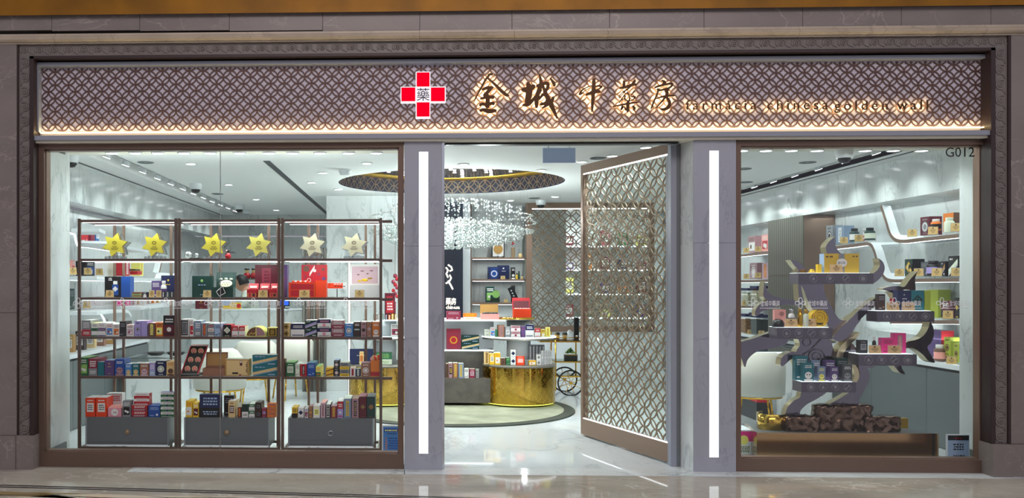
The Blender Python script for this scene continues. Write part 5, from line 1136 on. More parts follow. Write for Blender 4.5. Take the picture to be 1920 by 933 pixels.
# neon wall (blue pegboard)
x0, x1, z0, z1 = rect(800, 868, 400, 600, 14.0); t = E('neon_sign_board', 'dark blue perforated board with white neon drawing beside the marble column', 'sign', ((x0+x1)/2, 14.0, .8))
b = MB(); b.box(x0, x1, 14.0, 14.05, 0, CZ-.01, 'peg_blue')
for i in range(12):
    for j in range(18): b.cyl((x0+.03+i*.045, 13.999, 1.0+j*.07), .006, .002, 'black', 6, axis='y')
b.build('board', t)
def px3(pts, Y): return [(P(a, c, Y)[0], Y, P(a, c, Y)[1]) for a, c in pts]
for st in ([(840,496),(846,500),(848,506),(843,508)],[(836,501),(840,506),(837,513),(840,520)],[(843,515),(846,521),(842,528),(836,531)],[(840,526),(845,534),(849,542)]):
    b = MB(); b.tube(px3(st, 13.985), .012, 'neon', 6); b.build('neon_tube', t)
b = MB(); x0, x1, z0, z1 = rect(836, 855, 558, 571, 13.985); text(b, '藥房', x0, x1, z0, 13.985, 'neon', z1-z0, res=1); x0, x1, z0, z1 = rect(836, 862, 572, 579, 13.985); text(b, 'chinesa', x0, x1, z0, 13.985, 'neon', z1-z0, res=1); b.build('lit_lettering', t)
# rear lattice screen with glass
def screen(px0, px1, pyt, pyb, Y, name, label):
    x0, x1, z0, z1 = rect(px0, px1, pyt, pyb, Y); t = E(name, label, 'screen', ((x0+x1)/2, Y, 0)); e = .085
    b = MB()
    for q in ((x0,x1,z0-e,z0),(x0,x1,z1,min(z1+e, CZ-.001)),(x0-e,x0,z0-e,min(z1+e, CZ-.001)),(x1,x1+e,z0-e,min(z1+e, CZ-.001))): b.box(q[0], q[1], Y-.03, Y+.03, q[2], q[3], 'bronze_light')
    b.build('frame', t)
    b = MB(); lattice(b, x0, x1, z0, z1, .172, .014, lambda u,v,d: (u, Y-.012+d, v), 'door_ring', .012, 20); b.build('ring_lattice', t)
    b = MB(); b.box(x0, x1, Y+.01, Y+.018, z0, z1, 'glass'); b.build('glass_pane', t)
    b = MB(); b.box(x0, x1, Y-.025, Y-.012, z1-.014, z1, 'led_white'); b.build('light_strip', t)
    b = MB(); b.box(x0-e, x1+e, Y, Y+.1, 0, z0-e-.002, 'cool_white'); b.build('base_wall', t, label='plain pale wall below the screen')
    return x0, x1, z0, z1
q = screen(997, 1216, 390, 611, 14.25, 'lattice_screen', 'large bronze ring-lattice glass screen at the back, right of the niche')
# dispensary room behind the screen
b = MB(); lamp('AREA', 'dispensary_light', (3.0, 15.4, 2.75), 45, COOL, (0,0,0), 1.5, .6); b.box(1.8, 4.6, 16.4, 16.5, 0, CZ, 'white_paint'); b.build('wall_dispensary', kind='structure')
for k in range(4):
    z = .95+.42*k; t = E('dispensary_shelf', ('lowest','second','third','topmost')[k]+' lit shelf in the room behind the lattice screen', 'shelf', (2.9, 16.2, z)); b = MB(); b.box(2.0, 4.4, 16.1, 16.39, z-.03, z, 'cool_white'); b.build('board', t); b = MB(); b.box(2.05, 4.35, 16.09, 16.10, z-.03, z-.015, 'led_white'); b.build('light_strip', t)
    for j in range(7):
        x = 2.15+j*.32; h = .12+.05*((j*3+k)%4); c = 'RBmgYePo'[(j+2*k) % 8]
        b = boxgeo(x, x+.16, 16.15, .12, z+.001, z+h, c, 'lab', 'w', 'k', None, None); b.build('packet', label='small %s packet on the shelf behind the lattice screen' % dict(R='dark red',B='navy',m='maroon',g='green',Y='yellow',e='grey',P='purple',o='orange')[c], cat='packet', group='packets behind the lattice screen in %s' % dict(R='dark red',B='navy',m='maroon',g='green',Y='yellow',e='grey',P='purple',o='orange')[c])
# gold trolley
TY = 12.6
x0, x1 = P(1012, 0, TY)[0], P(1092, 0, TY)[0]; zt = P(1040, 638, TY)[1]; zm = P(1040, 676, TY)[1]; zl = P(1040, 703, TY)[1]
t = E('serving_trolley', 'gold serving trolley with large spoked black wheels beside the lattice door', 'trolley', ((x0+x1)/2, TY, 0))
for k, z in enumerate((zt, zm, zl)):
    a = x0 if k == 0 else P(1040,0,TY)[0]
    b = MB(); b.box(a, x1, TY, TY+.42, z-.025, z-.008, 'gold'); b.box(a+.012, x1-.012, TY+.012, TY+.41, z-.009, z-.003, 'dark_glass'); b.build('tier', t)
for k in range(4):
    x = (P(1042,0,TY)[0], x1-.015)[k%2]; y = (TY+.012, TY+.40)[k//2]; b = MB(); b.tube([(x, y, .06 if k%2 == 0 else .2), (x, y, zt+.10)], .010, 'gold', 8); b.build('upright', t)
b = MB(); b.tube([(x1-.02, TY+.01, zt+.1), (x1+.02, TY+.01, zt+.14), (x1+.02, TY+.4, zt+.14), (x1-.02, TY+.4, zt+.1)], .010, 'gold', 8); b.tube([(x0, TY+.01, zt+.04), (x1-.03, TY+.01, zt+.04)], .006, 'gold', 6); b.build('handle', t)
wx, wz = P(1070, 707, TY-.03); wr_ = .172
for y in (TY-.03, TY+.45):
    b = MB(); b.tube([(wx+wr_*cos(a), y, wr_+wr_*sin(a)) for a in [2*pi*k/36 for k in range(36)]], .011, 'rubber', 8, True); w = b.build('wheel', t)
    b = MB(); b.cyl((wx, y-.02, wr_), .02, .04, 'gold', 14, axis='y'); b.build('hub', w)
    for k in range(8): a = 2*pi*k/8+.3; b = MB(); b.tube([(wx, y, wr_), (wx+(wr_-.008)*cos(a), y, wr_+(wr_-.008)*sin(a))], .0045, 'gold', 6); b.build('spoke', w)
WLfix = None
for k, px in enumerate((1045, 1059)):
    x = P(px, 0, TY+.15)[0]; q = E('paper_cup', ('left','right')[k]+' brown paper cup with black lid on the gold trolley', 'cup', (x, TY+.15, zt)); b = MB(); b.lathe([(.001,0),(.025,0),(.034,.075),(.001,.075)], (x, TY+.15, zt), K('a'), 16); b.build('cup', q); b = MB(); b.lathe([(.036,.073),(.037,.085),(.030,.092),(.028,.104),(.001,.104)], (x, TY+.15, zt), 'black', 16); b.build('lid', q)
x = P(1080.5, 0, TY+.15)[0]; q = E('drink_canister', 'tall black canister with white mark on the gold trolley', 'canister', (x, TY+.15, zt)); b = MB(); b.box(x-.033, x+.033, TY+.12, TY+.18, zt, zt+.31, 'black'); b.build('body', q, bevel=.004); b = MB(); b.box(x-.015, x+.015, TY+.117, TY+.1195, zt+.05, zt+.065, 'decal_white'); b.build('print', q)
b = MB(); b.lathe([(.001,0),(.04,0),(.055,.02),(.05,.09),(.02,.13),(.001,.14)], (P(1068,0,TY+.25)[0], TY+.25, zt), 'acrylic', 20); b.build('glass_jar', label='clear glass jar beside the tall black canister', cat='jar')
x = P(1070, 0, TY+.2)[0]; q = E('planted_box', 'small box of green succulents on the trolley lower tier', 'plant', (x, TY+.2, zm)); b = MB(); b.box(x-.085, x+.085, TY+.14, TY+.26, zm, zm+.07, 'charcoal'); b.box(x-.09, x+.09, TY+.135, TY+.14, zm+.065, zm+.072, 'gold'); b.build('planter', q); b = MB()
for k in range(40):
    a = random.random()*6.28; r = random.random()*.075; b.ball((x+r*cos(a), TY+.2+r*.6*sin(a), zm+.085+.075*(1-r/.08)*random.random()+.01), .016, K('gGhl'[k%4]), 6, 4, (1,1,.7))
b.build('foliage', q, kind='stuff')
# fluted column, back wall light line, consultation desks, person
fx0, fx1, _, _ = rect(567, 611, 470, 755, 12.9)
b = MB(); n = 9
for k in range(n): x = fx0+(fx1-fx0)*(k+.5)/n; b.cyl((x, 12.9, 0), (fx1-fx0)/n*.46, CZ-.9 if 0 else 2.05, ('taupe_lam','wood_lam')[k%2], 12)
b.box(fx0, fx1, 12.9, 13.0, 0, 2.05, 'wood_lam'); b.build('wall_fluted_column', kind='structure')
x = P(655, 0, 12.2)[0]; z0, z1 = P(655,757,12.2)[1], P(655,484,12.2)[1]; t = E('vertical_light_line', 'thin bright vertical light line on the edge of the marble panel behind the rack', 'light', (x, 12.2, max(z0,0))); b = MB(); b.box(x-.02, x+.02, 12.2, 12.24, 0, z1, 'bronze_light'); b.build('profile', t); b = MB(); b.box(x-.012, x+.012, 12.19, 12.20, .0, z1-.01, 'led_white'); b.build('diffuser', t)
x0, x1, z0, z1 = rect(660, 745, 500, 640, 13.6); b = MB(); b.box(x0, x1+.6, 13.6, 13.7, 0, CZ, 'white_marble'); b.build('wall_inner_panel', kind='structure')
x, z = P(741, 517, 12.4); t = E('hanging_ornament', 'red knotted charm hanging at the edge of the left window view', 'ornament', (x, 12.4, z-.35)); b = MB()
for k in range(9): b.ball((x+.03*sin(k*2.1), 12.4, z-.04*k), .032-.001*k, K('mr'[k%2]), 7, 5)
b.build('beads', t); b = MB(); b.tube([(x, 12.4, z-.35), (x, 12.4, z-.6)], [.012, .004], K('m')); b.build('tassel', t); b = MB(); b.tube([(x, 12.4, z), (x, 12.4, CZ)], .002, 'charcoal', 4); b.build('cord', t)
# doctor's counter
CYY = 13.2
x0, x1, z0, z1 = rect(359, 567, 582, 700, CYY); t = E('service_counter', 'white marble service counter behind the rack', 'counter', ((x0+x1)/2, CYY, 0)); b = MB(); b.box(x0, x1, CYY, CYY+.42, 0, z1, 'white_marble'); b.build('body', t); b = MB(); b.box(x0-.01, x1+.01, CYY-.01, CYY+.43, z1, z1+.02, 'cool_white'); b.build('top', t); CT = z1+.02
B(366, 388, 561, CT, CYY+.1, .12, 'R', 'min', 'i', 'i', 'dark red gift bag box on the marble counter', name='gift_box')
x, _ = P(377, 0, CYY+.16); b = MB(); zt = P(377, 561, CYY+.1)[1]
for k in range(14): b.ball((x-.09+.014*k, CYY+.14+.03*(k%2), zt+.03+.02*(k%3)), .018, K('rO'[k%2]), 6, 4)
b.build('red_flowers', label='bunch of orange-red flowers on the dark red gift box', cat='flowers')
x0, x1, z0, z1 = rect(418, 452, 567, 580, CYY+.05); t = E('counter_placard', 'yellow placard with round grey dial and red seal on the counter', 'sign', ((x0+x1)/2, CYY+.05, CT)); b = MB(); b.box(x0, x1, CYY+.05, CYY+.06, CT, z1, K('y')); art(b, x0, x1, CT, z1, CYY+.05, [('t',.4,.3,.75,.8,'w',2),('c',.88,.5,.35,'r')]); b.build('board', t)
b = MB(); x, z = P(424, 565, CYY+.04); b.cyl((x, CYY+.035, z+.01), .07, .008, K('s'), 24, axis='y'); b.build('dial', t)
x0, x1, z0, z1 = rect(530, 541, 558, 579, CYY+.2); t = E('computer_monitor', 'monitor with bright blue screen on the marble counter', 'monitor', ((x0+x1)/2, CYY+.2, CT)); b = MB(); b.box(x0-.1, x1+.015, CYY+.2, CYY+.23, CT+.04, z1+.02, 'black'); b.build('case', t); b = MB(); b.box(x0-.08, x1, CYY+.196, CYY+.1995, CT+.055, z1+.005, 'screen_blue'); b.build('screen', t); b = MB(); b.box(x0, x0+.03, CYY+.21, CYY+.24, CT, CT+.04, 'black'); b.box(x0-.06, x0+.09, CYY+.15, CYY+.3, CT, CT+.008, 'black'); b.build('stand', t)
# low marble desk and glass case at left
x0, x1, z0, z1 = rect(236, 325, 672, 800, 10.7); t = E('glass_desk', 'low white marble desk with glass case top behind the left bay', 'desk', ((x0+x1)/2, 10.7, 0)); b = MB(); b.box(x0, x1, 10.7, 11.5, 0, z1-.12, 'white_marble'); b.build('body', t); b = MB(); b.box(x0, x1, 10.7, 11.5, z1-.12, z1, 'glass'); b.build('glass_case', t); b = MB(); 
for q in ((x0,x1,10.69,10.71),(x0,x1,11.49,11.51),(x0-.01,x0+.01,10.7,11.5),(x1-.01,x1+.01,10.7,11.5)): b.box(*q, z1, z1+.012, 'chrome')
b.build('rim', t)
for k, px in enumerate((292, 330)):
    x = P(px, 0, 11.0)[0]; b = MB(); b.lathe([(.001,0),(.07,0),(.10,.02),(.11,.045),(.08,.04),(.001,.04)], (x, 11.0, z1+.014), 'black', 20); b.build('black_dish', label=('left','right')[k]+' shallow black dish on the glass desk', cat='dish')
def tub_chair(x, y, ang, label, s=1.0):
    t = E('tub_chair', label, 'chair', (x, y, 0), None)
    b = MB(); n = 16; vs = []
    for j, (zz, th) in enumerate(((.40,0),(.40,1),(.78,1),(.80,.5),(.78,0))): pass
    prof = []
    for i in range(n+1):
        a = pi*(-.12)+pi*1.24*i/n; hgt = .60+.22*min(1, 1.5*sin(max(0, min(pi, a))))**.8
        ro, ri = .30, .245
        vs += [(x+ro*cos(a), y+ro*.95*sin(a), .36), (x+(ro+.01)*cos(a), y+(ro+.01)*.95*sin(a), hgt-.03), (x+(ro-.02)*cos(a), y+(ro-.02)*.95*sin(a), hgt), (x+ri*cos(a), y+ri*.95*sin(a), hgt-.02), (x+(ri-.03)*cos(a), y+(ri-.03)*.95*sin(a), .40)]
    fs = [(i*5+j, (i+1)*5+j, (i+1)*5+(j+1)%5, i*5+(j+1)%5) for i in range(n) for j in range(5)]; fs += [(4,3,2,1,0), tuple(n*5+j for j in range(5))]
    b.add(vs, fs, 'cream_leather', True); b.rot(0, (x, y, 0), 'Z', ang); b.build('backrest', t)
    b = MB(); b.lathe([(.001,.34),(.27,.34),(.285,.37),(.27,.45),(.24,.47),(.001,.475)], (x, y, 0), 'cream_leather', 28); b.build('seat', t)
    b = MB(); b.tube([(x+.27*cos(q), y+.27*sin(q), .335) for q in [2*pi*k/24 for k in range(24)]], .010, 'gold', 6, True); b.build('seat_ring', t)
    for k in range(4):
        a = ang+pi/4+k*pi/2; b = MB(); b.tube([(x+.20*cos(a), y+.20*sin(a), .33), (x+.25*cos(a), y+.25*sin(a), .0)], .011, 'gold', 8); b.build('leg', t)
    return t
tub_chair(P(412,0,10.3)[0], 10.3, radians(180), 'cream tub chair with gold legs, seen through the middle bay, nearest one')
tub_chair(P(478,0,11.6)[0], 11.6, radians(195), 'cream tub chair with gold legs, behind and right of the nearest one')
tub_chair(P(545,0,12.1)[0], 12.1, radians(215), 'farther cream tub chair partly behind the rack upright')
# person
def skin_obj(name, verts, edges, rad, mat, parent, root=0, sub=2):
    me = bpy.data.meshes.new(name); o0 = WL[parent.name]; me.from_pydata([(a-o0[0], b_-o0[1], c-o0[2]) for a, b_, c in verts], edges, [])
    o = bpy.data.objects.new(name, me); COL.objects.link(o); o.parent = parent; me.materials.append(MM(mat))
    m = o.modifiers.new('skin', 'SKIN'); m.use_smooth_shade = True
    for i, r in enumerate(rad):
        sv = me.skin_vertices[0].data[i]; sv.radius = r if isinstance(r, tuple) else (r, r); sv.use_root = (i == root)
    s_ = o.modifiers.new('subdivision', 'SUBSURF'); s_.levels = sub; s_.render_levels = sub
    return o
PY = 13.95; hx, hzz = P(453, 531, PY)
pr = E('person', 'person with short black hair and glasses in a pale coat, looking down behind the counter', 'person', (hx+.1, PY, 0))
bx = hx+.12
V = [(bx, PY, .95), (bx, PY, 1.15), (bx-.01, PY, 1.33), (bx-.03, PY-.0, 1.42), (hx+.05, PY, 1.47), (hx+.02, PY-.01, 1.53),
     (bx-.0, PY-.18, 1.37), (bx-.05, PY-.24, 1.20), (bx-.2, PY-.22, 1.13), (bx-.28, PY-.2, 1.13),
     (bx-.0, PY+.18, 1.37), (bx-.03, PY+.24, 1.18), (bx-.22, PY+.2, 1.12), (bx-.3, PY+.18, 1.12),
     (bx, PY-.10, .88), (bx-.02, PY-.10, .48), (bx, PY-.10, .08), (bx-.12, PY-.10, .04), (bx, PY+.10, .88), (bx-.02, PY+.10, .48), (bx, PY+.10, .08), (bx-.12, PY+.10, .04)]
Ed = [(0,1),(1,2),(2,3),(3,4),(4,5),(3,6),(6,7),(7,8),(8,9),(3,10),(10,11),(11,12),(12,13),(0,14),(14,15),(15,16),(16,17),(0,18),(18,19),(19,20),(20,21)]
Rd = [(.13,.11),(.12,.10),(.14,.11),(.08,.07),(.05,.05),(.05,.05),.055,.045,.035,.03,.055,.045,.035,.03,.085,.06,.045,.04,.085,.06,.045,.04]
skin_obj('body', V, Ed, Rd, 'skin', pr)
for sgn, hp in ((-1, V[9]), (1, V[13])):       # hands
    hv = [hp, (hp[0]-.05, hp[1], hp[2]-.01)]; he = [(0,1)]; hr = [.022, (.036,.014)]
    for f in range(5):
        oy = (-.03+.017*f) if f < 4 else -.035*sgn; L_ = (.07,.078,.074,.06,.05)[f]; b0 = len(hv)
        hv += [(hp[0]-.075 if f < 4 else hp[0]-.04, hp[1]+oy, hp[2]-.012), (hp[0]-.075-L_*.5 if f < 4 else hp[0]-.07, hp[1]+oy*(1 if f < 4 else 1.4), hp[2]-.016), (hp[0]-.075-L_*.9 if f < 4 else hp[0]-.095, hp[1]+oy*(1 if f < 4 else 1.5), hp[2]-.032)]
        he += [(1, b0), (b0, b0+1), (b0+1, b0+2)]; hr += [.0095, .0085, .007]
    skin_obj('hand', hv, he, hr, 'skin', pr, 1, 1)
# head: profile turned to the left, tilted down
n, m_ = 20, 14; vs = []; tilt = radians(18)
def headpt(a, t):
    x = -.098*cos(a)*sin(t); y = .076*sin(a)*sin(t); z = .125*cos(t)
    f = max(0, cos(a))*sin(t)                                     # towards the face
    if f > 0:
        z_ = z/.125
        x -= f**6*(.030*math.exp(-((z_+.12)/.13)**2)+.006*math.exp(-((z_+.42)/.08)**2)+.010*math.exp(-((z_+.72)/.14)**2)+.006*math.exp(-((z_-.28)/.1)**2)-.008*math.exp(-((z_-.05)/.07)**2)*abs(sin(a*3)))
    if z < -.03: y *= 1-.25*(-z-.03)/.1; x = x*(1-.15*(-z-.03)/.1) if x > 0 else x
    return x, y, z
for j in range(m_+1):
    t_ = .02+(pi-.04)*j/m_
    for i in range(n*2): vs.append(headpt(2*pi*i/(n*2), t_))
c_, s_ = cos(tilt), sin(tilt)
def HT(p): x, y, z = p; return (hx+x*c_-z*s_*-1*-1, PY+y, hzz+x*s_+z*c_)
b = MB(); N2 = n*2; b.add([HT(p) for p in vs], [(j*N2+i, (j+1)*N2+i, (j+1)*N2+(i+1)%N2, j*N2+(i+1)%N2) for j in range(m_) for i in range(N2)], 'skin', True)
for sg2 in (-1, 1): b.ball(HT((.012, sg2*.078, -.008)), .024, 'skin', 8, 6, (.7,.35,1.2)); b.ball(HT((-.088, sg2*.03, .012)), .010, 'cool_white', 8, 5)
for sg2 in (-1, 1): b.ball(HT((-.0955, sg2*.03, .012)), .005, 'black', 6, 4)
b.ball(HT((-.092, 0, -.062)), .016, K('d'), 8, 4, (.5,1.4,.35)); b.build('head', pr)
b = MB(); hv = []
for j in range(9):
    t_ = .02+1.75*j/8
    for i in range(24):
        a = 2*pi*i/24; lim = 1.0 if cos(a) < .35 else .52-.1*sin(a*5)*.3; tt = t_*lim; p = headpt(a, tt); k = 1.11+.03*sin(7*a+3*j); hv.append(HT((-.104*cos(a)*sin(tt)*k+.006, .081*sin(a)*sin(tt)*k, .134*cos(tt)*1.06)))
b.add(hv, [(j*24+i, (j+1)*24+i, (j+1)*24+(i+1)%24, j*24+(i+1)%24) for j in range(8) for i in range(24)], 'hair', True); b.build('hair', pr)
b = MB()
for sg2 in (-1, 1): b.tube([HT((-.112, sg2*.034+.024*cos(q), .010+.018*sin(q))) for q in [2*pi*k/12 for k in range(12)]], .0025, 'black', 5, True); b.tube([HT((-.110, sg2*.058, .014)), HT((.0, sg2*.084, .012))], .0022, 'black', 5)
b.tube([HT((-.115, -.010, .012)), HT((-.115, .010, .012))], .0022, 'black', 5); b.build('glasses', pr)
cv = [(bx, PY, .70), (bx, PY, 1.0), (bx, PY, 1.2), (bx-.005, PY, 1.34), (bx-.02, PY, 1.405), (bx, PY-.19, 1.365), (bx-.05, PY-.25, 1.20), (bx-.17, PY-.225, 1.14), (bx, PY+.19, 1.365), (bx-.03, PY+.25, 1.18), (bx-.18, PY+.21, 1.13)]
skin_obj('coat', cv, [(0,1),(1,2),(2,3),(3,4),(4,5),(5,6),(6,7),(4,8),(8,9),(9,10)], [(.19,.17),(.165,.14),(.16,.135),(.165,.13),(.085,.08),.075,.062,.05,.075,.062,.05], 'coat', pr)
skin_obj('trousers', [V[0], V[14], V[15], (bx, PY-.1, .12), V[18], V[19], (bx, PY+.1, .12)], [(0,1),(1,2),(2,3),(0,4),(4,5),(5,6)], [(.15,.13),.10,.075,.06,.10,.075,.06], 'trousers', pr)
b = MB(); b.lathe([(.062,0),(.058,.05),(.052,.055)], (hx+.062, PY, 1.405), 'shirt', 16); b.build('collar', pr)
# ================================================================ SIDE WALL FURNITURE (shelves curve in and out of the marble niches)
def wshelf(pts, X, depth, label, sgn, th=.035, group=None):
    """bronze ribbon shelf: path of (px,py) along the wall face X, running back into the niche"""
    pw = [PXw(a, c, X) for a, c in pts]; y0, z0 = min(p[0] for p in pw), min(p[1] for p in pw)
    t = E('curved_shelf', label, 'shelf', (X, sum(p[0] for p in pw)/len(pw), z0), group); n = len(pw); up = []; dn = []
    for i, (y, z) in enumerate(pw):
        a = pw[max(i-1,0)]; c = pw[min(i+1,n-1)]; dy, dz = c[0]-a[0], c[1]-a[1]; l = math.hypot(dy, dz); sg = 1 if pw[-1][0] > pw[0][0] else -1; up.append((y, z)); dn.append((y+sg*dz/l*th, z-sg*dy/l*th))
    dpt = [depth if abs(pw[min(i+1,n-1)][1]-pw[max(i-1,0)][1]) < .8*abs(pw[min(i+1,n-1)][0]-pw[max(i-1,0)][0]) else .09 for i in range(n)]; X2 = None
    def band(b, A, B_, xa, xb, m):
        xq = [(xb if xb is not None else X+sgn*d_) for d_ in dpt]; vs = [(xa, *p) for p in A]+[(xa, *p) for p in B_]+[(xq[i], *p) for i, p in enumerate(A)]+[(xq[i], *p) for i, p in enumerate(B_)]
        fs = []
        for i in range(n-1): fs += [(i, i+1, n+i+1, n+i), (2*n+i+1, 2*n+i, 3*n+i, 3*n+i+1), (i+1, i, 2*n+i, 2*n+i+1), (n+i, n+i+1, 3*n+i+1, 3*n+i)]
        fs += [(0, n, 3*n, 2*n), (n-1, 3*n-1, 4*n-1, 2*n-1)]; b.add(vs, fs, m)
    b = MB(); band(b, up, dn, X+sgn*.004, X2, 'cool_white'); b.build('board', t); b = MB(); band(b, up, dn, X, X+sgn*.0038, 'bronze_light'); b.build('front_edge', t, label='slim bronze front edge')
    lo, hi = (up, dn) if sum(p[1] for p in up) < sum(p[1] for p in dn) else (dn, up)
    b = MB(); l2 = [(p[0], p[1]-.004) for p in lo]; band(b, lo, l2, X+sgn*.02, X+sgn*.04, 'led_white'); b.build('light_strip', t)
    return t
def curve(pts, n=6):
    out = []
    for i in range(len(pts)-1):
        q = [pts[max(i-1,0)], pts[i], pts[i+1], pts[min(i+2,len(pts)-1)]]
        for k in range(n):
            t = k/n; out.append(tuple(.5*((2*q[1][c])+(-q[0][c]+q[2][c])*t+(2*q[0][c]-5*q[1][c]+4*q[2][c]-q[3][c])*t*t+(-q[0][c]+3*q[1][c]-3*q[2][c]+q[3][c])*t**3) for c in range(2)))
    return out+[pts[-1]]
RS = RXW+.012
wshelf(curve([(1653,384),(1662,412),(1672,440),(1690,449),(1730,445),(1797,438)]), RS, .30, 'upper bronze shelf with its end curving up, right niche', 1)
wshelf(curve([(1543,464),(1600,457),(1628,454),(1638,464),(1647,492),(1656,514),(1672,523),(1720,522),(1797,521)]), RS, .30, 'long bronze shelf stepping down in a curve, right niche', 1)
wshelf([(1668,600),(1797,600)], RS, .30, 'lower bronze shelf with straight front, right niche', 1)
for a in ((1386,477,1441,471,'top'),(1386,525,1441,524,'second'),(1386,573,1441,573,'third')):
    wshelf([(a[0],a[1]),(a[2],a[3])], RS, .30, '%s shelf of the far bay beyond the ribbed cabinet' % a[4], 1)
LS = LX-.012
wshelf(curve([(133,428),(146,434),(149,447),(154,456),(170,458),(200,463),(232,468)]), LS, -.30, 'upper bronze shelf with upturned end, left niche', -1)
wshelf(curve([(128,518),(150,519),(220,521),(270,522),(290,522),(298,510),(303,488)]), LS, -.30, 'long bronze shelf with end curving up, left niche', -1)
wshelf(curve([(128,584),(160,581),(188,580),(198,588),(205,606)]), LS, -.30, 'bronze shelf with end curving down, left niche', -1)
wshelf([(215,575),(270,570),(330,564)], LS, -.30, 'straight bronze shelf in the far part of the left niche', -1)
for y, z in ((9.2,2.2),(11,2.2),(13,2.2)):
    lamp('AREA', 'niche_light', (NR-.15, y, 2.36), 2.2, COOL, (0, 0, 0), .25, 1.6); lamp('AREA', 'niche_light', (NL+.15, y, 2.36), 2.2, COOL, (0, 0, 0), .25, 1.6)
# base cabinets
def counter(X, y0, y1, sgn, label, seams, name='base_cabinet'):
    t = E(name, label, 'cabinet', (X, (y0+y1)/2, 0)); xb = X+sgn*.345
    ct = E('worktop', 'white marble worktop on the %s grey cabinets' % ('right' if sgn > 0 else 'left'), 'worktop', (X, (y0+y1)/2, .755))
    b = MB(); b.box(X-sgn*.012, xb, y0, y1, .757, .80, 'cool_white'); b.build('slab', ct)
    b = MB(); b.box(X+sgn*.02, xb, y0, y1, 0, .755, 'black'); b.build('body', t); ys = [y0]+seams+[y1]
    for i in range(len(ys)-1): b = MB(); b.box(X, X+sgn*.019, ys[i]+.003, ys[i+1]-.003, .01, .73, 'grey_cabinet'); b.build('door', t)
    return t
ysR = [PXw(q, 700, RXW)[0] for q in (1737, 1634, 1560)]
counter(RXW+.0, 8.365, 14.5, 1, 'long grey base cabinet under the marble worktop on the right', ysR)
counter(LX-.0, 8.305, 12.2, -1, 'long grey base cabinet under the marble worktop on the left', [9.4, 10.4, 11.3])
b = MB(); b.box(RXW-.01, RXW+.05, 8.34, 8.362, 0, .8, 'cool_white'); b.build('trim_8', kind='structure')
# ribbed bronze cabinet
ya, yb = PXw(1505, 450, RXW-.05)[0], PXw(1440, 450, RXW-.05)[0]; z1 = 2.395
t = E('ribbed_cabinet', 'tall dark ribbed bronze cabinet with brown end panel in the right niche', 'cabinet', (RXW, (ya+yb)/2, .81)); X = RXW-.05
b = MB(); b.box(X+.02, NR-.005, ya, yb, .81, z1, 'bronze_light'); b.build('body', t); zm_ = PXw(1470, 516, X)[1]
for z0_, z1_ in ((.812, zm_-.006), (zm_+.006, z1)): b = MB(); b.box(X, X+.019, ya+.002, yb, z0_, z1_, 'ribbed_bronze'); b.build('door', t)
# goods on side shelves
def wbox(px0, px1, pyt, pyb, X, c, sty, c1, c2, label, dx=.12, name='medicine_box', side=None):
    """carton on a side-wall shelf; its long face looks across the shop"""
    sgn = 1 if X > 0 else -1
    ya, z0 = PXw(px1 if sgn > 0 else px0, pyb, X); yb = PXw(px0 if sgn > 0 else px1, pyb, X)[0]; zt = PXw((px0+px1)/2, pyt, X)[1]
    w = (yb-ya)*.72; b = MB(); h = zt-z0; b.box(0, w, 0, dx, 0, h, K(c), right=K(side or c), left=K(side or c)); art(b, 0, w, 0, h, 0, STY[sty](c1, c2))
    if sgn > 0: b.v = [(X+v[1], ya+.01+(w-v[0]), z0+v[2]+.002) for v in b.v]; 
    else: b.v = [(X-v[1], ya+.01+v[0], z0+v[2]+.002) for v in b.v]
    return b.build(name, label=label, cat='box')
def wcard(px, pyb, X, label, g=None):
    y, z = PXw(px, pyb, X); t = card(700, 600, y, z+.002, label, w=.085, h=.075); t.location = (X, y, z+.002); t.rotation_euler[2] = radians(-38 if X > 0 else 38); return t
G1 = RS+.03
wcard(1710, 444, G1-.01, 'tan card at the left end of the upper right shelf'); wbox(1720, 1744, 407, 440, G1+.06, 'R', 'round', 'e', 'w', 'burgundy and grey pouch on the upper right shelf'); wcard(1749, 440, G1-.01, 'tan card between the pouch and the orange box')
def wbottle(px, pyt, pyb, X, r, c, capc, label, band=None):
    y, z = PXw(px, pyb, X); zt = PXw(px, pyt, X)[1]; o = bottle(700, 500, y, z, r, c, capc, label, band=None) if False else None
    h = zt-z; t = E('bottle', label, 'bottle', (X, y, z)); b = MB(); z += .002
    b.lathe([(.001,0),(r*.95,0),(r,.004),(r,h*.66),(r*.85,h*.74),(r*.6,h*.78),(.001,h*.78)], (X, y, z), c, 18); b.build('body', t)
    b = MB(); b.lathe([(r*.66,h*.77),(r*.7,h*.79),(r*.7,h*.98),(r*.64,h),(.001,h)], (X, y, z), capc, 18); b.build('cap', t)
    if band: b = MB(); b.lathe([(r+.0008,h*.12),(r+.0008,h*.55)], (X, y, z), band, 18); b.build('wrap_label', t)
wbottle(1755, 411, 432, G1+.04, .045, K('o'), K('w'), 'orange jar with white lid beside the orange box', K('k'))
wbox(1762, 1789, 400, 433, G1+.06, 'o', 'min', 'a', 'a', 'large orange box on the upper right shelf', side='n', dx=.16)
wbottle(1780, 408, 436, G1+.03, .045, K('z'), K('z'), 'pale speckled cylinder before the orange box'); wcard(1792, 434, G1-.01, 'yellow card at the right end of the upper right shelf')
wbox(1545, 1562, 423, 458, G1+.05, 'e', 'round', 'k', 'w', 'silver-grey box with black disc at the left end of the long right shelf'); wbox(1563, 1583, 424, 456, G1+.05, 'u', 'vert', 'w', 't', 'blue-grey box with teal stripe beside the silver-grey one')
wcard(1582, 457, G1-.01, 'tan card before the blue-grey box'); wbottle(1602, 428, 453, G1+.04, .05, K('G'), K('k'), 'dark green bottle left of the medicine carton', K('w')); wcard(1610, 453, G1-.02, 'tan card before the dark green bottle')
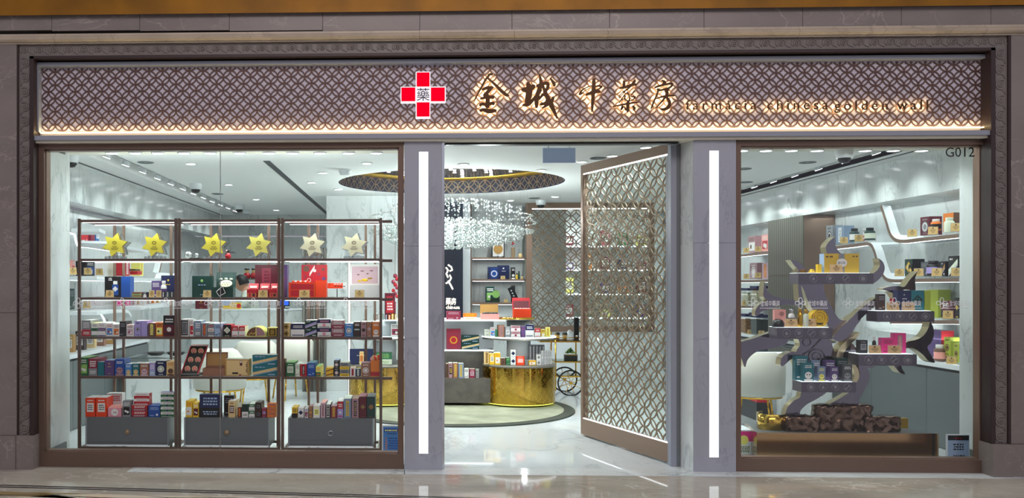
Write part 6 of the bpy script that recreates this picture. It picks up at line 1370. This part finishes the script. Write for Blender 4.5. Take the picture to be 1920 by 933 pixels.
wbox(1617, 1624, 428, 451, G1+.06, 'w', 'face', 'r', 'G', 'white carton with red picture on the long right shelf'); wbottle(1631, 427, 450, G1+.05, .055, K('G'), K('k'), 'dark green jar at the end of the upper step', K('z'))
wcard(1686, 518, G1-.01, 'tan card at the foot of the curve on the long right shelf'); wbox(1692, 1712, 486, 518, G1+.07, 'G', 'diam', 'i', 'w', 'tall dark green box with yellow diamond', side='k'); wbox(1702, 1711, 496, 518, G1+.0, 'k', 'diam', 'y', 'w', 'small black box with yellow diamond', dx=.06)
wcard(1722, 518, G1-.02, 'tan card before the grey box'); wbox(1722, 1742, 491, 518, G1+.06, 'E', 'txt', 'e', 'w', 'slate grey box on the lower step'); wbottle(1750, 489, 516, G1+.04, .06, K('k'), K('k'), 'black jar with silver label on the lower step', K('v')); wcard(1756, 518, G1-.03, 'tan card before the black jar')
wbox(1763, 1773, 490, 518, G1+.05, 'k', 'slant', 'a', 'w', 'black box with leaf drawing on the lower step'); wbox(1773, 1797, 480, 518, G1+.06, 'k', 'slant', 'z', 'w', 'tall black box with pale leaf drawing at the right end'); wcard(1793, 518, G1-.02, 'tan card at the right end of the lower step')
wbox(1736, 1760, 543, 596, G1+.14, 'h', 'plain', 'h', 'h', 'tall olive green box at the back of the lower right shelf'); wbox(1759, 1783, 564, 596, G1+.04, 'R', 'bot', 'k', 'w', 'dark red and black box on the lower right shelf'); wcard(1777, 598, G1-.02, 'yellow card on the lower right shelf'); wbox(1789, 1799, 558, 597, G1+.05, 'k', 'diam', 'y', 'k', 'black box with yellow warning diamond at the shelf end')
WT = .803
def onw(px, X): return PXw(px, 680, X)[0]
wbox(1718, 1766, 618, 672, G1+.12, 'P', 'plain', 'r', 'r', 'large purple box with red side on the right worktop', side='r')
wbox(1767, 1783, 632, 668, G1+.08, 'h', 'round', 'R', 'h', 'left yellow-green box with dark ring on the right worktop'); wbox(1785, 1799, 643, 680, G1+.04, 'h', 'round', 'R', 'h', 'right yellow-green box with dark ring on the right worktop')
wcard(1784, 684, G1-.0, 'tan card on the right worktop'); wbottle(1762, 646, 676, G1+.05, .05, K('n'), K('w'), 'brown bottle with white cap before the purple box', K('x'))
for i, (a, c, yt, yb_, col, sty, c1, c2, l) in enumerate(((1398,1417,443,473,'d','photo','w','n','pale brown ginseng box, left, top far shelf'),(1424,1441,440,470,'x','photo','r','w','pink ginseng box, right, top far shelf'),
  (1401,1420,493,523,'d','round','w','q','pale box with round root picture, second far shelf'),(1425,1441,493,523,'q','vert','o','A','pink box with root figure, second far shelf'))): wbox(a, c, yt, yb_, G1+.08, col, sty, c1, c2, l)
def jar(px, pyt, pyb, X, r, fill, label):
    y, z = PXw(px, pyb, X); zt = PXw(px, pyt, X)[1]; h = zt-z; t = E('storage_jar', label, 'jar', (X, y, z)); z += .002
    b = MB(); b.box(X-r, X+r, y-r, y+r, z, z+h*.86, 'glass'); b.build('glass_body', t); b = MB(); b.box(X-r*.9, X+r*.9, y-r*.9, y+r*.9, z+.004, z+h*.74, fill); b.build('contents', t)
    b = MB(); b.box(X-r*1.03, X+r*1.03, y-r*1.03, y+r*1.03, z+h*.86, z+h, K('B')); b.cyl((X, y, z+h), r*.2, h*.06, K('B'), 10); b.build('lid', t)
for a in ((1411,540,572,'herb_pale','left jar of pale dried slices with dark lid, third far shelf'),(1428,536,572,'herb_pale','right jar of pale dried slices, third far shelf'),(1407,588,624,'herb_brown','jar of brown dried roots with navy lid, bottom far shelf'),(1428,590,626,'herb_dark','jar of dark dried roots with navy lid, bottom far shelf')):
    jar(a[0], a[1], a[2], G1+.1, .12, a[3], a[4])
for a in ((1399,474),(1421,472),(1399,523),(1421,521),(1396,573),(1406,628),(1427,630)): wcard(a[0], a[1], G1-.02, 'small tan card on a far right shelf between jars and boxes')['group'] = 'cards on the far right shelves'
# left niche goods
L1 = LS-.03
for a in ((152,170,431,453,'r','txt','w','x','red gift boxes piled on the upper left shelf'),(170,180,440,456,'m','plain','m','m','dark pink box on the upper left shelf'),(180,187,438,458,'c','top','w','b','light blue box with navy top on the upper left shelf')): wbox(a[0], a[1], a[2], a[3], L1-.04, a[4], a[5], a[6], a[7], a[8])
for a in ((134,142,488,515,'x','photo','r','w','pink box with white picture beside the marble jamb'),(161,183,490,517,'k','photo','b','w','black box with blue bottle picture, left niche'),(234,246,486,517,'r','vert','w','r','tall red box with white characters, left niche'),(262,271,488,517,'Y','vert','i','A','tall pale yellow box, left niche'),
  (127,144,541,581,'G','txt','e','e','tall dark slate box beside the marble jamb'),(236,247,562,573,'f','round','w','w','bright pink box on the straight left shelf')): wbox(a[0], a[1], a[2], a[3], L1-.08, a[4], a[5], a[6], a[7], a[8])
for k in range(8): wbox(252+k*9, 258+k*9, 560-k*.5, 572-k*.9, L1-.05, 'dawjoaeq'[k], 'photo', 'w', 'n', ('%s small packet in the row on the straight left shelf' % ('first','second','third','fourth','fifth','sixth','seventh','last')[k]))
for px, py in ((137,515),(165,515),(187,516),(163,578)): wcard(px, py, L1-.0, 'small tan card standing on a left niche shelf')['group'] = 'cards on the left niche shelves'
y, z = PXw(262, 515, L1); b = MB(); b.box(L1-.1, L1, y-.1, y+.1, z+.003, z+.05, K('r')); b.box(L1-.12, L1-.02, y-.12, y+.1, z+.055, z+.075, K('N')); b.build('gift_box', label='open red and brown gift box with tilted lid, left niche', cat='box')
for k in range(6):
    y = 9.35+k*.33; c = 'naNAja'[k]; b = boxgeo(LX-.2, LX-.1, y, .08, .801, .97+.02*(k%3), c, 'lab', 'w', 'k'); b.build('packet', label='%s brown herb packet standing on the left worktop' % ('nearest','second','third','fourth','fifth','farthest')[k], cat='packet')
t = E('vase_pair', 'pair of red and white figurines far behind the middle bay', 'figurine', (P(468,0,15)[0], 15.0, CT)) if False else None
# ornaments and goods seen far behind the rack
x0, x1, z0, z1 = rect(455, 482, 524, 600, 15.4); t = E('rear_stand', 'pale rear cabinet with two red figurines behind the marble counter', 'cabinet', ((x0+x1)/2, 15.4, 0)); b = MB(); b.box(x0-.3, x1+.3, 15.4, 15.8, 0, z1, 'white_paint'); b.build('body', t); b = MB(); b.box(x0-.31, x1+.31, 15.39, 15.81, z1, z1+.02, 'taupe_lam'); b.build('top', t)
for px, l in ((463,'left'),(476,'right')):
    x = P(px, 0, 15.55)[0]; q = E('figurine', l+' red and cream round figurine with black hat on the rear cabinet', 'figurine', (x, 15.55, z1+.02)); b = MB(); b.lathe([(.001,0),(.05,0),(.07,.04),(.05,.09),(.03,.10),(.001,.10)], (x, 15.55, z1+.02), K('r'), 16); b.build('body', q); b = MB(); b.ball((x, 15.55, z1+.14), .04, K('A'), 12, 8); b.build('head', q); b = MB(); b.cyl((x, 15.55, z1+.17), .045, .025, 'black', 12); b.build('hat', q)
x = P(426, 0, 12.8)[0]; q = E('apple_ornament', 'glossy red round ornament with dark bow seen behind the third star', 'ornament', (x, RB-.07, SH[1])); x = P(427.5, 0, RB-.1)[0]; b = MB(); b.ball((x, RB-.10, SH[1]+.030), .030, K('r'), 14, 10); b.build('globe', q); b = MB(); b.ball((x, RB-.10, SH[1]+.075), .012, K('k'), 8, 6, (1.2,.8,1)); b.tube([(x, RB-.10, SH[1]+.07), (x+.04, RB-.10, SH[1]+.068), (x+.09, RB-.10, SH[1]+.058)], [.004,.006,.001], K('k')); b.ball((x-.012, RB-.10, SH[1]+.08), .010, K('x'), 6, 4); b.build('bow', q)
q = E('crystal_ornament', 'small clear carved ornament on black base at the left of the middle bay', 'ornament', (P(358,0,RB-.1)[0], RB-.1, SH[1])); x = P(353, 0, RB-.1)[0]; b = MB(); b.box(x+.02, x+.12, RB-.12, RB-.07, SH[1], SH[1]+.012, 'black'); b.build('base', q); b = MB(); b.ball((x, RB-.1, SH[1]+.04), .036, 'crystal', 12, 8, (1.1,.5,1)); b.ball((x+.08, RB-.1, SH[1]+.035), .022, 'crystal', 8, 6, (1,.6,1.2)); b.build('carving', q)
# ================================================================ TREE SCULPTURE IN THE RIGHT WINDOW
TYF, TD = 8.16, .11
tx, _ = P(1565, 811, TYF); pz0, pz1 = 0.0, P(1590, 811.5, 8.02)[1]
x0, x1 = P(1419, 0, 8.02)[0], P(1760, 0, 8.02)[0]
t = E('mirror_plinth', 'long low mirror-polished bronze plinth with clipped rear corner in the right window', 'plinth', ((x0+x1)/2, 8.02, 0))
def slab(b, o, z0, z1, m, top=None):
    n = len(o); vs = [(x, y, z0) for x, y in o]+[(x, y, z1) for x, y in o]; b.add(vs, [tuple(range(n-1,-1,-1))]+[(i, (i+1)%n, n+(i+1)%n, n+i) for i in range(n)], m); b.add(vs[n:], [tuple(range(n))], top or m)
xr2 = x1-.28
b = MB(); slab(b, [(x0, 8.02), (x1, 8.02), (xr2, 8.62), (x0+.12, 8.62)], .03, pz1, 'plinth_metal', 'grey_drawer'); b.build('body', t)
b = MB(); slab(b, [(x0+.02, 8.03), (x1-.02, 8.03), (xr2-.02, 8.60), (x0+.14, 8.60)], 0, .028, 'black'); b.build('base', t)
b = MB(); b.box(x1-.05, x1-.04, 8.012, 8.019, .03, pz1, 'black'); b.build('edge_line', t)
# hammered rock blocks, and curved gold bands behind
tr = E('tree_sculpture', 'tall mirror-steel tree display with crescent leaves, bent trunks and five product trays', 'sculpture', (tx, TYF, pz1))
def rock(px0, px1, pyt, Y, dp, seed):
    x0, x1 = P(px0, 0, Y)[0], P(px1, 0, Y)[0]; z1 = P((px0+px1)/2, pyt, Y)[1]; rnd = random.Random(seed); b = MB()
    nx, nz = max(6, int((x1-x0)/.022)), max(5, int((z1-pz1)/.022)); g = {}
    for s_, y in ((0, Y), (1, Y+dp)):
        for i in range(nx+1):
            for j in range(nz+1):
                ex = (i in (0, nx)) or (j == nz); g[s_,i,j] = (x0+(x1-x0)*i/nx+(rnd.uniform(-.010,.010)), y+rnd.uniform(-.012,.012)+(0 if not ex else (.012 if s_ == 0 else -.012)), pz1+.001+(z1-pz1)*j/nz+(rnd.uniform(-.010,.010) if j else 0))
    vs = []; ix = {}
    for k in g: ix[k] = len(vs); vs.append(g[k])
    fs = []
    for i in range(nx):
        for j in range(nz):
            a, c, d, e_ = ix[0,i,j], ix[0,i+1,j], ix[0,i+1,j+1], ix[0,i,j+1]; fs += [(a,c,d),(a,d,e_)] if rnd.random() < .5 else [(a,c,e_),(c,d,e_)]
            a, c, d, e_ = ix[1,i,j], ix[1,i+1,j], ix[1,i+1,j+1], ix[1,i,j+1]; fs.append((e_,d,c,a))
    for j in range(nz): fs += [(ix[1,0,j], ix[0,0,j], ix[0,0,j+1], ix[1,0,j+1]), (ix[0,nx,j], ix[1,nx,j], ix[1,nx,j+1], ix[0,nx,j+1])]
    for i in range(nx): fs.append((ix[0,i,nz], ix[0,i+1,nz], ix[1,i+1,nz], ix[1,i,nz]))
    b.add(vs, fs, 'hammered', True); return b
rock(1475, 1540, 780, 8.08, .12, 1).build('hammered_block', tr, label='low hammered bronze block at the left'); rock(1534, 1637, 759, 8.11, .14, 2).build('hammered_block', tr, label='tall hammered bronze block in the middle'); rock(1624, 1690, 781, 8.08, .12, 3).build('hammered_block', tr, label='low hammered bronze block at the right')
b = MB(); pts = [(P(q, 0, 8.26)[0], y) for q, y in ((1478,8.18),(1462,8.14),(1444,8.13),(1428,8.15),(1420,8.22),(1424,8.32),(1440,8.38))]; z1 = P(1440, 775, 8.2)[1]
b.add([(x, y, pz1+.001) for x, y in pts]+[(x, y, z1) for x, y in pts], [(i, i+1, len(pts)+i+1, len(pts)+i) for i in range(len(pts)-1)], 'gold_mirror', True); o = b.build('gold_band', tr, label='curved polished gold band at the left of the rocks'); m = o.modifiers.new('solid', 'SOLIDIFY'); m.thickness = .006
b = MB(); xa = P(1688, 0, 8.3)[0]; b.box(xa, xa+.07, 8.3, 8.36, pz1+.001, P(1690, 784, 8.3)[1], 'gold_matte'); b.build('gold_post', tr)
def piece(pts, y0=TYF, y1=TYF+TD, edge='steel_edge', m='steel_mirror', smooth=True, name='leaf', label=None):
    q = curve(pts+[pts[0]], 5)[:-1] if smooth else pts; b = MB(); b.prism([P(a, c, y0) for a, c in q], y0, y1, m, edge); return b.build(name, tr, label=label)
piece([(1472,778),(1477,763),(1488,751),(1500,744),(1506,734),(1548,734),(1534,746),(1514,757),(1502,768),(1496,780)], TYF+.02, name='trunk', label='left lower trunk sweeping down to the rocks')
piece([(1552,759),(1568,750),(1582,742),(1594,733),(1606,716),(1612,703),(1610,688),(1612,680),(1626,690),(1631,702),(1628,716),(1619,733),(1611,748),(1605,762)], TYF+.02, name='trunk', label='right lower trunk rising behind the lowest tray')
piece([(1592,672),(1601,680),(1609,692),(1611,706),(1605,717),(1598,717),(1602,705),(1600,692),(1594,682)], TYF+.0, TYF+.10, name='ring_edge', label='curved champagne band around the lowest tray goods', m='steel_edge')
piece([(1496,634),(1500,646),(1494,656),(1490,668),(1497,690),(1520,700),(1555,695),(1566,674),(1562,652),(1550,634)], TYF+.05, TYF+.05+TD, name='trunk', label='broad middle trunk panel with scroll engraving')
b = MB(); Yq = TYF+.045
b.tube([(x, Yq, z) for x, z in [P(1513+7.5*cos(a), 641+7*sin(a), Yq) for a in [2*pi*k/16 for k in range(16)]]], .004, 'tray_icon', 5, True)
b.tube([(x, Yq, z) for x, z in [P(1530+(3+k*.55)*cos(k*.5), 668+(2.5+k*.5)*sin(k*.5), Yq) for k in range(26)]], .005, 'tray_icon', 5)
b.tube([(x, Yq, z) for x, z in [P(a, c, Yq) for a, c in ((1505,665),(1520,656),(1535,640),(1541,634))]], .006, 'tray_icon', 5); b.build('engraving', tr)
piece([(1500,530),(1508,545),(1514,562),(1524,580),(1536,592),(1548,604),(1556,618),(1562,634),(1590,634),(1604,612),(1614,598),(1612,585),(1600,590),(1585,600),(1572,596),(1562,580),(1552,562),(1545,545),(1540,530)], TYF+.05, TYF+.16, name='trunk', label='upper trunk forking beneath the top tray')
piece([(1560,634),(1575,640),(1590,630),(1606,606),(1622,590),(1640,574),(1655,560),(1648,556),(1630,566),(1610,582),(1592,600),(1575,616)], TYF+.0, TYF+.10, name='branch', label='branch reaching right to the upper right tray')
piece([(1568,672),(1572,655),(1585,640),(1602,628),(1612,622),(1606,634),(1592,648),(1582,662),(1578,680)], TYF+.0, TYF+.12, name='branch', label='curved strap band beside the right middle tray', m='steel_edge')
piece([(1482,487),(1493,489),(1504,496),(1510,504),(1514,513),(1498,513),(1496,505),(1489,497)], name='leaf', label='small crescent leaf at the left of the top tray')
piece([(1493,508),(1500,513),(1502,530),(1504,548),(1508,568),(1500,566),(1497,545),(1496,525)], name='branch', label='thin branch below the small crescent leaf')
piece([(1434,527),(1437,540),(1446,552),(1462,558),(1480,561),(1500,566),(1504,573),(1482,571),(1460,570),(1444,566),(1432,556),(1432,540)], name='leaf', label='long dark crescent leaf reaching left')
piece([(1496,566),(1470,571),(1446,577),(1428,584),(1421,592),(1416,590),(1418,578),(1428,568),(1442,563),(1465,563)], TYF+.03, name='leaf', label='drooping leaf under the long dark crescent')
piece([(1566,443),(1556,451),(1549,461),(1550,472),(1556,481),(1582,481),(1572,470),(1566,458)], name='leaf', label='hooked leaf standing above the top tray')
piece([(1647,484),(1655,490),(1659,502),(1655,515),(1645,526),(1636,530),(1637,514),(1646,505),(1650,495)], name='leaf', label='curved leaf rising at the right of the top tray')
piece([(1721,508),(1716,522),(1716,545),(1703,543),(1692,545),(1692,562),(1682,560),(1672,548),(1655,542),(1668,537),(1684,536),(1696,537),(1706,524)], name='leaf', label='winged leaf above the upper right tray')
piece([(1744,600),(1750,614),(1751,628),(1746,642),(1739,652),(1753,678),(1741,676),(1730,664),(1712,652),(1698,652),(1700,641),(1716,637),(1730,630),(1740,616)], name='leaf', label='large red-tinted crescent leaf at the right')
piece([(1386,641),(1410,635),(1436,626),(1456,622),(1478,630),(1474,644),(1452,652),(1430,655),(1414,662),(1402,674),(1397,688),(1391,674),(1388,660)], name='leaf', label='large crescent leaf at the lower left')
piece([(1463,683),(1466,670),(1476,662),(1490,659),(1504,664),(1494,668),(1482,674),(1468,686)], name='leaf', label='short hooked leaf at the lower left')
piece([(1675,684),(1688,684),(1692,692),(1697,701),(1687,698),(1680,690)], name='leaf', label='small pale leaf tip below the lower right tray')
piece([(1610,663),(1604,650),(1590,640),(1580,660),(1584,676),(1600,690),(1618,690),(1640,686),(1640,664)], TYF+.06, TYF+.14, name='trunk', label='trunk panel behind the lower right tray')
TRAYS = {}
for nm, px0, px1, pyt, pyb, Yt in (('top',1497,1638,512,532,TYF-.16),('left middle',1457,1561,614,635,TYF-.18),('upper right',1645,1752,583,603,TYF-.17),('lower right',1610,1719,664,685,TYF-.18),('lowest',1503,1605,716,735,TYF-.18)):
    x0, x1, z0, z1 = rect(px0, px1, pyt, pyb, Yt)
    b = MB(); b.box(x0, x1, Yt, Yt+.19, z0, z1, 'tray_panel', top='acrylic'); w = b.build('tray', tr, label='%s box-shaped tray with round icons' % nm)
    b = MB(); b.box(x0+.003, x1-.03, Yt+.003, Yt+.185, z1, z1+.004, 'lamp_white'); b.build('lit_top', w)
    for k in range(4 if nm != 'top' else 4):
        cx = x0+(x1-x0)*(.17+.225*k if nm != 'top' else .2+.22*k); cz = (z0+z1)/2; b = MB(); r = (z1-z0)*.34
        b.tube([(cx+r*cos(a), Yt-.001, cz+r*sin(a)) for a in [2*pi*q/18 for q in range(18)]], .0028, 'tray_icon', 4, True)
        i = (k+len(nm)) % 4
        if i == 0: b.cyl((cx, Yt-.002, cz-.002), r*.42, .0015, 'tray_icon', 12, axis='y'); [b.cyl((cx+r*.5*cos(a), Yt-.002, cz+r*.5*sin(a)), r*.16, .0015, 'tray_icon', 8, axis='y') for a in (.6, 1.25, 1.9, 2.55)]
        elif i == 1: s0 = len(b.v); b.box(cx-r*.5, cx+r*.5, Yt-.002, Yt-.0005, cz-r*.12, cz+r*.12, 'tray_icon'); b.rot(s0, (cx, 0, cz), 'Y', -.7); [b.cyl((cx+sx*r*.4+o_, Yt-.002, cz+sx*r*.36-o_), r*.2, .0015, 'tray_icon', 8, axis='y') for sx in (-1, 1) for o_ in (-.003, .003)]
        elif i == 2: b.cyl((cx, Yt-.002, cz), r*.62, .0015, 'tray_icon', 8, axis='y')
        else: b.add([(cx, Yt-.002, cz+r*.6), (cx-r*.45, Yt-.002, cz-.002), (cx-r*.25, Yt-.002, cz-r*.5), (cx+r*.25, Yt-.002, cz-r*.5), (cx+r*.45, Yt-.002, cz-.002)], [(0,1,2,3,4)], 'tray_icon')
        b.build('icon', w)
    TRAYS[nm] = (Yt, z1+.004)
def icard(px, nm, label): Yt, z = TRAYS[nm]; return card(px, 500, Yt+.015, z, label, w=.108, h=.070, tone='card_glow')
Yt, z = TRAYS['top']
B = pbox
B(1545, 1611, 475, z, Yt+.05, .09, 'i', 'plain', 'w', 'k', 'large gold gift box with white oval on the top tray', side='s', top='w')
o = [q for q in COL.objects if q.name.startswith('medicine_box')][-1]; xa, xb = P(1545,0,Yt+.05)[0], P(1611,0,Yt+.05)[0]; zt_ = P(1578,475,Yt+.05)[1]
extra(o, lambda b: (b.lathe([(.001,0),(.046,0)], (0,0,0), K('w'), 24), b.rot(0, (0,0,0), 'X', pi/2), setattr(b, 'v', [((xa+xb)/2+v[0], Yt+.0455, (z+zt_)/2+v[2]*.8+.004) for v in b.v]), art(b, xa, xb, z, zt_, Yt+.049, [('r',.42,0,.58,1,'e'),('t',.05,.78,.25,.92,'n',1),('t',.8,.8,.95,.92,'n',1)]), text(b, 'BOX', (xa+xb)/2-.03, (xa+xb)/2+.03, (z+zt_)/2-.008, Yt+.0445, K('k'), .022, res=1)))
icard(1569, 'top', 'bronze card in white frame before the gold box on the top tray')
B(1533, 1541, 495, z, Yt+.06, .04, 'y', 'plain', 'y', 'y', 'small bright yellow cube on the top tray', name='gift_box')
b = MB(); x, _ = P(1523, 0, Yt+.06)
for k in range(3): b.tube([(x+(.030-.006*k)*cos(a), Yt+.07+(.03-.006*k)*sin(a), z+.008+.009*k) for a in [2*pi*q/18 for q in range(18)]], .006, 'gold', 6, True)
b.build('gold_coil', label='gold coiled bracelet on the left of the top tray', cat='ornament')
Yt, z = TRAYS['left middle']
B(1452, 1474, 580, z, Yt+.10, .04, 'x', 'plain', 'k', 'k', 'pale pink box with black flower on the left middle tray')
x, zf = P(1466, 588, Yt+.095); b = MB()
for k in range(8): a = 2*pi*k/8; b.add([(x+.008*cos(a-.4), Yt+.096, zf+.008*sin(a-.4)), (x+.03*cos(a), Yt+.096, zf+.03*sin(a)), (x+.008*cos(a+.4), Yt+.096, zf+.008*sin(a+.4))], [(0,1,2)], K('k'))
b.build('printed_flower', [q for q in COL.objects if q.name.startswith('medicine_box')][-1])
x = P(1459, 0, Yt+.05)[0]; b = MB(); b.lathe([(.05,0),(.05,.03),(.04,.055),(.02,.068),(.001,.07)], (x, Yt+.05, z), 'black', 24); b.build('black_dome', label='black dome-shaped holder on the left middle tray', cat='holder')
bottle(1484, 579, Yt+.06, z, .026, K('w'), 'chrome', 'white jar with dark flower band on the left middle tray', band=K('E'))
bottle(1500, 577, Yt+.06, z, .022, 'gold', 'gold', 'small gold jar beside the big gold drum')
bottle(1511, 580, Yt+.03, z, .022, K('z'), 'gold', 'small jar with silver diamond front beside the gold drum')
x = P(1533, 0, Yt+.08)[0]; q = E('gold_drum_tin', 'big round golden yellow tin with embossed lid lying on its side', 'tin', (x, Yt+.08, z)); zc_ = z+.075; b = MB(); b.cyl((x, Yt+.04, zc_), .074, .09, K('y'), 36, axis='y'); b.build('body', q); b = MB()
for rr in (.066, .045, .022): b.tube([(x+rr*cos(a), Yt+.038, zc_+.008+rr*sin(a)) for a in [2*pi*k/24 for k in range(24)]], .004, 'gold', 6, True)
b.build('embossed_ring', q); b = MB(); b.box(x-.03, x+.03, Yt+.036, Yt+.0385, z+.012, z+.034, K('k')); b.build('black_label', q)
icard(1484, 'left middle', 'left of two framed cards on the left middle tray'); icard(1519, 'left middle', 'right of two framed cards on the left middle tray')
Yt, z = TRAYS['upper right']
B(1683, 1708, 544, z, Yt+.08, .08, 'B', 'min', 'w', 'e', 'dark navy tall box on the upper right tray'); B(1708.5, 1733, 544, z, Yt+.08, .08, 't', 'diam', 'G', 't', 'tall teal green box on the upper right tray'); B(1733.5, 1745, 544, z, Yt+.1, .08, 'h', 'plain', 'h', 'h', 'olive end of the box row on the upper right tray')
B(1646, 1660, 551, z, Yt+.09, .05, 'N', 'txt', 'e', 'a', 'dark brown packet at the left of the upper right tray'); B(1670, 1677, 559, z, Yt+.05, .02, 'r', 'plain', 'x', 'r', 'small red tag box between the cards')
icard(1675, 'upper right', 'left of two framed cards on the upper right tray'); icard(1704, 'upper right', 'right of two framed cards on the upper right tray')
Yt, z = TRAYS['lower right']
B(1611, 1627, 637, z, Yt+.06, .06, 'k', 'lab', 'e', 'k', 'black tin with silver badge on the lower right tray', name='tea_tin'); bottle(1639, 631, Yt+.09, z, .016, K('k'), K('w'), 'slim black bottle with white cap behind the left card')
B(1653, 1676, 633, z, Yt+.06, .06, 'f', 'txt', 'm', 'x', 'front bright pink box on the lower right tray'); B(1676, 1699, 624, z, Yt+.10, .06, 'f', 'vert', 'd', 'x', 'taller bright pink box behind the front pink one')
icard(1641, 'lower right', 'left of two framed cards on the lower right tray'); icard(1678, 'lower right', 'right of two framed cards on the lower right tray')
Yt, z = TRAYS['lowest']
for a in ((1505.5,1526,680,'t','face','w','w','front dark teal box with pale monster face on the lowest tray',.02),(1533,1548,687,'u','face','Y','Y','front grey box with yellow cat face on the lowest tray',.02),(1557,1572.5,687,'P','face','w','w','front purple and white box with boy face on the lowest tray',.02),(1580,1598,683,'E','face','e','w','front slate box with round grey animal on the lowest tray',.02),
  (1491,1515,667,'t','txt','w','e','back left tall teal box on the lowest tray',.10),(1521,1538,675,'u','txt','w','w','back grey-blue box on the lowest tray',.10),(1547.5,1566,675,'P','txt','w','m','back plum box on the lowest tray',.10),(1569,1590,671,'G','txt','e','e','back dark green box on the lowest tray',.10)):
    B(a[0], a[1], a[2], z, Yt+a[8], .065, a[3], a[4], a[5], a[6], a[7])
lamp('AREA', 'worktop_fill', (5.2, 9.6, 1.0), 4, COOL, (radians(180),0,0), .1, 2.2)  # added unseen uplight over the right worktop, fill for the ceiling
# chair, marble desk end and showcase behind the tree
tub_chair(P(1415,0,9.9)[0], 9.9, radians(165), 'large cream chair with gold legs behind the left edge of the right window')
x0, x1, z0, z1 = rect(1463, 1562, 664, 800, 10.2); t = E('marble_desk', 'white marble panel desk behind the lower part of the tree display', 'desk', ((x0+x1)/2, 10.2, 0)); b = MB(); b.box(x0, x1, 10.2, 10.32, 0, z1, 'white_marble'); b.build('end_panel', t, bevel=.02)
b = MB(); b.box(x0-.25, x1, 10.33, 11.4, z1-.16, z1-.12, 'black'); b.box(x0-.25, x1, 10.33, 11.4, z1-.12, z1+.0, 'glass'); b.box(x0-.25, x1, 10.33, 10.35, z1, z1+.015, 'lamp_white'); b.build('glass_case', t)
b = MB(); b.box(x0-.20, x0-.03, 10.35, 11.3, 0, .20, 'charcoal'); b.build('base', t)
for k in range(3): b = MB(); xx = x0-.16; b.box(xx-.03, xx+.10, 10.36, 10.56, .202+.045*k, .24+.045*k, K('rxO'[k])); b.build('book', label=('lowest','middle','top')[k]+' of three flat red folders stacked beside the marble desk', cat='folder')
x0_ = P(1400, 0, 8.35)[0]; x1_ = P(1416, 0, 8.35)[0]
x0, x1, z0, z1 = rect(1380, 1414, 806, 853, 8.3); t = E('floor_display_box', 'white box with colourful printed front on the floor at the window corner', 'box', ((x0+x1)/2, 8.3, 0)); b = MB(); b.box(x0, x1, 8.3, 8.6, 0, z1, 'cool_white'); art(b, x0, x1-.02, 0, z1, 8.3, [('r',.05,.55,.95,.95,'f'),('c',.5,.6,.3,'Y'),('r',.1,.05,.9,.4,'z'),('t',.15,.1,.85,.35,'k',4)]); b.build('body', t)
# small standing notice at the right corner
x0, x1, z0, z1 = rect(1775, 1818, 814, 860, 7.95); t = E('notice_stand', 'small framed grey notice with dark heading at the right corner of the right window', 'notice', ((x0+x1)/2, 7.95, 0)); b = MB(); b.box(x0, x1, 7.95, 7.965, 0, z1, 'cool_white'); b.build('frame', t)
b = MB(); b.box(x0+.008, x1-.008, 7.946, 7.9495, .01, z1-.008, K('s')); art(b, x0+.008, x1-.008, .01, z1-.008, 7.946, [('r',0,.82,1,1,'k'),('t',.3,.87,.7,.93,'r',1),('t',.25,.45,.75,.72,'k',3),('t',.2,.05,.8,.3,'k',3)]); b.build('printed_sheet', t)
b = MB(); b.box(x0, x1, 7.966, 7.995, 0, .008, 'acrylic'); b.build('foot', t)
lamp('AREA', 'window_wash_light', (3.3, 8.0, 2.73), 14, COOL, (radians(-4),0,0), 2.2, .1)
lamp('AREA', 'window_wash_light', (-1.5, 7.9, 2.73), 8, COOL, (radians(4),0,0), 2.8, .1)
